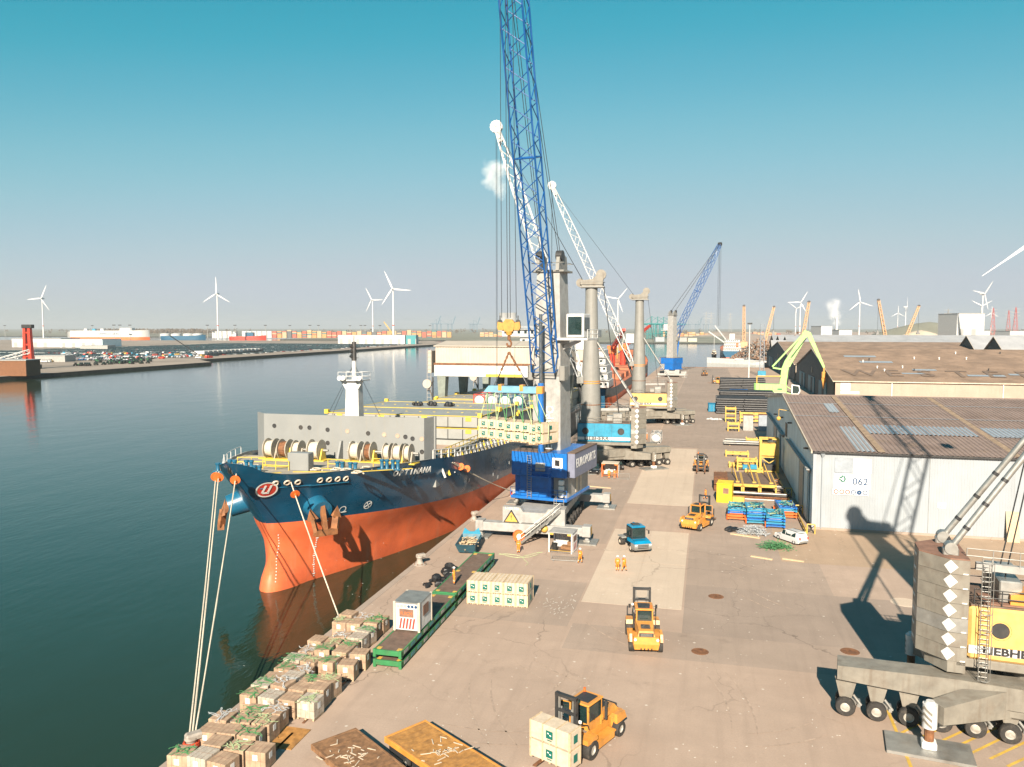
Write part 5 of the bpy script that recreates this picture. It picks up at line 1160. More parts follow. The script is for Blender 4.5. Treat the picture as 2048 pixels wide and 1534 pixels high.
column_crane((-20.2,157), math.pi+R(4), U(993,254,161.5), m_cyan, 'light blue harbour crane with grey column and white boom behind the blue crane', brz=R(35), wordx=1.6, plate='EUROPORTS', hook=13)
column_crane((-16.9,231), math.pi+R(4), U(1104,371,236), m_amber, 'yellow harbour crane with grey column standing beyond the light blue one', brz=R(30), wordx=1.6, hook=30)
column_crane((23.4,60.6), R(-6), (37.0,63.5,71.0), m_amber, 'big yellow and grey harbour crane cut off at the right edge', brz=R(-8), th=31.6, detail=True, wordx=-2.35, hook=45)
# ================================================================ PEOPLE
def person_meshes():
    """skeleton (x right, y forward, z up) grown with a skin modifier; pose 0 standing, 1 walking, 2 arms forward"""
    out = []
    for pose in range(3):
        st = (.0,.22,.05)[pose]; arm = (.05,.14,.38)[pose]
        V = []; E = []; Rr = []
        def v(p, r): V.append(p); Rr.append(r); return len(V)-1
        def chain(ids): E.extend(zip(ids, ids[1:]))
        pel = v((0,0,.94),.15); wa = v((0,0,1.10),.135); chs = v((0,.01,1.30),.155); ns = v((0,.0,1.46),.075); nk = v((0,.01,1.53),.058); hd = v((0,.02,1.63),.088); tp = v((0,.01,1.74),.07)
        chain([pel,wa,chs,ns,nk,hd,tp]); no = v((0,.125,1.635),.016); chain([hd,no])
        for s_ in (-1,1): e_ = v((s_*.09,.01,1.635),.016); chain([hd,e_])
        for s_ in (-1,1):
            k = s_*st
            hp = v((s_*.10,0,.88),.105); kn = v((s_*.115,k*.55+.03,.50),.068); an = v((s_*.12,k-.02,.10),.045); he = v((s_*.12,k-.04,.045),.045); to = v((s_*.13,k+.17,.035),.04)
            chain([pel,hp,kn,an,he,to])
            sh = v((s_*.19,0,1.42),.075); el = v((s_*.245,-.02-.05*(pose==1)*s_+arm*.35,1.15),.05); wr = v((s_*.24,arm-.1*(pose==1)*s_,.92+arm*.45),.034); pm = v((s_*.235,arm+.04-.1*(pose==1)*s_,.855+arm*.5),.036)
            chain([chs,sh,el,wr,pm]); w0 = Vector(V[pm])
            for f_ in range(4):
                a = v(tuple(w0+Vector(((f_-1.5)*.012,.022*(f_-1.5),-.04))),.0095); b = v(tuple(w0+Vector(((f_-1.5)*.012-s_*.012,.022*(f_-1.5)+.008,-.085+.008*abs(f_-1.5)))),.0085); chain([pm,a,b])
            t1 = v(tuple(w0+Vector((-s_*.03,.035,-.01))),.010); t2 = v(tuple(w0+Vector((-s_*.045,.05,-.045))),.009); chain([pm,t1,t2])
        me = bpy.data.meshes.new('person_body'); me.from_pydata(V,E,[]); me.materials.append(m_skin)
        out.append((me,V,E,Rr))
    return out
PM = person_meshes()
def skinned(name, V, E, Rr, parent, mt, keep=None, grow=0.0, sub=1):
    idx = list(range(len(V))) if keep is None else keep
    mp_ = {o: i for i, o in enumerate(idx)}
    me = bpy.data.meshes.new(name); me.from_pydata([V[i] for i in idx],[(mp_[a],mp_[b]) for a,b in E if a in mp_ and b in mp_],[]); me.materials.append(mt)
    o = bpy.data.objects.new(name, me); reg(o, parent)
    bm = bmesh.new(); bm.from_mesh(me); ly = bm.verts.layers.skin.verify()
    bm.verts.ensure_lookup_table()
    for i, k in enumerate(idx):
        d = bm.verts[i][ly]; d.radius = (Rr[k]+grow,)*2; d.use_root = (i == 0)
    bm.to_mesh(me); bm.free()
    md = o.modifiers.new('skin','SKIN'); md.use_smooth_shade = True
    ms = o.modifiers.new('sub','SUBSURF'); ms.levels = sub; ms.render_levels = sub
    return o
def person(loc, rz, pose, label, top=None, legs=None, helmet=True, group=None, sitting=False):
    t = thing('person', label, 'person', loc, rz, group); me,V,E,Rr = PM[pose]
    skinned('body', V, E, Rr, t, m_skin)
    body = [i for i in range(len(V)) if V[i][2] > .06 and Rr[i] > .03 and V[i][2] < 1.50 and not (Rr[i] in (.036,))]
    su = [i for i in body]
    skinned('work_suit', V, E, Rr, t, top or m_hivis, su, .022)
    feet = [i for i in range(len(V)) if V[i][2] < .11]
    for s_ in (-1,1): skinned('boot', V, E, Rr, t, m_black, [i for i in feet if V[i][0]*s_ > 0], .02)
    if helmet:
        b = MB(); b.lathe([(.155,1.70),(.13,1.71),(.125,1.76),(.09,1.82),(.0,1.85)],14,c=(0,.015,0)); b.build('helmet', m_label, t, smooth=50)
    else:
        b = MB(); b.sph((0,-.005,1.70),.105,10,7,sq=(1,1.1,.95)); b.build('hair', m_deckbrown, t, smooth=60)
    for z, r_ in ((1.20,.172),(.32,0)):
        if r_: b = MB(); b.lathe([(r_,z),(r_+.004,z+.03),(r_,z+.06)],14); b.build('reflective_band', m_hvband, t)
        else:
            for s_ in (-1,1): kx = V[[i for i in range(len(V)) if abs(V[i][2]-.50)<.01 and V[i][0]*s_>0][0]]; ax_ = V[[i for i in range(len(V)) if abs(V[i][2]-.10)<.001 and V[i][0]*s_>0][0]]; p_ = Vector(kx).lerp(Vector(ax_),.4); b = MB(); b.lathe([(.085,0),(.088,.03),(.085,.06)],10,c=p_); b.build('reflective_band', m_hvband, t)
    for s_ in (-1,1): b = MB(); b.sph((s_*.035,.1,1.655),.014,6,4); b.build('eye', m_ink, t)
    return t
def at(px, py, z=0.0): p_ = G(px,py,z); return (p_.x,p_.y,z)
person(at(908,1168,1.47), R(-60), 0, 'person in an orange work suit standing on the green flat rack')
person(at(1037,1106), R(200), 2, 'person in orange work suit handling green ropes by the blue crane')
person(at(1160,1126), R(-20), 1, 'person in orange work suit walking past the white shelter')
person(at(1235,1142), R(10), 0, 'left one of two people in orange suits on the pale slab')
person(at(1248,1142), R(-35), 1, 'right one of two people in orange suits on the pale slab')
person(at(1411,998), R(120), 1, 'person in orange trousers and red jacket beside the yellow forklift', helmet=False)
person(at(1218,957), R(20), 0, 'left one of two people in orange at the orange shelter'); person(at(1229,958), R(-40), 2, 'right one of two people in orange at the orange shelter')
person(at(1294,880), R(90), 0, 'person in orange standing between the two tank containers')
# ================================================================ VEHICLES
def forklift(loc, rz, label, door_open=False, forks_h=.35, mast_h=4.1, driver=True):
    t = thing('forklift', label, 'forklift', loc, rz, 'yellow forklift trucks')
    b = MB(); b.prism([(-2.7,.55),(2.1,.45),(2.3,.9),(2.3,1.15),(1.2,1.3),(-2.7,1.25)],-.75,.75,'X'); b.v = [(x,y,z) for x,y,z in b.v]; b.build('chassis', m_yel, t)
    b = MB(); b.loft([[(-1.0,-2.95,.45),(1.0,-2.95,.45),(1.25,-1.9,.45),(-1.25,-1.9,.45)],[(-1.1,-3.05,.95),(1.1,-3.05,.95),(1.35,-1.9,.95),(-1.35,-1.9,.95)],[(-1.05,-2.95,1.55),(1.05,-2.95,1.55),(1.3,-1.9,1.6),(-1.3,-1.9,1.6)]],True,cap0=True,cap1=True); cw = b.build('counterweight', m_yel, t)
    b = MB(); b.loft([[(-.75,-2.85,1.55),(.75,-2.85,1.55),(.85,-.7,1.6),(-.85,-.7,1.6)],[(-.6,-2.55,1.95),(.6,-2.55,1.95),(.75,-.7,2.15),(-.75,-.7,2.15)]],True,cap1=True); hd = b.build('engine_hood', m_yel, t)
    b = MB(); b.box(-.62,.62,-2.90,-2.82,1.58,1.86); b.build('radiator_grille', m_dgrey, hd)
    b = MB(); b.box(-.4,.4,-2.2,-1.4,2.03,2.1); b.build('hood_vent', m_dgrey, hd)
    for s_ in (-1,1):
        b = MB(); b.prism([(-2.9,1.1),(-1.6,1.1),(-1.6,1.75),(-2.6,1.7)],s_*1.3-.1*s_,s_*1.42,'X'); b.build('rear_fender', m_yel, t)
        b = MB(); b.cyl((s_*.95,-3.0,1.35),(s_*.95,-3.06,1.35),.12,n=10); b.build('rear_lamp', m_label, t)
        b = MB(); b.box(s_*.78,s_*1.45,-1.4,.9,.75,.85); b.box(s_*1.15,s_*1.45,-1.2,.8,.4,.75); b.build('side_step', m_yel, t)
        b = MB(); b.prism([(.95,1.2),(2.2,1.2),(2.2,1.5),(1.1,1.55)],s_*.8,s_*1.5,'X'); b.build('front_fender', m_yel, t)
        wheel(t,(s_*1.2,-2.15,.55),.55,.5,'X',rim=m_rim); wheel(t,(s_*1.22,1.55,.66),.66,.62,'X',rim=m_rim)
    # cab
    for x,y in ((-.72,-.65),(.72,-.65),(-.72,.95),(.72,.95)):
        b = MB(); b.beam((x,y,1.3),(x*.95,y,3.1),.11); b.build('cab_pillar', m_yel, t)
    b = MB(); b.bb(-.82,.82,-.8,1.1,3.08,3.22,.05); rf = b.build('cab_roof', m_yel, t); b = MB(); b.box(-.55,.55,-.5,.75,3.225,3.25); b.build('roof_grille', m_dgrey, rf)
    b = MB(); b.box(-.68,.68,-.69,-.66,2.15,3.02); b.build('rear_window', m_glass, t); b = MB(); b.box(-.68,.68,.93,.96,1.9,3.02); b.build('front_window', m_glass, t)
    b = MB(); b.box(-.7,.7,-.7,.95,1.3,1.9); b.build('cab_base', m_yel, t)
    for s_ in (-1,1):
        if s_ > 0 and door_open:
            b = MB(); b.beam((.75,.95,1.5),(1.7,1.15,1.5),.06); b.beam((.75,.95,3.0),(1.7,1.15,3.0),.06); b.beam((1.7,1.15,1.5),(1.7,1.15,3.0),.06); b.beam((.75,.95,1.5),(.75,.95,3.0),.06); b.beam((.75,.95,2.2),(1.7,1.15,2.2),.06); d = b.build('cab_door', m_yel, t)
            b = MB(); b.box(.8,1.65,.99,1.01,2.25,2.95); d2 = b.build('door_glass', m_glass, d)
        else:
            b = MB(); b.box(s_*.73-.012,s_*.73+.012,-.6,.9,2.0,3.0); b.build('side_window', m_glass, t)
    b = MB(); b.bb(-.28,.28,-.35,.2,1.9,2.05,.04); b.bb(-.28,.28,-.42,-.3,2.0,2.65,.04); b.build('seat', m_black, t)
    b = MB(); b.cyl((.55,-.55,3.2),(.55,-.55,3.5),.09,n=8); b.build('beacon', m_orange, t)
    b = MB(); b.cyl((-.95,-.9,1.6),(-.95,-.9,2.9),.1,n=8); b.build('exhaust', m_dgrey, t)
    # small fittings
    for k in range(5): b = MB(); b.box(-.5,.5,-2.93,-2.9,1.6+.05*k,1.62+.05*k); b.build('grille_bar', m_steel, hd)
    for s_ in (-1,1):
        b = MB(); b.tube([(s_*.8,1.0,1.6),(s_*.95,1.4,2.1),(s_*.8,2.2,2.4)],.035,5); b.build('hydraulic_hose', m_black, t)
        b = MB(); b.bb(s_*.86-.1,s_*.86+.1,2.1,2.24,2.5,2.7,.03); b.build('work_lamp', m_label, t)
        b = MB(); b.tube([(s_*.8,-.7,1.7),(s_*.98,-.7,1.75),(s_*.98,-.7,2.9),(s_*.8,-.7,2.95)],.025,5); b.build('grab_rail', m_dgrey, t)
        b = MB(); b.box(s_*1.36-.01,s_*1.36+.01,-2.6,-2.0,1.15,1.4); b.build('maker_plate', m_ink, t)
        b = MB(); b.tube([(s_*.72,1.0,2.8),(s_*1.2,1.25,2.8)],.02,4); b.bb(s_*1.2-.1,s_*1.2+.1,1.22,1.28,2.6,2.95,.02); b.build('mirror', m_black, t)
    for x in (-.45,-.15,.15,.45): b = MB(); b.box(x-.06,x+.06,-3.07,-3.04,.5,.62); b.build('hazard_dash', m_ink, cw)
    b = MB(); b.bb(-1.05,1.05,-2.6,.8,.38,.6,.05); b.build('belly_plate', m_dgrey, t)
    # mast
    for x in (-.72,.72):
        b = MB(); b.box(x-.1,x+.1,2.34,2.6,.25,mast_h); b.build('mast_upright', m_dgrey, t)
        b = MB(); b.box(x*.76-.05,x*.76+.05,2.4,2.54,.3,mast_h-.05); b.build('inner_mast', m_steel, t)
        b = MB(); b.cyl((x*.55,2.45,.4),(x*.55,2.45,mast_h-.9),.06,n=10); b.build('lift_cylinder', m_steel, t)
        b = MB(); b.beam((x,2.3,2.2),(x,1.0,1.35),.14); b.build('tilt_cylinder', m_steel, t)
    for z in (mast_h-.12,mast_h-1.1,1.2):
        b = MB(); b.box(-.82,.82,2.32,2.62,z-.09,z+.09); b.build('mast_crossbar', m_dgrey, t)
    b = MB(); b.box(-1.35,1.35,2.66,2.8,forks_h+.25,forks_h+.5); b.box(-1.35,1.35,2.66,2.8,forks_h+.9,forks_h+1.1)
    for x in (-1.3,-.5,.5,1.3): b.box(x-.06,x+.06,2.68,2.78,forks_h+.25,forks_h+1.9)
    b.build('fork_carriage', m_dgrey, t)
    for x in (-.75,.75):
        b = MB(); b.box(x-.12,x+.12,2.8,2.92,forks_h,forks_h+1.1); b.prism([(2.8,forks_h),(5.0,forks_h+.02),(5.0,forks_h+.06),(2.8,forks_h+.12)],x-.12,x+.12,'X'); b.build('fork', m_rust, t)
    return t
F1 = forklift((-7.5,50.9,0), R(156), 'yellow forklift carrying two plywood crates at the bottom edge', True, .35, 4.3)
forklift((-5.15,69.2,0), R(9), 'yellow forklift with raised mast seen from behind, in the middle foreground')
forklift((-1.05,112.0,0), R(-22), 'yellow forklift with its side door open beside the pale slab', True)
forklift((-.95,157.5,0), R(180), 'yellow forklift with forks towards the viewer near the pipe racks', mast_h=3.6)
forklift((5.0,405,0), R(95), 'far yellow forklift beside the black pipe stacks'); forklift((-1.8,470,0), R(170), 'tiny far forklift near the end of the quay')
hd_ = Matrix.Rotation(R(156),3,'Z') @ Vector((0,1,0))
fc = Vector((-7.5,50.9,0))+hd_*3.75
for k in range(2): crate(CRB, (fc.x,fc.y,.5+k*1.24), R(156-180), 'upper of two plywood crates carried by the near forklift' if k else 'lower of two plywood crates carried by the near forklift', 'crates on the near forklift')
od = ('first','second','third','fourth','fifth')
for i in range(5):
    for k in range(2):
        crate(CR, (-22.7+i*1.25,76.0+.06*i,k*1.23), R(rnd.uniform(-1.2,1.2)), f'plywood crate, {od[i]} from the left in the {"top" if k else "bottom"} layer of the stack', 'crates stacked beside the flat racks')
# terminal tractor
def tractor(loc, rz):
    t = thing('terminal_tractor', 'bright blue terminal tractor with grey bumper parked on the pale slab', 'tractor', loc, rz)
    mb = mat('tractor_blue', (.0,.22,.42), .35, coat=.3)
    b = MB(); b.box(-.5,.5,-2.9,2.2,.6,1.0); b.build('chassis', m_dgrey, t)
    b = MB(); b.loft([[(-1.2,2.0,.45),(1.2,2.0,.45),(1.05,2.75,.45),(-1.05,2.75,.45)],[(-1.27,2.0,.8),(1.27,2.0,.8),(1.15,2.95,.8),(-1.15,2.95,.8)],[(-1.27,2.0,1.25),(1.27,2.0,1.25),(1.15,2.95,1.25),(-1.15,2.95,1.25)]],True,cap0=True,cap1=True); bp = b.build('bumper', m_grey, t)
    for z in (.72,.88,1.04): b = MB(); b.box(-.7,.7,2.93,2.98,z,z+.08); b.build('grille_slot', m_dgrey, bp)
    for x in (-.95,.95): b = MB(); b.box(x-.16,x+.16,2.86,2.99,1.05,1.2); b.build('headlight', m_label, bp)
    b = MB(); b.loft([[(-1.25,.7,1.25),(1.25,.7,1.25),(1.15,2.9,1.25),(-1.15,2.9,1.25)],[(-1.2,.7,1.62),(1.2,.7,1.62),(1.0,2.6,1.55),(-1.0,2.6,1.55)]],True,cap1=True); b.build('nose', mb, t)
    b = MB(); b.box(-.3,.3,2.5,2.52,1.4,1.5); b.build('badge', m_dgrey, t)
    b = MB(); b.bb(-.85,1.0,-.1,1.7,2.95,3.15,.07); rf = b.build('cab_roof', mb, t); b = MB(); b.bb(-.45,.55,.1,.9,3.15,3.27,.03); b.build('air_conditioner', m_dgrey, rf)
    for x,y in ((-.8,-.05),(.95,-.05),(-.8,1.6),(.95,1.6)): b = MB(); b.beam((x,y,1.3),(x,y*.97,3.0),.1); b.build('cab_pillar', m_dgrey, t)
    for nm,bx in (('windscreen',(-.75,.9,1.58,1.6,1.65,2.92)),('rear_window',(-.75,.9,-.06,-.04,1.9,2.92)),('side_window',(-.82,-.8,.05,1.5,1.7,2.92)),('side_window',(.95,.97,.05,1.5,1.7,2.92))): b = MB(); b.box(*bx); b.build(nm, m_glass, t)
    b = MB(); b.bb(-.82,.97,-.08,1.6,1.2,1.7,.04); b.build('cab_base', m_dgrey, t)
    b = MB(); b.bb(-1.2,-.2,-2.9,-.5,1.0,2.0,.08); b.bb(-1.2,-.9,-2.8,-.4,1.9,2.6,.05); b.build('engine_box', mb, t)
    b = MB(); b.prism([(-.9,1.0),(.6,1.0),(.6,1.9),(-.1,1.9)],-.5,.3,'X'); b.build('lift_frame', mb, t)
    b = MB(); b.cyl((-.95,-.25,1.2),(-.95,-.25,2.9),.09,n=8); b.build('exhaust', m_steel, t)
    b = MB(); b.cyl((0,-2.2,1.0),(0,-2.2,1.2),.55,n=16); b.build('fifth_wheel', m_dgrey, t)
    for s_ in (-1,1): wheel(t,(s_*1.02,1.7,.52),.52,.36,'X',rim=m_cream); wheel(t,(s_*.95,-1.7,.52),.52,.6,'X',rim=m_cream)
    for s_ in (-1,1): b = MB(); b.prism([(-2.5,1.05),(-.9,1.05),(-1.1,1.2),(-2.3,1.2)],s_*.6,s_*1.25,'X'); b.build('mudguard', m_grey, t)
    for x in (-.95,1.1): b = MB(); b.beam((x,1.6,2.7),(x*1.25,1.85,2.6),.05); b.bb(x*1.25-.1,x*1.25+.1,1.82,1.9,2.2,2.65,.02); b.build('mirror', m_black, t)
tractor((-8.75,99.2,0), R(208))
# cars
def car(loc, rz, mt, label, L_=4.5, W2=.9, Hh=1.65, mpv=True, group=None):
    t = thing('parked_car', label, 'car', loc, rz, group)
    yb, yf = -L_/2, L_/2; h1 = Hh*.56
    def sec(y, z0, zs, zr, ws, wr): return [(-ws,y,z0),(ws,y,z0),(ws*1.02,y,zs*.75),(ws,y,zs),(wr,y,zr),(-wr,y,zr),(-ws,y,zs),(-ws*1.02,y,zs*.75)]
    rs = [sec(yb,.45,.75,.95,.72*W2/.9,.7*W2/.9),sec(yb+.12,.28,h1,h1+.22,.84*W2/.9,.68*W2/.9),sec(yb+.5,.22,h1+.02,Hh-.06,W2,.70*W2/.9),sec(yb+1.3,.22,h1,Hh,W2,.72*W2/.9),sec(.35,.22,h1,Hh-.05,W2,.70*W2/.9),sec(1.15,.22,h1-.02,h1+.08,W2,.74*W2/.9),sec(yf-.5,.22,h1-.12,h1-.1,W2*.97,.76*W2/.9),sec(yf-.1,.3,h1-.3,h1-.28,.86*W2/.9,.7*W2/.9),sec(yf,.4,.6,.66,.72*W2/.9,.66*W2/.9)]
    b = MB(); b.loft(rs,True,cap0=True,cap1=True); b.build('body', mt, t, smooth=28)
    b = MB(); rw = .705*W2/.9
    for s_ in (-1,1):
        for y0,y1 in ((yb+.62,yb+1.35),(yb+1.42,yb+2.35),(yb+2.42,yb+3.15)):
            yy = min(y1,.8); b.add([(s_*(W2*.985+.012),y0,h1+.06),(s_*(W2*.985+.012),yy,h1+.06),(s_*(rw+.03),yy-.12,Hh-.14),(s_*(rw+.03),y0+.06,Hh-.14)],[(0,1,2,3)])
    b.build('side_windows', m_glass, t)
    b = MB(); b.add([(-.66*W2/.9,yb+.14,h1+.2),(.66*W2/.9,yb+.14,h1+.2),(.6*W2/.9,yb+.44,Hh-.12),(-.6*W2/.9,yb+.44,Hh-.12)],[(0,1,2,3)]); b.build('rear_window', m_glass, t)
    b = MB(); b.add([(-.7*W2/.9,1.13,h1+.14),(.7*W2/.9,1.13,h1+.14),(.62*W2/.9,.42,Hh-.08),(-.62*W2/.9,.42,Hh-.08)],[(0,1,2,3)]); b.build('windscreen', m_glass, t)
    for s_ in (-1,1):
        b = MB(); b.box(s_*.66*W2/.9-.1,s_*.66*W2/.9+.1,yb-.02,yb+.1,.75,1.05); b.build('tail_lamp', m_redink, t); b = MB(); b.box(s_*.58-.14,s_*.58+.14,yf-.08,yf+.0,.58,.7); b.build('headlight', m_label, t)
        for y in (yb+.85,yf-.85): wheel(t,(s_*(W2-.1),y,.31),.31,.22,'X',rim=m_steel)
        b = MB(); b.bb(s_*(W2+.08)-.07,s_*(W2+.08)+.07,.75,.95,h1,h1+.14,.02); b.build('mirror', mt, t)
        b = MB(); b.cyl((s_*.56,yb+.6,Hh+.04),(s_*.56,.2,Hh+.0),.025,n=5); b.build('roof_rail', m_dgrey, t)
    b = MB(); b.bb(-.75*W2/.9,.75*W2/.9,yb-.06,yb+.15,.32,.55,.04); b.build('bumper', m_steel, t); b = MB(); b.box(-.26,.26,yb-.075,yb-.055,.62,.74); b.build('number_plate', m_label, t)
    return t
m_carw = mat('car_white', (.62,.63,.64), .3, var=.04, coat=.5); m_carb = mat('car_black', (.012,.012,.014), .2, coat=.8)
car((11.0,107.2,0), R(38), m_carw, 'white estate car parked beside the white warehouse corner')
car((-17.0,155.3,0), R(195), m_carb, 'black car parked beside the orange shelter', Hh=1.5)
car((-20.7,149.5,0), R(180), m_carb, 'black van parked under the light blue crane', Hh=1.9, L_=4.8)
# tank containers on the quay
tankcont(label='white tank container standing left of a pair, lettered end', group='tank containers on the quay', loc=(-16.0,193.2,0)); tankcont(frame_m=m_lgrey, label='white tank container standing right of a pair, plain end', group='tank containers on the quay', loc=(-11.9,190.8,0))
# ================================================================ SHELTERS, CONTAINER, FLAT RACKS
def corrbox(t, x0,x1,y0,y1,z0,z1, mt, name='side_wall'):
    b = MB(); corr(b,(x1,y0,z0),(0,1,0),(0,0,1),y1-y0,z1-z0,.28,.05,(1,0,0)); b.build(name, mt, t)
    b = MB(); corr(b,(x0,y0,z0),(0,1,0),(0,0,1),y1-y0,z1-z0,.28,.05,(-1,0,0)); b.build(name, mt, t)
oc = thing('site_container', 'small white site container with red striped door on the flat rack', 'container', (-26.35,62.7,1.48))
b = MB(); b.box(.06,2.32,.06,3.1,.1,2.5); b.build('box', m_white, oc)
corrbox(oc,.03,2.36,.1,3.1,.12,2.5,m_white)
for x in (.06,2.34):
    for y in (.06,3.1): b = MB(); b.bb(x-.1,x+.1,y-.1,y+.1,0,2.62,.02); b.build('corner_post', m_cream, oc)
b = MB(); b.bb(-.02,2.42,-.02,3.2,2.5,2.6,.03); b.build('roof', m_steel, oc)
b = MB(); b.box(.2,2.2,-.0,.05,.15,2.45); dr = b.build('front_door', m_white, oc)
b = MB(); b.box(.55,1.85,-.03,0,1.3,2.0); b.build('door_board', m_brick, dr); text('R.SCH', m_orange, .4, frame((1.2,-.035,1.62),(1,0,0),(0,-1,0)), dr, 'board_lettering', .003)
for i in range(5): b = MB(); b.add([(.5+i*.3,-.012,.25),(.66+i*.3,-.012,.25),(.86+i*.3-.05,-.012,1.18),(.7+i*.3-.05,-.012,1.18)],[(0,1,2,3)]); b.build('red_stripe', m_redink, dr)
for i in range(6): b = MB(); b.lathe([(0,0),(.13,0)],12,axis='Y',c=(.42+i*.33,-.02,2.25)); b.build('safety_symbol', m_navyink if i>2 else m_lgrey, dr)
b = MB(); b.box(2.42,2.45,.9,2.2,1.2,2.1); b.build('side_board', m_brick, oc)
def shelter(loc, rz, label, mroof, mpost, stripes=True):
    t = thing('shelter', label, 'shelter', loc, rz)
    b = MB(); b.bb(-.1,3.1,-.1,2.6,2.5,2.6,.03); b.build('roof', mroof, t)
    for x in (.05,2.95):
        for y in (.05,2.45): b = MB(); b.bb(x-.09,x+.09,y-.09,y+.09,0,2.5,.02); b.build('corner_post', mpost, t)
    b = MB(); corr(b,(3.0,.0,.1),(0,1,0),(0,0,1),2.5,2.4,.28,.05,(1,0,0)); sw = b.build('side_wall', m_white, t)
    b = MB(); corr(b,(.1,2.5,.1),(1,0,0),(0,0,1),2.9,2.4,.28,.05,(0,1,0)); b.build('back_wall', m_white, t)
    b = MB(); b.box(0,3,0,2.5,.02,.12); b.build('floor', m_deckbrown, t)
    b = MB(); b.beam((.1,.02,2.4),(.6,.02,2.4),.12,.3); b.beam((2.9,.02,2.4),(2.4,.02,2.4),.12,.3); b.beam((.1,0,.3),(2.9,0,.3),.05); b.build('front_trim', m_lemon if stripes else mpost, t)
    if stripes:
        for i in range(4): b = MB(); b.add([(3.07,.5+i*.42,.3),(3.07,.68+i*.42,.3),(3.07,.9+i*.42,1.2),(3.07,.72+i*.42,1.2)],[(0,1,2,3)]); b.build('red_stripe', m_redink, sw)
        b = MB(); b.box(3.06,3.08,.5,2.0,1.4,2.1); b.build('side_window', m_brick, sw)
    b = MB(); b.bb(1.2,2.6,1.2,2.2,.12,.55,.05); b.bb(1.9,2.7,1.8,2.4,.5,1.0,.05); b.build('bench', m_plank, t)
    return t
shelter((-18.9,94.6,0), R(-5), 'white open shelter with striped side wall beside the blue crane', m_lgrey, m_white)
shelter((-19.0,145.8,0), R(0), 'open shelter with an orange frame under the light blue crane', m_cream, m_orange, False)
b = MB(); b.lathe([(0,0),(.3,0),(.36,.9),(.38,.95),(0,1.0)],12,c=(0,0,.12)); b.build('waste_bin', m_black, label='dark waste bin inside the white shelter', cat='bin', loc=(-18.2,95.0,0))
def barrier(loc, rz, label, L_=3.4):
    t = thing('mesh_barrier', label, 'barrier', loc, rz, 'wire mesh barriers'); b = MB(); b.tube([(0,0,.1),(L_,0,.1),(L_,0,1.1),(0,0,1.1),(0,0,.1)],.035,5); b.build('frame', m_steel, t)
    b = MB()
    for i in range(1,16): b.cyl((i*L_/16,0,.1),(i*L_/16,0,1.1),.012,n=4)
    for k in range(1,5): b.cyl((0,0,.1+.2*k),(L_,0,.1+.2*k),.012,n=4)
    b.build('mesh', m_steel, t)
    for x in (.3,L_-.3): b = MB(); b.beam((x,-.4,.04),(x,.4,.04),.08); b.build('foot', m_steel, t)
barrier((-17.9,91.2,0),R(3),'wire mesh barrier lying in front of the white shelter'); barrier((-17.0,143.6,0),R(10),'wire mesh barrier beside the orange shelter')
def flatrack(x0, y0, L_, z, label, grp):
    t = thing('flat_rack', label, 'flat rack', (x0,y0,z), 0, grp)
    b = MB(); b.box(.1,2.4,.1,L_-.1,.3,.56); b.build('deck', m_deckbrown, t)
    for x in (.06,2.44):
        b = MB(); b.bb(x-.07,x+.07,0,L_,.12,.6,.02); sr = b.build('side_rail', m_green, t)
        for k in range(9): b = MB(); xx = x+(.075 if x>1 else -.075); b.box(xx-.01,xx+.01,.6+k*1.55,1.5+k*1.55,.22,.5); b.build('rail_pocket', m_teal if k%3 else m_lgrey, sr)
    for y in (.08,L_-.08):
        b = MB(); b.bb(0,2.5,y-.1,y+.1,.2,.62,.02); b.build('end_beam', m_green, t)
        for x in (.12,2.38): b = MB(); b.bb(x-.13,x+.13,y-.13,y+.13,0,.66,.02); b.build('corner_casting', m_green, t)
    for y in (.5,L_*.5,L_-.6):
        for x in (.35,2.15): b = MB(); b.box(x-.2,x+.2,y-.25,y+.25,.56,.585); b.build('yellow_patch', m_lemon, t)
    return t
for k in range(2):
    flatrack(-26.45,58.5,14.3,k*.86,('lower','upper')[k]+' green flat rack of the near pair, with the white container on top','green flat racks stacked in pairs'); flatrack(-26.5,73.2,14.4,k*.86,('lower','upper')[k]+' green flat rack of the far pair, with a person standing on it','green flat racks stacked in pairs')
# open skip with timber
sk = thing('open_skip', 'blue open topped skip full of timber scraps', 'skip', (-28.9,93.6,0), R(8))
ms = mat('skip_blue',(.03,.15,.22),.6,dirt=(.15,.08,.04),damt=.5,dscale=2)
b = MB(); a_ = [(-1.0,-2.2,.15),(1.0,-2.2,.15),(1.0,1.2,.15),(-1.0,1.2,.15)]; c_ = [(-1.25,-3.6,1.5),(1.25,-3.6,1.5),(1.25,1.7,1.5),(-1.25,1.7,1.5)]; i_ = [(x*.95,y*.97,1.5) for x,y,z in c_]; f_ = [(x*.9,y*.9,.3) for x,y,z in a_]
b.loft([a_,c_,i_,f_],True,cap0=True,cap1=True); b.build('body', ms, sk)
for i in range(5): b = MB(); b.beam((1.05+.03,-1.6+i*.7,.3),(1.27,-1.75+i*.8,1.45),.1,.14); b.build('rib', ms, sk)
b = MB(); b.prism([(-1.2,1.5),(1.2,1.5),(.9,2.3),(.3,1.8),(-.3,1.8),(-.9,2.3)],1.68,1.76,'Y'); b.build('tail_board', m_cyan, sk)
b = MB()
for i in range(60): b.cb((rnd.uniform(-.9,.9),rnd.uniform(-2.5,1.1),rnd.uniform(.75,1.35)),(rnd.uniform(.7,1.5),.12,.07),rz=rnd.uniform(0,3.1),ry=rnd.uniform(-.3,.3))
b.build('timber_scraps', m_batten, kind='stuff', label='timber scraps filling the blue skip', loc=(-28.9,93.6,0), rz=R(8))
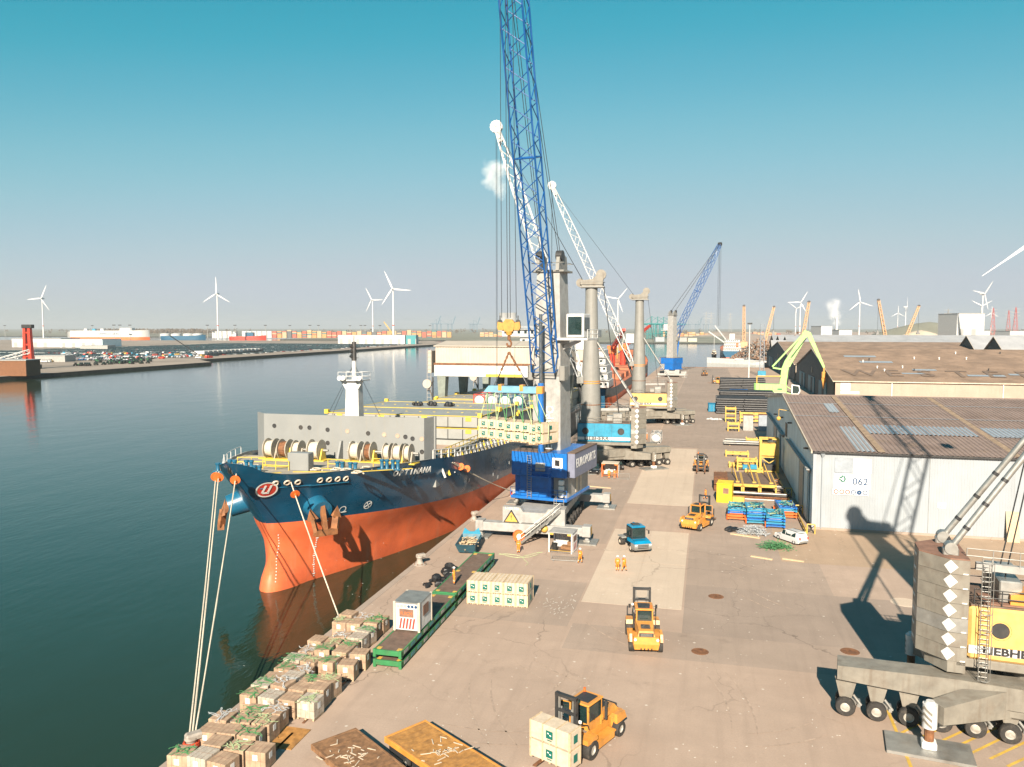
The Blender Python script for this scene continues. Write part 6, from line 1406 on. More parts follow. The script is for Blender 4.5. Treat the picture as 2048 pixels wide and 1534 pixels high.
# tarpaulin heaps
def heap(name, loc, rx, ry, h, mt, label, cat, n_=22, size=.4, seed=1):
    r_ = random.Random(seed); b = MB()
    for i in range(n_):
        a = r_.uniform(0,6.283); k = math.sqrt(r_.random()); z = h*(1-k)*r_.uniform(.5,1)
        T = b.T; b.T = Matrix.Translation((math.cos(a)*k*rx,math.sin(a)*k*ry,z*.5)) @ Matrix.Rotation(r_.uniform(0,3),4,'Z') @ Matrix.Rotation(r_.uniform(-.5,.5),4,'X') @ Matrix.Diagonal((1,r_.uniform(.4,.9),r_.uniform(.4,.8),1)); b.sph((0,0,0),size*r_.uniform(.6,1.3),7,5); b.T = T
    return b.build(name, mt, label=label, cat=cat, loc=loc)
heap('tarpaulin_heap',(-28.4,79.6,0),1.2,1.4,1.6,m_tarp,'crumpled black tarpaulin heap nearest the water beside the flat rack','tarpaulin',22,.55,3); heap('tarpaulin_heap',(-28.1,83.2,0),1.2,1.6,2.0,m_tarp,'crumpled black tarpaulin heap behind the first by the flat rack','tarpaulin',24,.6,4)
def tangle(b, c, rx, ry, rz_, n_, wd, seed, seg=6):
    r_ = random.Random(seed)
    for i in range(n_):
        p_ = Vector((c[0]+r_.uniform(-rx,rx),c[1]+r_.uniform(-ry,ry),c[2]+r_.uniform(.0,rz_))); a = r_.uniform(0,6.28)
        for s_ in range(seg):
            a += r_.uniform(-.9,.9); q_ = p_+Vector((math.cos(a)*.16,math.sin(a)*.16,r_.uniform(-.05,.05))); q_.z = max(c[2],min(c[2]+rz_,q_.z)); b.beam(p_,q_,wd,.012); p_ = q_
    return b
m_net = mat('green_net', (.10,.30,.12), .7, var=.5, scale=4); m_foil = mat('white_foil', (.60,.62,.63), .35, var=.35, scale=6, bump=.5)
b = MB()
for i in range(3): tangle(b,(0,0,.0),(1.9,1.4,.9)[i],(1.2,.9,.5)[i],(.3,.6,.8)[i],70,.12,20+i)
b.build('net_heap', m_net, label='heap of green netting on the ground in front of the white car', cat='net heap', loc=(8.9,103.6,0))
b = MB()
for i in range(3): tangle(b,(0,0,.0),(1.7,1.2,.7)[i],(1.2,.9,.5)[i],(.3,.7,1.1)[i],80,.14,30+i)
b.build('foil_heap', m_foil, label='heap of white plastic foil beside the black tarpaulin', cat='foil heap', loc=(6.3,110.2,0))
heap('tarpaulin_heap',(4.0,110.9,0),1.1,.8,1.2,m_tarp,'black tarpaulin heap beside the white foil heap','tarpaulin',16,.5,7)
b = MB(); r_ = random.Random(5); p_ = Vector((0,0,.02)); a = 0
for k in range(5):
    p_ = Vector((0,0,.03)); a = k*1.3
    for s_ in range(14): a += r_.uniform(-.35,.35); q_ = p_+Vector((math.cos(a)*.25,math.sin(a)*.25,0)); b.cyl(p_,q_,.03,n=4); p_ = q_
b.build('rope_tangle', m_strap2, label='pale green rope spread on the ground by the worker', cat='rope', loc=(-21.6,91.6,0))
# bottom platforms
def platform(name, a, b_, c, h, mt, frame_m, label, planks=14, wheels=False):
    a = G(*a,h); b_ = G(*b_,h); c = G(*c,h); a.z = b_.z = c.z = 0; ux = (b_-a); uy = (c-b_); L_ = uy.length+3.5; Wd = ux.length; ux.normalize(); rz = math.atan2(ux.y,ux.x)
    uyn = Vector((math.sin(rz),-math.cos(rz),0))
    t = thing(name, label, 'platform', (a.x,a.y,0), rz)
    wd = L_/planks
    for k in range(planks): m_ = MB(); m_.box(.03,Wd-.03,-(k+1)*wd+.015,-k*wd-.015,h-.1,h+rnd.uniform(-.012,.012)); m_.build('plank', mt, t)
    for x in (0,Wd): m_ = MB(); m_.bb(x-.08,x+.08,-L_,0,h-.35,h+.02,.02); m_.build('side_beam', frame_m, t)
    m_ = MB(); m_.bb(-.08,Wd+.08,-.02,.16,h-.38,h+.03,.02); m_.build('end_beam', frame_m, t)
    if wheels:
        for y in (-2.4,-6.0): wheel(t,(-.02,y,.3),.3,.25,'X',rim=m_steel)
        for x in (.3,Wd-.3): m_ = MB(); m_.box(x-.1,x+.1,-L_,0,.05,h-.35); m_.build('skid', m_dgrey, t)
    else:
        for y in (-1.5,-5,-8): m_ = MB(); m_.box(.2,Wd-.2,y-.15,y+.15,0,h-.1); m_.build('bearer', m_plank, t)
    return t
platform('timber_platform',(626,1490),(712,1458),(790,1534),.75,m_plank,m_plank,'brown timber platform littered with wood splinters at the bottom edge',9)
platform('timber_trailer',(773,1475),(852,1442),(980,1534),1.0,m_planky,m_yel,'ochre timber trailer deck with yellow frame at the bottom edge',16,True)
for nm,cx_,cy_,h,n_ in (('brown timber platform',700,1508,.77,34),('ochre trailer deck',885,1500,1.02,30)):
    b = MB()
    for k in range(n_): c_ = G(cx_+rnd.gauss(0,26),cy_+rnd.gauss(0,11),h); b.cb((c_.x,c_.y,h+.02),(rnd.uniform(.15,.7),.06,.035),rz=rnd.uniform(0,3.1))
    b.build('wood_splinters', m_wood, kind='stuff', label='pale wood splinters scattered on the '+nm)
# ================================================================ CARTON STACKS
def carton_meshes(w_, d_, h_, sd):
    r_ = random.Random(sd); b = MB(); b.bb(-w_/2,w_/2,-d_/2,d_/2,.1,h_,.03); body = b.mesh('carton_body', m_carton if sd%5 else m_wrap)
    b = MB()
    for x in (-w_*.26,0,w_*.26): b.box(x-.008,x+.008,-d_/2-.006,d_/2+.006,.1,h_+.006)
    b.box(-w_/2-.006,w_/2+.006,-.008,.008,.1,h_+.006); b.box(-w_/2-.005,w_/2+.005,-d_/2-.005,d_/2+.005,h_*.52,h_*.53)
    lines = b.mesh('carton_seams', m_brick)
    b = MB(); b.box(-.18,.16,-d_/2-.02,-d_/2-.007,h_*.55,h_*.85); lab = b.mesh('carton_label', m_label)
    b = MB(); b.box(w_/2+.007,w_/2+.02,-.18,.16,h_*.5,h_*.82); lab2 = b.mesh('carton_label', m_label)
    b = MB()
    for x in (-w_/2+.08,0,w_/2-.08): b.box(x-.06,x+.06,-d_/2,d_/2,0,.1)
    pal = b.mesh('carton_pallet', m_batten)
    return body, lines, lab, lab2, pal
CMS = [carton_meshes(*a) for a in ((1.36,1.36,1.32,1),(1.4,1.34,1.2,2),(1.3,1.38,1.45,3),(1.36,1.34,1.28,4),(1.4,1.4,1.35,5))]
ords = ('first','second','third','fourth','fifth','sixth','seventh','eighth','ninth','tenth','eleventh','twelfth','thirteenth','fourteenth','fifteenth','sixteenth','seventeenth','eighteenth','nineteenth')
r6 = random.Random(11)
skip_ = {(0,3),(3,3),(1,0),(4,3),(8,3),(8,2),(12,0),(13,0),(13,1),(4,0),(2,3),(16,0)}
tops = []
for i in range(16):
    for j in range(4):
        x = -31.85+j*1.5+ (.1 if i>9 else 0)-.02*i; y = 41.3+i*1.56+(.4 if i>4 else 0)+(.5 if i>9 else 0)+j*.08
        if (i,j) in skip_ or x > -26.8: continue
        if i > 10 and j == 3: continue
        ms_ = CMS[r6.randrange(5)]; rz = R(r6.uniform(-8,8)); x += r6.uniform(-.09,.09); y += r6.uniform(-.1,.1)
        t = thing('carton_stack', f'strapped brown cartons, {ords[j]} from the water in the {ords[i]} row from the bottom edge', 'carton stack', (x,y,.06), rz, 'carton stacks along the quay edge')
        inst('cartons', ms_[0], t); inst('carton_seam', ms_[1], t); inst('pallet', ms_[4], t); inst('paper_label', ms_[2], t); inst('paper_label', ms_[3], t)
        hgt = max(v_.co.z for v_ in ms_[0].vertices)+.06
        if r6.random() < .5: tops.append((i,j,x,y,hgt))
for n_, (i,j,x,y,h) in enumerate(tops):
    b = MB(); tangle(b,(0,0,.0),.34,.34,.12,11,.05,100+n_)
    if n_%2 == 0:
        sx = .62; b.beam((sx,-.2,.02),(sx+.02,-.2,-h*.9),.08,.012); b.beam((-.3,-.2,.02),(sx,-.2,.02),.08,.012)
    b.build('strap_tangle', (m_strap,m_strap2,m_strap,m_foil)[n_%4], label=f'tangled straps on the cartons {ords[j]} from the water, {ords[i]} row', cat='straps', group='strap tangles on the cartons', loc=(x,y,h))
for k,(y0,y1) in enumerate(((40.6,47.2),(48.6,57.2),(58.2,66.6))):
    for q,xx in enumerate((-32.1,-29.6,-27.4)): b = MB(); b.bb(xx-.1,xx+.1,y0,y1,.0,.06,.01); b.build('timber_skid', m_rust, label=f'rusty skid under the cartons, {ords[q]} from the water in the {("near","middle","far")[k]} block', cat='skid', group='skids under the cartons')
b = MB(); b.bb(-28.6,-26.4,45.2,47.9,.0,.06,.01); b.build('timber_pallet', m_planky, label='orange timber pallet under the cartons at the land side', cat='pallet')
# ================================================================ STORAGE YARD
m_pipe = mat('black_pipe', (.028,.03,.034), .5, var=.4, scale=2, dirt=(.10,.09,.08), damt=.4, dscale=3)
def pipes(x0, x1, y0, rows, cols, label, r=.42):
    t = thing('pipe_stack', label, 'pipe stack', (x0,y0,0), 0, 'black pipe stacks in the yard')
    k = 0
    for z in range(rows):
        for c in range(cols-z%2):
            b = MB(); jx = rnd.uniform(-.5,.5); y = c*r*2.05+(r if z%2 else 0); zz = r+z*r*1.72
            b.cyl((jx,y,zz),((x1-x0)*.5+jx-.15,y,zz),r,n=10,caps=True); b.build('pipe', m_pipe, t, smooth=40)
            b = MB(); b.cyl(((x1-x0)*.5+jx+.15,y,zz),((x1-x0)+jx,y,zz),r,n=10,caps=True); b.build('pipe', m_pipe, t, smooth=40)
    for x in (2,(x1-x0)*.5,(x1-x0)-2): b = MB(); b.box(x-.15,x+.15,-r,cols*r*2.05,-.02,.02); b.build('bearer', m_batten, t)
    return t
pipes(3.2,20.5,263,7,13,'nearest long stack of black pipes behind the yellow steel')
pipes(4.6,23,292,7,11,'second long stack of black pipes beside the green handler')
pipes(5.5,24,352,8,12,'farthest long stack of black pipes before the dark gables')
def container(loc, rz, L_, mt, label, words=None, hgt=2.6):
    t = thing('shipping_container', label, 'container', loc, rz)
    b = MB(); b.box(-1.18,1.18,.06,L_-.06,.12,hgt-.06); b.build('box', mt, t)
    for s_ in (-1,1): b = MB(); corr(b,(s_*1.17,.15,.15),(0,1,0),(0,0,1),L_-.3,hgt-.3,.3,.05,(s_,0,0)); b.build('side_wall', mt, t)
    for x in (-1.14,1.14):
        for y in (.08,L_-.08): b = MB(); b.bb(x-.1,x+.1,y-.1,y+.1,0,hgt,.02); b.build('corner_post', mt, t)
    for x in (-.58,.58): b = MB(); b.box(x-.55,x+.55,-.02,.05,.15,hgt-.15); d = b.build('door', mt, t); b = MB(); b.cyl((x-.2,-.05,.2),(x-.2,-.05,hgt-.2),.03,n=5); b.build('lock_rod', m_steel, d)
    if words: text(words, m_label, 1.0, frame((1.26,L_/2,hgt*.55),(0,1,0),(1,0,0)), t, 'container_lettering', .01, bold=.02); text(words, m_label, 1.0, frame((-1.26,L_/2,hgt*.55),(0,-1,0),(-1,0,0)), t, 'container_lettering', .01, bold=.02)
    return t
container((1.7,268,0),R(2),6.06,mat('container_cyan',(.0,.20,.36),.5),'bright blue container standing alone on the quay')
container((8.5,315,2.0),R(-90),6.5,mat('container_blue',(.01,.12,.42),.5),'blue container lettered BITECK among the pipe stacks','BITECK',2.2)
b = MB()
for x in (8.7,14.6):
    for y in (314,316): b.box(x-.2,x+.2,y-.2,y+.2,0,2.0)
b.build('container_stand', m_white, label='white stand under the lettered blue container', cat='stand')
def yframe(loc, L_, Wd, h, label, mt=None, tiers=2, rz=0):
    t = thing('steel_frame', label, 'steel frame', loc, rz, 'yellow lifting gear in the yard'); mt = mt or m_lemon
    for k in range(tiers):
        z = (k+1)*h/tiers
        for y in (0,Wd): b = MB(); b.bb(0,L_,y-.15,y+.15,z-.4,z,.03); b.build('rail', mt, t)
        for i in range(4): b = MB(); b.box(i*(L_-.3)/3,i*(L_-.3)/3+.3,.15,Wd-.15,z-.35,z-.08); b.build('cross_beam', mt, t)
    for x in (.2,L_-.2):
        for y in (0,Wd): b = MB(); b.bb(x-.14,x+.14,y-.14,y+.14,0,h+.25,.02); b.build('post', mt, t)
    return t
yframe((5.2,240,0),3.2,2.4,4.2,'yellow A-shaped lifting frame behind the pale cabinets',tiers=3); yframe((9.3,238,0),12.5,3.0,3.0,'long stacked yellow spreader frames behind the pale cabinets',tiers=3); yframe((5.4,219,0),3.2,2.0,2.2,'small yellow frame left of the pale cabinets')
yframe((9.2,196,0),2.8,2.0,1.2,'low yellow frame near the dark rods'); yframe((4.0,175.5,0),5.0,2.2,.9,'dark topped yellow pallet on the ground',tiers=1); yframe((4.4,161.5,0),5.0,2.4,.7,'flat yellow frame left of the yellow machine',tiers=1)
for k,(x,h,mt) in enumerate(((9.6,4.2,m_lgrey),(13.6,4.4,m_sky))):
    t = thing('cabinet', ('pale grey tall cabinet between yellow frames','pale blue tall cabinet with rusty top next to the warehouse')[k], 'cabinet', (x,221,0)); b = MB(); b.bb(0,2.6,0,2.2,0,h,.04); b.build('body', mt, t); b = MB(); b.box(-.05,2.65,-.05,2.25,h,h+.15); b.build('top', m_rust, t); b = MB(); b.box(.15,1.25,-.03,0,.15,h-.2); b.build('door', mt, t); b = MB(); b.box(1.35,2.45,-.03,0,.15,h-.2); b.build('door', mt, t)
def rods(loc, L_, n_, label, mt, spread=3.0, rz=0):
    t = thing('rod_bundle', label, 'rod bundle', loc, rz)
    for i in range(n_): b = MB(); y = rnd.uniform(0,spread); z = .12+ .22*(i%5); b.cyl((rnd.uniform(-.6,.3),y,z),(L_+rnd.uniform(-.6,.3),y+rnd.uniform(-.3,.3),z),.11,n=6); b.build('rod', (mt,m_dgrey,m_steel)[i%3], t)
    for x in (1.0,L_-1.0): b = MB(); b.box(x-.12,x+.12,-.2,spread+.2,-.0,.06); b.build('bearer', m_batten, t)
rods((4.4,192,0),9.5,26,'bundle of dark and silver rods lying below the cabinets',m_steel,5)
rods((4.2,131.6,0),9.0,30,'bundle of rusty rods in front of the yellow platforms',m_rust,2.6)
rods((11.0,137,0),1.8,12,'stack of rusty bars beside the yellow platforms',m_rust,12)
# yellow working machine: tall yellow frame with box
ym = thing('lifting_machine', 'tall yellow lifting machine beside the warehouse wall', 'machine', (10.0,157.5,0)); ym.scale = (1,1,.66)
b = MB(); b.bb(0,3.6,0,2.6,5.0,8.6,.08); b.build('upper_box', m_lemon, ym)
for x in (.2,3.4):
    for y in (.2,2.4): b = MB(); b.bb(x-.22,x+.22,y-.22,y+.22,0,10.0,.03); b.build('post', m_lemon, ym)
for z in (.4,4.6,9.9):
    for y in (.2,2.4): b = MB(); b.bb(0,3.6,y-.16,y+.16,z-.18,z+.18,.03); b.build('rail', m_lemon, ym)
b = MB(); b.beam((.3,-.02,4.4),(1.8,-.02,2.9),.2); b.beam((3.3,-.02,4.4),(1.8,-.02,2.9),.2); b.build('brace', m_lemon, ym)
b = MB(); b.bb(.6,3.0,.4,2.2,.5,2.4,.08); b.build('counter_mass', m_dgrey, ym)
yframe((5.8,158.5,0),4.0,2.6,2.2,'yellow lattice platform joined to the tall machine'); yframe((7.0,151,0),3.4,2.4,1.6,'yellow frame carrying blue boxes'); 
for k,(x,y) in enumerate(((7.2,151.5),(8.6,151.8),(10.6,150.5))): b = MB(); b.bb(-.6,.6,-.6,.6,0,.8,.08); b.build('blue_box', m_cyan, label=('left blue box on the yellow frame','right blue box on the yellow frame','blue box in front of the tall yellow machine')[k], cat='box', loc=(x,y,1.62 if k<2 else 0))
heap('orange_heap',(7.2,168,0),1.8,1.2,1.6,m_rust,'rusty orange heap left of the tall yellow machine','scrap heap',20,.5,9)
for k in range(3):
    t = thing('work_platform', ('left','middle','right')[k]+' of three brown work platforms with yellow legs', 'platform', (3.4+k*2.75,137,0), 0, 'brown work platforms with yellow frames')
    for q in range(8): b = MB(); b.box(.05,2.6,q*1.42+.02,q*1.42+1.38,1.45,1.55); b.build('plank', m_deckbrown, t)
    b = MB(); b.bb(0,2.65,-.12,.1,1.1,1.6,.03); b.build('front_beam', m_lemon, t)
    for x in (.05,2.6): b = MB(); b.bb(x-.08,x+.08,0,11.3,1.2,1.58,.02); b.build('side_beam', m_lemon, t)
    for x in (.1,2.55): 
        for y in (0,11.2): b = MB(); b.box(x-.12,x+.12,y-.12,y+.12,0,1.3); b.build('leg', m_lemon, t)
    b = MB(); b.beam((1.9,1.6,1.6),(1.2,9.6,3.6),.16); b.beam((1.2,9.6,1.6),(1.2,9.6,3.6),.16); b.box(1.6,2.2,1.2,1.9,1.56,1.75); b.build('fork_arm', m_lemon, t)
yc = thing('yellow_cabin', 'small bright yellow steel cabin beside the work platforms', 'cabin', (1.7,128.6,0), R(-6))
m_byel = mat('bright_yellow', (.80,.62,.02), .5)
b = MB(); b.bb(0,2.4,0,3.2,0,3.0,.06); b.build('body', m_byel, yc); b = MB(); b.box(1.0,1.9,-.03,0,1.5,2.4); b.build('window', m_brick, yc); b = MB(); b.box(.1,.85,-.03,0,.1,2.4); b.build('door', m_byel, yc); b = MB(); b.bb(-.05,2.45,-.05,3.25,3.0,3.1,.02); b.build('roof', m_byel, yc); b = MB(); b.bb(2.45,4.3,.3,1.3,.2,1.0,.05); b.build('side_box', m_lemon, yc)
wb = thing('wire_container', 'rusty wire baskets stacked beside the yellow cabin', 'basket', (-.2+1.6,137.5,0))
for z in (0,1.3):
    b = MB()
    for i in range(9): b.cyl((i*.28,0,z),(i*.28,0,z+1.2),.03,n=4); b.cyl((i*.28,6,z),(i*.28,6,z+1.2),.03,n=4)
    for q in range(5): b.cyl((0,0,z+q*.3),(2.24,0,z+q*.3),.03,n=4)
    b.box(0,2.24,0,6,z+.02,z+.1); b.box(0,2.24,.1,5.9,z+.1,z+1.0); b.build('basket', m_rust, wb)
# container spreaders stacked: blue on orange
def spreaders(loc, rz, n_, label, seed, orange=True):
    r_ = random.Random(seed); t = thing('spreader_stack', label, 'spreader stack', loc, rz, 'stacks of blue spreaders')
    for k in range(n_):
        z = .25+k*.42; mt = m_orange if (orange and k < n_*.45) else (m_blue if (k+seed)%2 else m_cyan)
        for x in (0,2.3): b = MB(); b.bb(x-.13,x+.13,0,5.2,z,z+.28,.02); b.build('side_beam', mt, t)
        for y in (.3,1.5,2.7,3.9,5.0): b = MB(); b.box(.1,2.2,y-.1,y+.1,z+.05,z+.22); b.build('cross_beam', mt if y != 2.7 else m_lgrey, t)
    for k in range(4): b = MB(); b.tube([(r_.uniform(0,2.3)+.35*math.cos(a*.9),r_.uniform(.5,4.5)+.35*math.sin(a*.9),.3+n_*.42) for a in range(8)],.05,5); b.build('hose', (m_teal,m_strap2,m_dgrey)[k%3], t)
    for i in range(5): b = MB(); b.cyl((-.2,.4+i*1.1,.1),(-.2,.4+i*1.1,.9),.1,n=6); b.build('hook_pin', m_orange, t)
    return t
spreaders((3.3,116.6,0),R(-3),4,'leftmost stack of blue spreaders over orange frames',1); spreaders((5.9,114.8,0),R(2),5,'narrow blue spreader stack with white hoses, second from left',2,False); spreaders((8.4,113.2,0),R(-2),4,'blue spreader stack with green hoses, third from left',3,False); spreaders((10.6,119.4,0),R(3),4,'rightmost stack of blue spreaders over orange frames',4)
for k,(y0,y1,x) in enumerate(((111.5,121.5,13.3),(126,136,13.0),(138,156,12.9))):
    t = thing('crash_barrier', ('nearest','middle','farthest')[k]+' yellow crash barrier along the warehouse gable', 'barrier', (x,y0,0), 0, 'yellow barriers along the gable wall'); b = MB(); b.bb(-.08,.08,0,y1-y0,.35,.75,.02); b.build('rail', m_lemon, t)
    for i in range(4): b = MB(); b.box(-.1,.1,i*(y1-y0-.3)/3,i*(y1-y0-.3)/3+.2,0,.7); b.build('post', m_lemon, t)
for k,(x,y) in enumerate(((14.0,111.8),(13.7,123.5),(13.4,136.5))):
    t = thing('door_guard', ('nearest','middle','farthest')[k]+' yellow and black door guard beside the warehouse door', 'guard', (x,y,0)); b = MB(); b.tube([(-.5,0,0),(-.5,0,1.3),(.5,0,1.3),(.5,0,0)],.09,6); b.build('hoop', m_lemon, t); b = MB(); b.beam((-.5,0,.2),(.5,0,1.2),.08); b.beam((.5,0,.2),(-.5,0,1.2),.08); b.build('brace', m_ink, t)
heap('foil_heap',(2.2,246,0),2.2,1.2,.9,m_foil,'small heap of pale foil on the quay near the yellow frames','foil heap',18,.4,12)
# lamp mast behind pipes
lm = thing('lamp_mast', 'tall white lamp mast beside the dark gables', 'lamp mast', (20.5,420,0)); b = MB(); b.cyl((0,0,0),(0,0,30),.4,.2,n=10); b.build('mast', m_white, lm); b = MB(); b.bb(-1.2,1.2,-.4,.4,29.6,30.4,.05); b.build('lamp_head', m_dgrey, lm)
lt = thing('lattice_tower', 'slim blue lattice tower behind the pipe stacks', 'tower', (30,470,0)); b = MB(); lattice(b,(0,0,0),(0,0,30),2.4,2.4,2.0,2.0,14,.16,.09,(1,0,0)); b.build('lattice', m_sky, lt); b = MB(); b.bb(-2.2,2.2,-2,2,0,3.2,.1); b.build('base_house', m_cyan, lt)
# ------------------------------------------------ green material handler
MH = thing('material_handler', 'light green material handler with long bent boom and orange grab', 'material handler', (25.3,318,0)); MH.scale = (.95,.95,.95)
mh_rz = 0.0
b = MB()
for y in (-2.6,2.6): b.prism([(-4.6,.3),(-4.0,0),(4.0,0),(4.6,.3),(4.6,1.3),(4.0,1.7),(-4.0,1.7),(-4.6,1.3)],y-.5,y+.5,'Y')
b.bb(-3,3,-2.1,2.1,.9,1.9,.1); b.build('tracks', m_dgrey, MH)
b = MB(); b.cyl((0,0,1.9),(0,0,3.0),1.8,n=20); b.build('slew_ring', m_dgrey, MH)
b = MB(); b.bb(-6.2,4.4,-2.0,2.0,3.0,6.6,.2); b.build('upper_body', m_lime, MH)
b = MB(); b.prism([(-8.2,-1.2),(-7.6,-2.1),(-6.2,-2.1),(-6.2,2.1),(-7.6,2.1),(-8.2,1.2)],2.6,6.8); b.build('counterweight', m_lime, MH)
b = MB(); b.box(.8,2.6,-2.03,-2.0,4.3,4.9); b.build('vent', m_green, MH); b = MB(); b.box(-6.0,4.2,-2.04,-2.0,3.05,3.3); b.build('lower_trim', m_lgrey, MH)
for x in (-4.2,-1.2): b = MB(); b.box(x-.02,x+.02,-2.03,-2.0,3.4,6.4); b.build('door_joint', m_green, MH)
b = MB(); b.prism([(6.2,2.2),(8.8,2.2),(9.6,4.0),(9.2,6.2),(6.2,6.6)],-1.9,-.3,'Y'); cbm = b.build('cab', m_label, MH); b = MB(); b.prism([(6.6,3.0),(8.7,3.0),(9.2,4.2),(8.9,5.9),(6.6,6.2)],-1.94,-1.9,'Y'); b.build('cab_glass', m_glass, cbm)
b = MB(); b.beam((3.8,-1.0,3.4),(7.2,-1.0,2.4),.3); b.beam((4.0,-1.0,6.0),(6.6,-1.0,4.4),.25); b.build('cab_arm', m_lime, MH)
def boxbeam(pts, wd, mt, name):
    b = MB(); rings = []
    for (x,z,h), in [(p,) for p in pts]: rings.append([(x-h[0],-wd,z-h[1]),(x+h[0],-wd,z+h[1]),(x+h[0],wd,z+h[1]),(x-h[0],wd,z-h[1])])
    b.loft(rings,True,cap0=True,cap1=True); return b.build(name, mt, MH)
boxbeam([(3.0,6.0,(1.3,-.1)),(3.6,12.5,(1.3,-.3)),(4.8,15.5,(1.3,-.6)),(11.0,26.6,(.8,-.45))],.7,m_lime,'main_boom')
boxbeam([(10.2,27.6,(-.5,-.9)),(12.5,26.6,(-.6,-.9)),(18.5,13.5,(-.3,-.35))],.5,m_lime,'stick')
b = MB(); b.beam((-1.0,0,13.2),(2.6,0,12.6),.9,.6); b.beam((-1.2,0,13.6),(10.4,0,27.0),.45,.6); b.build('tie_beam', m_lime, MH)
b = MB(); b.cyl((4.6,-.9,6.4),(5.4,-.9,13.6),.3,n=8); b.cyl((6.0,-.6,17.5),(11.4,-.6,25.2),.25,n=8); b.build('hydraulic_cylinder', m_dgrey, MH)
b = MB(); b.beam((18.5,0,13.4),(18.5,0,11.6),.6); b.bb(17.7,19.3,-.7,.7,9.2,11.8,.2); b.loft([[(17.6,-.6,9.2),(19.4,-.6,9.2),(19.4,.6,9.2),(17.6,.6,9.2)],[(18.1,-.4,6.8),(18.9,-.4,6.8),(18.9,.4,6.8),(18.1,.4,6.8)],[(18.35,-.15,5.0),(18.65,-.15,5.0),(18.65,.15,5.0),(18.35,.15,5.0)]],True,cap1=True); b.build('grab', m_yel, MH)
b = MB(); b.tube([(-7.2,-1.6,6.8),(-7.2,-1.6,9.8),(2.2,-1.6,9.8)],.25,6); b.build('guard_rail', m_lemon, MH)
text('HURRICANE', m_green, 1.0, frame((6.6,-.73,18.4),(.52,0,.85),(0,-1,0)), MH, 'boom_lettering', .01)
# ================================================================ SECOND SHIP AND FARTHER VESSELS
m_sh2 = mat('ship_dark_grey', (.055,.075,.09), .45, var=.2, scale=.2, streak=(.12,.08,.06), samt=.4); m_deckred = mat('red_deck', (.46,.15,.07), .7, var=.25, scale=.3); m_sblue = mat('ship_blue', (.012,.10,.19), .4)
def vessel(name, label, X, Y0, L_, hbm, mtop, mbot, mdeck, sheer, zdeck, zpaint, heading=1, flare=1.0):
    """plain cargo hull; bow towards +y when heading = 1"""
    t = thing(name, label, 'ship', (X,Y0,0), 0 if heading == 1 else math.pi)
    def half(y, z):
        u_ = (L_-y)/28.0; w_ = hbm*(1 if u_ >= 1 else math.sin(max(0,u_)*math.pi/2)**(.95-.35*min(1,max(0,(z+2)/(zdeck+4)))*flare))
        k = max(0,1-y/16.0); return w_*(1-k*k*(.18+.35*max(0,min(1,(3-z)/5))))
    ys = [0,3,8,16,40,L_*.5,L_-34,L_-24,L_-16,L_-10,L_-6,L_-3,L_-1.2,L_]
    zt = lambda y: zdeck+sheer*max(0,(y-(L_-45))/45)**1.3
    def ring(zf): return [(half(y,zf(y)),y,zf(y)) for y in ys]
    for nm, mt, lv in (('hull_topside',mtop,[(lambda y,k=k: zpaint+(zt(y)-zpaint)*k) for k in (0,.33,.66,1)]),('hull_bottom',mbot,[(lambda y,k=k: -6+(zpaint+6)*k) for k in (0,.5,.8,1)])):
        b = MB()
        for s_ in (1,-1): b.loft([[(s_*x,y,z) for x,y,z in ring(f)] for f in lv])
        b.loft([[(x,0,z) for x,y,z in [(half(0,f(0)),0,f(0))]]+[(-half(0,f(0)),0,f(0))] for f in lv]); b.build(nm, mt, t, smooth=45)
    b = MB(); r_ = ring(zt); b.loft([[(x,y,z-.6) for x,y,z in r_],[(-x,y,z-.6) for x,y,z in r_]]); b.build('deck', mdeck, t)
    return t
def house(t, x0,x1,y0,y1,z0,tiers,h, mt=None):
    for k in range(tiers):
        ins = k*.5; b = MB(); b.bb(x0+ins,x1-ins,y0+ins,y1-ins*.3,z0+k*h,z0+(k+1)*h-.08,.1); d = b.build('deckhouse_tier', mt or m_white, t)
        b = MB(); n_ = int((x1-x0-2*ins)/1.8)
        for i in range(n_): b.box(x0+ins+.5+i*1.8,x0+ins+1.3+i*1.8,y0+ins-.04,y0+ins,z0+k*h+1.1,z0+k*h+1.9)
        b.build('window', m_glass, d); b = MB(); b.box(x0+ins-.3,x1-ins+.3,y0+ins-.8,y0+ins,z0+(k+1)*h-.2,z0+(k+1)*h-.05); b.tube([(x0+ins,y0+ins-.7,z0+(k+1)*h+.9),(x1-ins,y0+ins-.7,z0+(k+1)*h+.9)],.06,4); b.build('balcony', m_white, d)
V2 = vessel('cargo_ship', 'grey and red cargo ship with red deck cranes moored behind the OPTIMANA', -46.5, 292, 205, 12.0, m_sh2, m_hullr, m_deckred, 9.5, 5.2, 1.6)
b = MB(); b.box(-9.5,9.5,-.5,.02,-1.5,5.0); b.build('stern_plate', m_sblue, V2); house(V2,-10,10,6,22,5,5,2.9)
b = MB(); b.cyl((0,12,19.5),(0,12,26),.5,.3); b.beam((-3,12,24),(3,12,24),.25); b.build('radar_mast', m_white, V2)
b = MB(); b.bb(-2.5,2.5,22,26,5,21,.3); b.build('funnel', m_orange, V2)
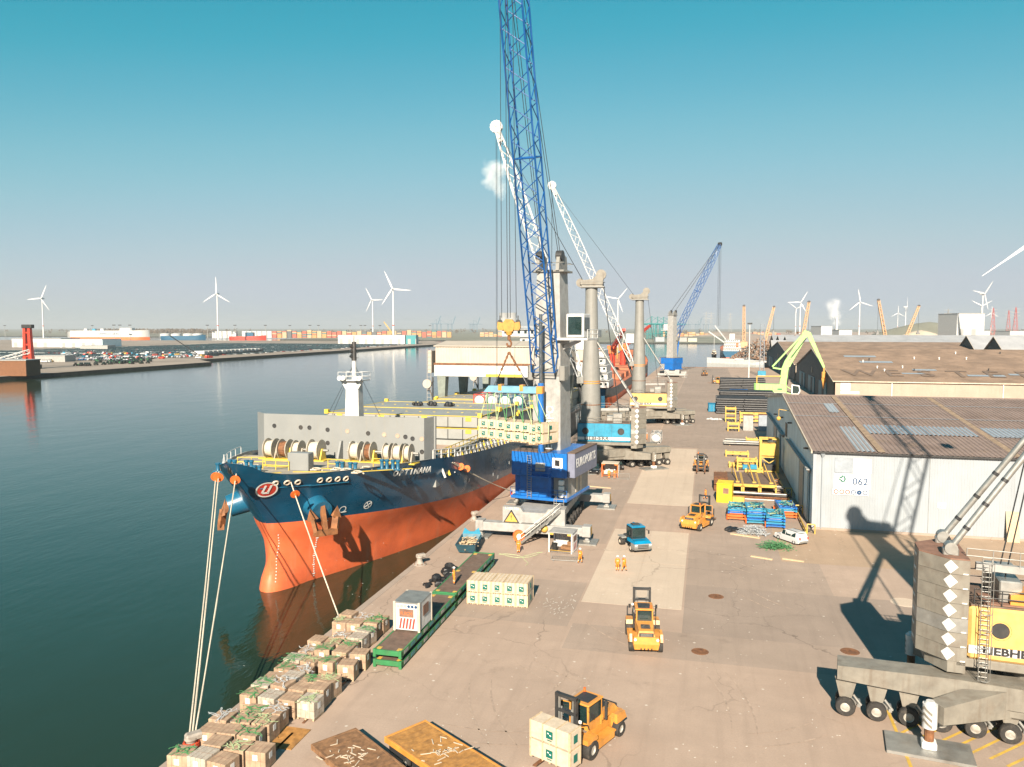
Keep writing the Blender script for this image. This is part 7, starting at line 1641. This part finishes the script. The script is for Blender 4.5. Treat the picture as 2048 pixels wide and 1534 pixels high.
for k,(y,aim) in enumerate(((48,(-16,36,30)),(100,(9,70,27)),(152,(12,190,29)))):
    b = MB(); b.cyl((0,y,5),(0,y,15),1.6,n=14); b.build('crane_post', m_red, V2); b = MB(); b.bb(-2.2,2.2,y-2,y+2,15,19,.2); b.build('crane_house', m_orange, V2)
    p0 = Vector((0,y,17)); p1 = Vector((aim[0],aim[1],aim[2])); d_ = (p1-p0).normalized(); b = MB()
    for s_ in (-.9,.9): b.beam(p0+Vector((s_,0,0)),p1+Vector((s_*.4,0,0)),.6,1.2)
    for i in range(7): q_ = p0.lerp(p1,(i+.5)/7); b.beam(q_-Vector((.9,0,0)),q_+Vector((.9,0,0)),.4,.6)
    b.build('crane_jib', m_red, V2); rope([(0,y,20.5),p1],.08,V2,'jib_rope')
for y in (60,80,115,135,165): b = MB(); b.bb(-9,9,y,y+14,4.6,7.2,.2); b.build('hatch_cover', m_deckred, V2)
for k in range(6): b = MB(); b.bb(4.5,7,170+k*.1+0,176,7.3+k*0,9.8,.05) if k == 0 else b.bb(-6+k*2.5,-3.6+k*2.5,183,189,9,11.4,.05); b.build('deck_container', m_orange if k%2 else m_rust, V2)
for x in (-7,7): b = MB(); b.cyl((x,186,8),(x,186,16),.25,n=6); b.beam((x-1.5,186,15),(x+1.5,186,15),.2); b.build('deck_post', m_lemon, V2)
# blue stern ship, moored at the right bank, boat and tug
P3 = G(1462,718,-2); V3 = vessel('cargo_ship', 'blue hulled ship with white superstructure seen from astern', P3.x+1, P3.y, 120, 10.0, m_sblue, m_hullr, m_deckred, 5, 5.6, -.6); house(V3,-8.5,8.5,4,16,5,4,2.9)
b = MB(); b.bb(-2.5,2.5,14,18,16,22,.2); b.build('funnel', m_white, V3); b = MB(); b.lathe([(0,0),(.9,.2),(1.1,1.5),(.9,4),(0,4.6)],10,c=(4.5,5,9)); b.build('lifeboat', m_orange, V3)
for x, tp in ((-5,(-22,26,24)),(-2,(-16,60,30))): b = MB(); b.beam((x,20+ (30 if x>-4 else 0),12),tp,.8,1.0); b.cyl((x,20+(30 if x>-4 else 0),5),(x,20+(30 if x>-4 else 0),14),1.0,n=10); b.build('deck_crane', m_white, V3)
P4 = G(1428,714,-2); V4 = vessel('work_boat', 'small dark work boat with a tall mast left of the blue ship', P4.x, P4.y, 24, 3.4, m_dgrey, m_dgrey, m_cream, 1.2, .8, -1.0); V4['category'] = 'boat'; house(V4,-2.4,2.4,4,13,.6,2,2.2,m_cream); b = MB(); b.cyl((0,10,4),(0,10,20),.2,n=6); b.build('mast', m_white, V4)
P5 = G(1508,728,-2); V5 = vessel('work_boat', 'white pleasure boat lying at the quay end', P5.x-3, P5.y-4, 20, 3.0, m_white, m_white, m_white, 1.0, .9, -1.2); V5['category'] = 'boat'; house(V5,-2,2,5,13,.6,1,2.0); V5.rotation_euler = (0,0,R(60))
# ================================================================ FAR SHORES
def turb(px, py, hub_h, ang, yawd, label, blade=39.0):
    D = (hub_h-HC)*FPX/(655.0-py); c = U(px,py,D); t = thing('wind_turbine', label, 'wind turbine', (c.x,c.y,-.2), R(yawd), 'white wind turbines on the horizon')
    b = MB(); b.cyl((0,0,0),(0,0,hub_h),2.2,1.2,n=14); b.build('tower', m_wt, t, smooth=50)
    b = MB(); b.lathe([(1.52,hub_h*.3),(1.6,hub_h*.3),(1.6,hub_h*.3+2),(1.5,hub_h*.3+2)],14); b.v = [(x*1.35,y*1.35,z) for x,y,z in b.v]; b.build('red_band', m_redink, t)
    b = MB(); b.bb(-1.8,1.8,-3.2,7.5,hub_h-1.6,hub_h+2.2,.6); b.build('nacelle', m_wt, t)
    b = MB(); b.lathe([(0,-6.0),(1.2,-5.4),(1.8,-4.0),(1.8,-3.2)],12,axis='Y',c=(0,0,hub_h+.3)); b.build('hub', m_wt, t, smooth=50)
    for k in range(3):
        b = MB(); a = R(ang+120*k); rg = []
        for r_, ch, th_ in ((1.2,1.0,.9),(4,2.6,.7),(10,3.2,.55),(22,2.4,.35),(33,1.4,.22),(blade,.35,.1)): rg.append([(-ch*.35,-th_,r_),(ch*.65,-th_*.3,r_),(ch*.65,th_*.3,r_),(-ch*.35,th_,r_)])
        b.T = Matrix.Translation((0,-4.4,hub_h+.3)) @ Matrix.Rotation(a,4,'Y'); b.loft(rg,True,cap0=True,cap1=True); b.build('blade', m_wt, t, smooth=50)
    return t
m_wt = mat('turbine_white', (.66,.67,.68), .5, var=.02)
for a in ((84,597,105,25,10,'leftmost wind turbine above the white ship'),(434,588,105,0,5,'wind turbine above the white container rows'),(745,600,105,-30,-10,'shorter of two turbines above the long white hall'),(786,578,105,-25,5,'taller of two turbines above the long white hall'),(1236,598,105,40,10,'wind turbine behind the yellow crane column'),(1592,617,105,65,20,'shorter of two turbines above the scrap heap'),(1601,605,105,30,5,'taller of two turbines above the scrap heap'),(1720,604,105,-10,0,'wind turbine above the middle of the brown roofs'),(1796,626,105,0,0,'small turbine beside the tan crane boom'),(1812,614,105,5,75,'edge-on turbine beside the tan crane boom'),(1966,588,105,40,35,'thick turbine at the white silo building'),(1963,612,105,60,0,'turbine just behind the thick one'),(1983,626,105,0,5,'small turbine right of the white silo building')): turb(*a)
turb(2075,478,110,233,-5,'wind turbine whose blade cuts into the right edge of the picture',56)
# small helpers for buildings
def bldg(name, px0, px1, py, D, h, depth, mt, label, cat='building', roof=None, win=True):
    a = U(px0,py,D); c = U(px1,py,D); wd = (c-a).length; rz = math.atan2(c.y-a.y,c.x-a.x); t = thing(name, label, cat, (a.x,a.y,-.2), rz)
    b = MB(); b.bb(0,wd,0,depth,0,h,.1); b.build('wall', mt, t); b = MB(); b.box(-.3,wd+.3,-.3,depth+.3,h,h+.5); b.build('roof', roof or m_lgrey, t)
    if win:
        for i in range(max(2,int(wd/14))): b = MB(); x = 3+i*14; b.box(x,min(wd-1,x+5),-.15,0,.0,h*.6); b.build('door', m_lgrey, t)
    return t
# left bank: halls, cars, tractors, crane, barge, ro-ro ship
bldg('warehouse',24,122,694,1120,12,50,m_white,'long low white hall behind the parked cars at the left')
bldg('warehouse',120,205,694,1118,11,55,m_shedb,'grey end of the low hall behind the parked cars'); bldg('pavilion',160,215,693,1000,5,20,m_lgrey,'flat roofed pavilion among the parked cars')
bldg('warehouse',676,810,686,1330,15,35,m_white,'long white hall on the far dock edge'); bldg('warehouse',812,832,686,1320,15,35,m_teal,'dark blue green hall end beside the long white hall')
bldg('workshop',70,130,722,640,5,16,m_lgrey,'low grey workshop beside the red crane',roof=m_lgrey)
V6 = vessel('roro_ship', 'big white car carrier ship lying behind the parked cars', -1560, 1660, 190, 15, m_white, m_orange, m_white, 2, 20, 4); V6['category'] = 'ship'; V6.rotation_euler = (0,0,R(-72)); house(V6,-12,12,120,150,20,2,3.5)
for i in range(3): b = MB(); b.bb(-4,4,30+i*20,38+i*20,20,25,.3); b.build('vent_house', (m_white,m_cyan,m_white)[i], V6)
text('GRIMALDI LINES', m_navyink, 7, frame((15.3,95,12),(0,1,0),(1,0,0)), V6, 'hull_lettering', .05)
V7 = vessel('cargo_ship', 'small red ship on the far basin', -1150, 1720, 90, 8, m_red, m_red, m_red, 3, 6, 0); V7.rotation_euler = (0,0,R(-75)); house(V7,-7,7,8,18,6,4,2.9); b = MB(); b.bb(-6,6,40,60,6,16,.3); b.build('deck_cargo', m_sblue, V7)
V8 = vessel('cargo_ship', 'dark low ship on the far basin behind the hall', -1330, 1700, 110, 9, m_sblue, m_sblue, m_dgrey, 3, 7, 0); V8.rotation_euler = (0,0,R(-75))
b7 = G(470,712,-2); BG = vessel('barge', 'long dark barge loaded with white cars at the far quay', b7.x, b7.y-70, 135, 8, m_dgrey, m_dgrey, m_dgrey, 2, 2.2, -1.5); BG['category'] = 'barge'; BG.rotation_euler = (0,0,R(3))
for i in range(14): b = MB(); b.bb(-6,6,10+i*8.2,16.5+i*8.2,1.8,5.0,.3); b.build('deck_load', m_lgrey if i%4 else m_white, BG)
b = MB(); b.beam((0,8,2),(-14,-14,20),.7); b.build('ramp_boom', m_dgrey, BG)
rc = U(58,735,0.01); rcp = G(58,738); RC = thing('mobile_crane', 'red twin legged crane at the left edge with a white lattice boom', 'crane', (rcp.x,rcp.y,0))
for x in (-2.6,2.6): b = MB(); b.loft([[(x-1.3,-1.3,0),(x+1.3,-1.3,0),(x+1.3,1.3,0),(x-1.3,1.3,0)],[(x*.7-1,-1,28),(x*.7+1,-1,28),(x*.7+1,1,28),(x*.7-1,1,28)]],True,cap1=True); b.build('leg', m_red, RC)
for z in (8,16,24): b = MB(); b.box(-2.6,2.6,-.6,.6,z,z+1.0); b.build('cross_beam', m_red, RC)
b = MB(); b.bb(-3.6,4.6,-1.5,1.5,27.5,30,.3); b.build('head', m_dgrey, RC)
b = MB(); lattice(b,(2,0,12),(-34,-8,2.5),2.5,2.5,1.5,1.5,14,.25,.14,(0,1,0)); b.build('lattice_boom', m_white, RC); b = MB(); b.bb(-9,6,-5,5,.0,3,.2); b.build('base', m_dgrey, RC)
bldg('shed',-30,52,735,455,9,14,m_rust,'rusty red shed under the white lattice boom at the left edge',win=False)
def simplecar(mt, kind):
    b = MB(); h = (1.45,1.9,2.4)[kind]; L_ = (4.4,4.8,6.0)[kind]; w_ = .9+.08*kind
    pr = [(-L_/2,.35),(-L_/2,.9),(-L_/2+.35,h*.62),(-L_*.36,h),(L_*(.08+.1*kind),h),(L_*(.26+.06*kind),h*.62),(L_/2-.1,h*.52),(L_/2,.4)]
    b.prism(pr,-w_,w_,'X'); 
    gl = [(-L_*.40,h*.66),(-L_*.34,h*.93),(L_*(.07+.1*kind),h*.93),(L_*(.22+.06*kind),h*.66)]
    b.prism(gl,-w_-.02,w_+.02,'X',m=1)
    for y in (-L_*.3,L_*.3): b.cyl((-w_-.02,y,.33),(w_+.02,y,.33),.33,n=8,m=2)
    return b
carm = [mat('car_paint_'+n_, c_, .3, var=.05, coat=.4) for n_, c_ in (('white',(.62,.63,.64)),('silver',(.36,.38,.40)),('grey',(.13,.14,.155)),('black',(.02,.022,.027)),('blue',(.03,.09,.20)),('red',(.35,.03,.02)))]
CMESH = [simplecar(m_,0).mesh('far_car',[m_,m_glass,m_black]) for m_ in carm]; VMESH = [simplecar(carm[0],2).mesh('far_van',[carm[0],m_glass,m_black]), simplecar(m_red,2).mesh('far_van',[m_red,m_glass,m_black]), simplecar(m_cyan,2).mesh('far_van',[m_cyan,m_glass,m_black]), simplecar(m_lemon,2).mesh('far_van',[m_lemon,m_glass,m_black])]
r7 = random.Random(21); spots = []
cn = ('white','silver','grey','black','blue','red')
for blk in range(9):
    yb_ = 560+blk*72
    for row in range(9):
        y = yb_+row*6.2
        xs_ = -470 if y < 640 else -465
        n_ = 120 if y > 640 else 80
        if row in (4,) or r7.random() < .05: continue
        x0_ = xs_-r7.uniform(0,14); base = r7.choice((0,0,0,1,1,2,3))
        for k in range(n_):
            if r7.random() < .05 or (k%40 in (38,39)): continue
            spots.append((x0_-k*2.75,y+r7.uniform(-.3,.3),base if r7.random() < .55 else r7.randrange(6)))
def inview(x,y):
    v_ = Vector((x,y,0))-CAM; d_ = v_.dot(FW); u_ = CX+FPX*v_.dot(RT)/d_; return -10 < u_ < 850
spots = [s_ for s_ in spots if inview(s_[0],s_[1])]
spots.sort(key=lambda s_: math.hypot(s_[0],s_[1]))
for x,y,c_ in spots[:290]:
    inst('parked_car', CMESH[c_], None, (x,y,0), R(90+r7.uniform(-2,2)) if False else r7.uniform(-.03,.03), label=f'{cn[c_]} car parked in the rows across the dock', cat='car', group='cars parked across the dock')
b = MB()
mm = [m_ for m_ in carm]+[m_glass]
for x,y,c_ in spots[290:]:
    b.box(x-.9,x+.9,y-2.2,y+2.2,.25,.85,c_); b.add([(x-.82,y-1.7,.85),(x+.82,y-1.7,.85),(x+.82,y+1.0,.85),(x-.82,y+1.0,.85),(x-.68,y-1.2,1.45),(x+.68,y-1.2,1.45),(x+.68,y+.35,1.45),(x-.68,y+.35,1.45)],[(0,1,5,4),(1,2,6,5),(2,3,7,6),(3,0,4,7)],6); b.add([(x-.68,y-1.2,1.45),(x+.68,y-1.2,1.45),(x+.68,y+.35,1.45),(x-.68,y+.35,1.45)],[(0,1,2,3)],c_)
b.build('parked_cars', mm, kind='stuff', label='hundreds of parked cars in rows on the far terminal')
vn = ('white','red','blue','yellow')
for k in range(95):
    px_ = r7.uniform(60,420); py_ = 712+r7.uniform(-5,6)+ (8 if px_<120 else 0); c_ = G(px_,py_); v_ = r7.choice((0,0,0,0,1,2,3)); inst('parked_van', VMESH[v_], None, (c_.x,c_.y,0), r7.uniform(-.2,.2)+r7.choice((0,1.57)), label=f'{vn[v_]} van or truck parked near the far quay', cat='van', group='vans and trucks across the dock')
def farmtractor():
    b = MB(); b.bb(-.6,.6,-.5,2.0,.8,1.6,.1); b.bb(-.7,.7,-1.4,.0,1.2,2.6,.1,1)
    for x in (-.95,.95): b.cyl((x-.25,-.9,.85),(x+.25,-.9,.85),.85,n=10,m=2); b.cyl((x-.18,1.6,.5),(x+.18,1.6,.5),.5,n=8,m=2)
    return b.mesh('farm_tractor',[m_green,m_glass,m_black])
FT = farmtractor()
for k in range(60):
    px_ = r7.uniform(190,318) if k < 52 else r7.uniform(150,180); c_ = G(px_, 727-(px_-190)*.035+r7.uniform(-6,4) if k<52 else 732); inst('farm_tractor', FT, None, (min(c_.x,-396),c_.y,0), r7.uniform(-.3,.3)+1.2, label='green farm tractor parked in rows on the far quay', cat='tractor', group='green tractors across the dock')
# container yard on the far side
ccol = [m_white,mat('cont_red',(.38,.10,.06),.6),mat('cont_ochre',(.52,.27,.09),.6),mat('cont_grey',(.10,.11,.12),.6),mat('cont_tan',(.50,.36,.22),.6),mat('cont_teal',(.05,.16,.18),.6)]
r8 = random.Random(4); px_ = 424.0; k = 0
while px_ < 900:
    if not (455 < px_ < 478):
        D = 2050+ (px_-424)*.4; c_ = U(px_,668,D); n_ = 7 if px_ < 560 else r8.choice((6,7,7,8)); cl = 0 if px_ < 535 else r8.choice((1,2,2,1,3,4,4,1))
        b = MB()
        for tier in range(n_): 
            for dp in range(3): b.box(0,12.0,dp*2.6,dp*2.6+2.44,tier*2.65,tier*2.65+2.55,0 if cl == 0 else (cl if r8.random() < .7 else r8.choice((1,2,4,5))))
        b.v = [(x+ z*.0,y,z) for x,y,z in b.v]
        b.build('container_stack', ccol, label=('tall stack of white containers' if cl == 0 else 'tall stack of coloured containers')+f', {k+1}th from the left in the far container yard', cat='container stack', group='white container stacks' if cl == 0 else 'coloured container stacks', loc=(c_.x,c_.y,-.2), rz=YAW)
    px_ += 12.6*FPX/2150+.8; k += 1
for k,(px_,h) in enumerate(((1040,18),(1090,14),(985,16),(1350,16),(1400,14),(1440,20),(1490,22),(1530,18))):
    D = 2300+60*k; c_ = U(px_,665,D); b = MB()
    for i in range(7):
        for tier in range(r8.choice((3,4,5))): b.box(i*14,i*14+12,0,10,tier*2.7,tier*2.7+2.6,r8.choice((1,2,4,4,2)))
    b.build('container_stack', ccol, label=f'long block of orange and tan containers, {ords[k]} along the horizon from the left', cat='container stack', group='container blocks on the horizon', loc=(c_.x-40,c_.y,-.2), rz=YAW)
# gantry cranes, tan cranes, trees, mounds and industry on the horizon
def sts(px_, D, mt, label, k=1.0, up_=False):
    c_ = U(px_,662,D); t = thing('gantry_crane', label, 'gantry crane', (c_.x,c_.y,-.2), YAW+R(25), 'container cranes on the horizon')
    b = MB()
    for x in (-12,12):
        for y in (-9,9): b.beam((x,y,0),(x,y,42*k),1.8)
        b.beam((x,-9,12),(x,9,12),1.4); b.beam((x,-9,42*k),(x,9,42*k),1.6)
    b.beam((-12,9,12),(12,9,12),1.4); b.beam((-12,-9,12),(12,-9,12),1.4); b.build('portal', mt, t)
    b = MB(); 
    for y in (-4,4): b.beam((-25,y,44*k),(18,y,44*k),1.4,2.4)
    b.build('girder', mt, t); b = MB()
    for y in (-4,4): b.beam((18,y,44*k),(62 if not up_ else 34,y,44*k if not up_ else 84*k),1.2,2.0)
    b.build('outreach', mt, t); b = MB(); b.beam((8,0,44*k),(8,0,66*k),1.4); b.beam((8,0,66*k),(45 if not up_ else 30,0,45*k if not up_ else 74*k),.6); b.beam((8,0,66*k),(-20,0,45*k),.6); b.build('mast', mt, t)
m_far = mat('far_blue_steel', (.12,.22,.30), .6); m_fart = mat('far_teal_steel', (.02,.26,.26), .6); m_tan = mat('tan_crane', (.58,.36,.20), .6)
for k,px_ in enumerate((1298,1310,1322,1334)): sts(px_,1950+70*k,m_fart,f'teal container crane, {ords[k]} from the left behind the yellow crane',.85)
for k,px_ in enumerate((870,878,900,945,950,1375,1395,1412)): sts(px_,4300+130*k,m_far,f'pale far container crane, {ords[k]} from the left on the horizon',1.1,k%2==0)
def tanjib(px0,py0,px1,py1,D,label):
    a = U(px0,py0,D); c_ = U(px1,py1,D+4); t = thing('harbour_crane', label, 'crane', (a.x,a.y,-.2), 0, 'tan cranes at the scrap yard'); L_ = Vector((c_.x-a.x,c_.y-a.y,c_.z+.2)); z0 = 12.0
    b = MB(); lattice(b,(0,0,z0),L_,3.0,3.0,2.0,2.0,16,.55,.3,(1,0,0)); b.build('boom', m_tan, t); b = MB(); b.bb(-4,4,-4,4,5,12,.3); b.build('house', m_tan, t); b = MB(); b.bb(-5,5,-5,5,0,5,.3); b.build('undercarriage', m_dgrey, t); b = MB(); b.cyl(L_-Vector((0,1.5,0)),L_+Vector((0,1.5,0)),1.6,n=10); b.build('tip_sheave', m_dgrey, t)
    b = MB(); b.cyl(L_,(L_.x,L_.y,24),.14,n=4); b.build('hoist_rope', m_wire, t); b = MB(); b.loft([[(L_.x-.4,L_.y-.4,25),(L_.x+.4,L_.y-.4,25),(L_.x+.4,L_.y+.4,25),(L_.x-.4,L_.y+.4,25)],[(L_.x-2,L_.y-2,20),(L_.x+2,L_.y-2,20),(L_.x+2,L_.y+2,20),(L_.x-2,L_.y+2,20)]],True,cap1=True); b.build('grab', m_dgrey, t)
for a in ((1488,668,1488,612,900,'upright tan crane boom above the blue ship'),(1530,668,1548,614,900,'tan crane boom leaning right above the scrap heap'),(1604,660,1618,604,850,'tan crane boom above the green handler'),(1773,664,1757,600,900,'tan crane boom leaning left behind the brown roofs'),(1810,664,1838,612,950,'tan crane boom leaning right behind the brown roofs')): tanjib(*a)
b = MB(); lattice(b,(0,0,8),(-26,0,42),2.0,2.0,1.4,1.4,12,.35,.2,(0,1,0)); lattice(b,(0,0,0),(0,0,22),4,4,3,3,6,.4,.25,(1,0,0)); c_ = G(788,672); b.build('harbour_crane', m_lemon, label='yellow crane with tan boom at the long white hall', cat='crane', loc=(c_.x*.74,c_.y*.74,0))
m_scr = mat('scrap_metal', (.30,.20,.14), .7, var=.6, scale=.6, dirt=(.12,.07,.05), damt=.6)
def scrap(px_, py_, D, rx, h, label, sd):
    c_ = U(px_,py_,D); r_ = random.Random(sd); b = MB()
    for i in range(900):
        a = r_.uniform(0,6.283); k = math.sqrt(r_.random()); z = h*(1-k)*r_.uniform(.75,1.0); b.cb((math.cos(a)*k*rx,math.sin(a)*k*rx*.6,z),(r_.uniform(1.2,3.5),r_.uniform(.4,1.2),r_.uniform(.3,.9)),r_.choice((0,0,1,2)),rz=r_.uniform(0,3),ry=r_.uniform(-1,1))
    b.build('scrap_heap', [m_scr,m_rust,m_steel], kind='stuff', label=label, loc=(c_.x,c_.y,0))
scrap(1520,700,700,26,20,'big heap of scrap metal beside the blue ship',1); scrap(1604,672,760,30,27,'big heap of scrap metal behind the dark gables',2)
sb = bldg('silo_building',1913,1968,668,900,44,40,m_white,'tall white silo building behind the brown roofs'); bldg('annex',1966,1980,668,905,24,30,m_white,'lower white annex of the silo building',win=False)
for k,a in enumerate(((1642,1664,30,m_white),(1678,1704,24,m_white),(1720,1750,14,m_white),(1752,1772,12,m_lgrey),(1840,1862,15,m_white),(2020,2060,22,m_white),(1985,2022,12,m_lgrey),(1690,1716,12,m_cyan))): bldg('factory_hall',a[0],a[1],668,1180+25*k,a[2],40,a[3],f'pale factory hall, {ords[k]} of the group behind the grey roofs',win=k%2==0)
b = MB(); b.cyl((0,0,0),(0,0,46),2.2,1.8,n=12); c_ = U(1673,668,1350); b.build('chimney', m_white, label='slim white factory chimney giving off steam', cat='chimney', loc=(c_.x,c_.y,0))
m_pile = mat('beige_material', (.52,.44,.34), .95, var=.15, scale=.05)
def mound(px_, py_, D, rx, h, mt, label): 
    c_ = U(px_,py_,D); b = MB(); r_ = random.Random(int(px_)); rings = []
    for k in range(7): f_ = k/6; rings.append([(math.cos(a*.3142)*rx*(1-f_)*(1+r_.uniform(-.06,.06))+.001,math.sin(a*.3142)*rx*.6*(1-f_)+.001,h*(1-(1-f_)**1.4)) for a in range(20)])
    b.loft(rings,True); b.build('material_mound', mt, label=label, cat='mound', loc=(c_.x,c_.y,-.3), smooth=60)
mound(1842,668,1300,60,24,m_pile,'pale mound of bulk material left of the silo building'); mound(1858,668,2200,170,44,m_field,'long grassy hill on the horizon'); mound(1440,667,2600,160,16,m_bank,'low brown mound behind the blue ship')
# distant trees: separate crowns along the left horizon
m_leaf = mat('bare_winter_trees', (.16,.125,.09), .95, var=.4, scale=.3, world=True)
def treeline():
    b = MB(); r_ = random.Random(8)
    for i in range(420):
        px_ = r_.uniform(190,430) if i < 300 else r_.uniform(0,2048); D = r_.uniform(2900,3400); c_ = U(px_,662,D); h = r_.uniform(14,24)
        b.cyl((c_.x,c_.y,0),(c_.x,c_.y,h*.5),.4,.25,n=4,caps=False)
        for q in range(10): b.cb((c_.x+r_.gauss(0,4),c_.y+r_.gauss(0,4),h*r_.uniform(.35,1)),(r_.uniform(1.5,4),r_.uniform(1.5,4),r_.uniform(1,3)),rz=r_.uniform(0,3),ry=r_.uniform(-.6,.6))
    b.build('distant_trees', m_leaf, kind='stuff', label='bare brown wood along the far horizon')
treeline()
# industry tanks and light masts on the left horizon
for k,(px_,r_,h) in enumerate(((152,22,16),(166,16,14),(330,14,10),(352,14,10),(376,14,10),(395,14,10))):
    D = 2250; c_ = U(px_,664,D); b = MB(); b.lathe([(r_,0),(r_,h),(r_*.6,h+1.6),(0,h+2.2)],24); b.build('storage_tank', m_lgrey if k<2 else m_white, label=f'round storage tank on the left horizon, {ords[k]} from the left', cat='tank', loc=(c_.x,c_.y,-.2), smooth=40, group='storage tanks on the horizon')
for k in range(16):
    px_ = (228,240,260,415,470,531,620,637,722,730,760,580,10,185,860,700)[k]; D = 1900+40*k; c_ = U(px_,664,D); t = thing('light_mast', f'thin light mast on the left horizon, {ords[k]} of the row', 'light mast', (c_.x,c_.y,-.2), 0, 'light masts on the horizon'); b = MB(); b.cyl((0,0,0),(0,0,34),.7,.4,n=6); b.build('mast', m_lgrey, t); b = MB(); b.box(-4,4,-1,1,33,35); b.build('lamp_bar', m_dgrey, t)
for k,(px_,D) in enumerate(((1412,3600),(1422,3700),(1460,3900),(1895,3000),(1985,2900),(2030,2800),(2016,3300))):
    c_ = U(px_,663,D); t = thing('power_pylon', f'thin lattice pylon on the horizon, {ords[k]} from the left', 'pylon', (c_.x,c_.y,-.2), 0, 'pylons on the horizon'); b = MB(); lattice(b,(0,0,0),(0,0,100),16,16,2,2,9,.5,.35,(1,0,0)); b.build('body', m_lgrey if k<4 else m_redink, t); b = MB()
    for z in (70,82,94): b.beam((-14,0,z),(14,0,z),1.0)
    b.build('crossarm', m_lgrey, t)
for k,px_ in enumerate((1008,1024)):
    D = 5200; c_ = U(px_,664,D); b = MB(); b.lathe([(44,0),(36,40),(30,85),(29,105),(32,125)],28); b.build('cooling_tower', m_lgrey, label=('left','right')[k]+' pale cooling tower on the horizon behind the hook block', cat='cooling tower', loc=(c_.x,c_.y,-.3), smooth=60)
# low quay wall and waterside clutter on the far shore
for k,(px_,h,mt) in enumerate(((1365,5,m_lgrey),(1385,4,m_cream),(1320,6,m_shedw),(1345,7,m_shedw))): bldg('waterside_shed',px_-9,px_+9,676,1560,h+3,14,mt,f'small pale shed on the far waterside, {ords[k]} of the group',win=False)
# steam
def steam(pts, D, label, dens):
    m_ = bpy.data.materials.new('steam'); m_.use_nodes = True; n = m_.node_tree.nodes; l = m_.node_tree.links; n.remove(n['Principled BSDF']); pv_ = n.new('ShaderNodeVolumePrincipled'); pv_.inputs['Color'].default_value = (1,1,1,1); pv_.inputs['Anisotropy'].default_value = -.55
    tc_ = n.new('ShaderNodeTexCoord'); ln = n.new('ShaderNodeVectorMath'); ln.operation = 'LENGTH'; l.new(tc_.outputs['Object'], ln.inputs[0])
    nz_ = n.new('ShaderNodeTexNoise'); nz_.inputs['Scale'].default_value = 1.7; nz_.inputs['Detail'].default_value = 6; l.new(tc_.outputs['Object'], nz_.inputs['Vector'])
    sb_ = n.new('ShaderNodeMath'); sb_.operation = 'SUBTRACT'; l.new(nz_.outputs['Fac'], sb_.inputs[0]); hf = n.new('ShaderNodeMath'); hf.operation = 'MULTIPLY'; hf.inputs[1].default_value = .62; l.new(ln.outputs['Value'], hf.inputs[0]); l.new(hf.outputs[0], sb_.inputs[1])
    rg_ = n.new('ShaderNodeMapRange'); rg_.inputs[1].default_value = .0; rg_.inputs[2].default_value = .35; rg_.inputs[3].default_value = 0; rg_.inputs[4].default_value = dens; l.new(sb_.outputs[0], rg_.inputs[0]); l.new(rg_.outputs[0], pv_.inputs['Density']); l.new(pv_.outputs[0], n['Material Output'].inputs['Volume'])
    for k,(px_,py_,r_) in enumerate(pts):
        b = MB(); b.sph((0,0,0),1,14,10); o = b.build('steam', m_, kind='stuff', label=label, loc=U(px_,py_,D+r_*k*.2)); o.scale = (r_*1.2,r_,r_*.95); o.rotation_euler = (k,.4*k,2.1*k)
steam(((1673,645,9),(1671,630,14),(1668,613,17)),1350,'steam rising from the white factory chimney',.02)
steam(((986,338,62),(984,362,58),(1000,345,52),(998,378,50)),3600,'small white cloud of steam behind the boom',.008)
# ================================================================ HAZE
m_haze = bpy.data.materials.new('haze_air'); m_haze.use_nodes = True
n = m_haze.node_tree.nodes; n.remove(n['Principled BSDF'])
pv = n.new('ShaderNodeVolumePrincipled'); pv.inputs['Color'].default_value = (.58,.63,.69,1); pv.inputs['Density'].default_value = .00008; pv.inputs['Anisotropy'].default_value = .0
m_haze.node_tree.links.new(pv.outputs[0], n['Material Output'].inputs['Volume'])
MB().box(-16000,10000,-420,17000,-11,170).build('haze', m_haze, kind='stuff', label='thin pale haze over the harbour')
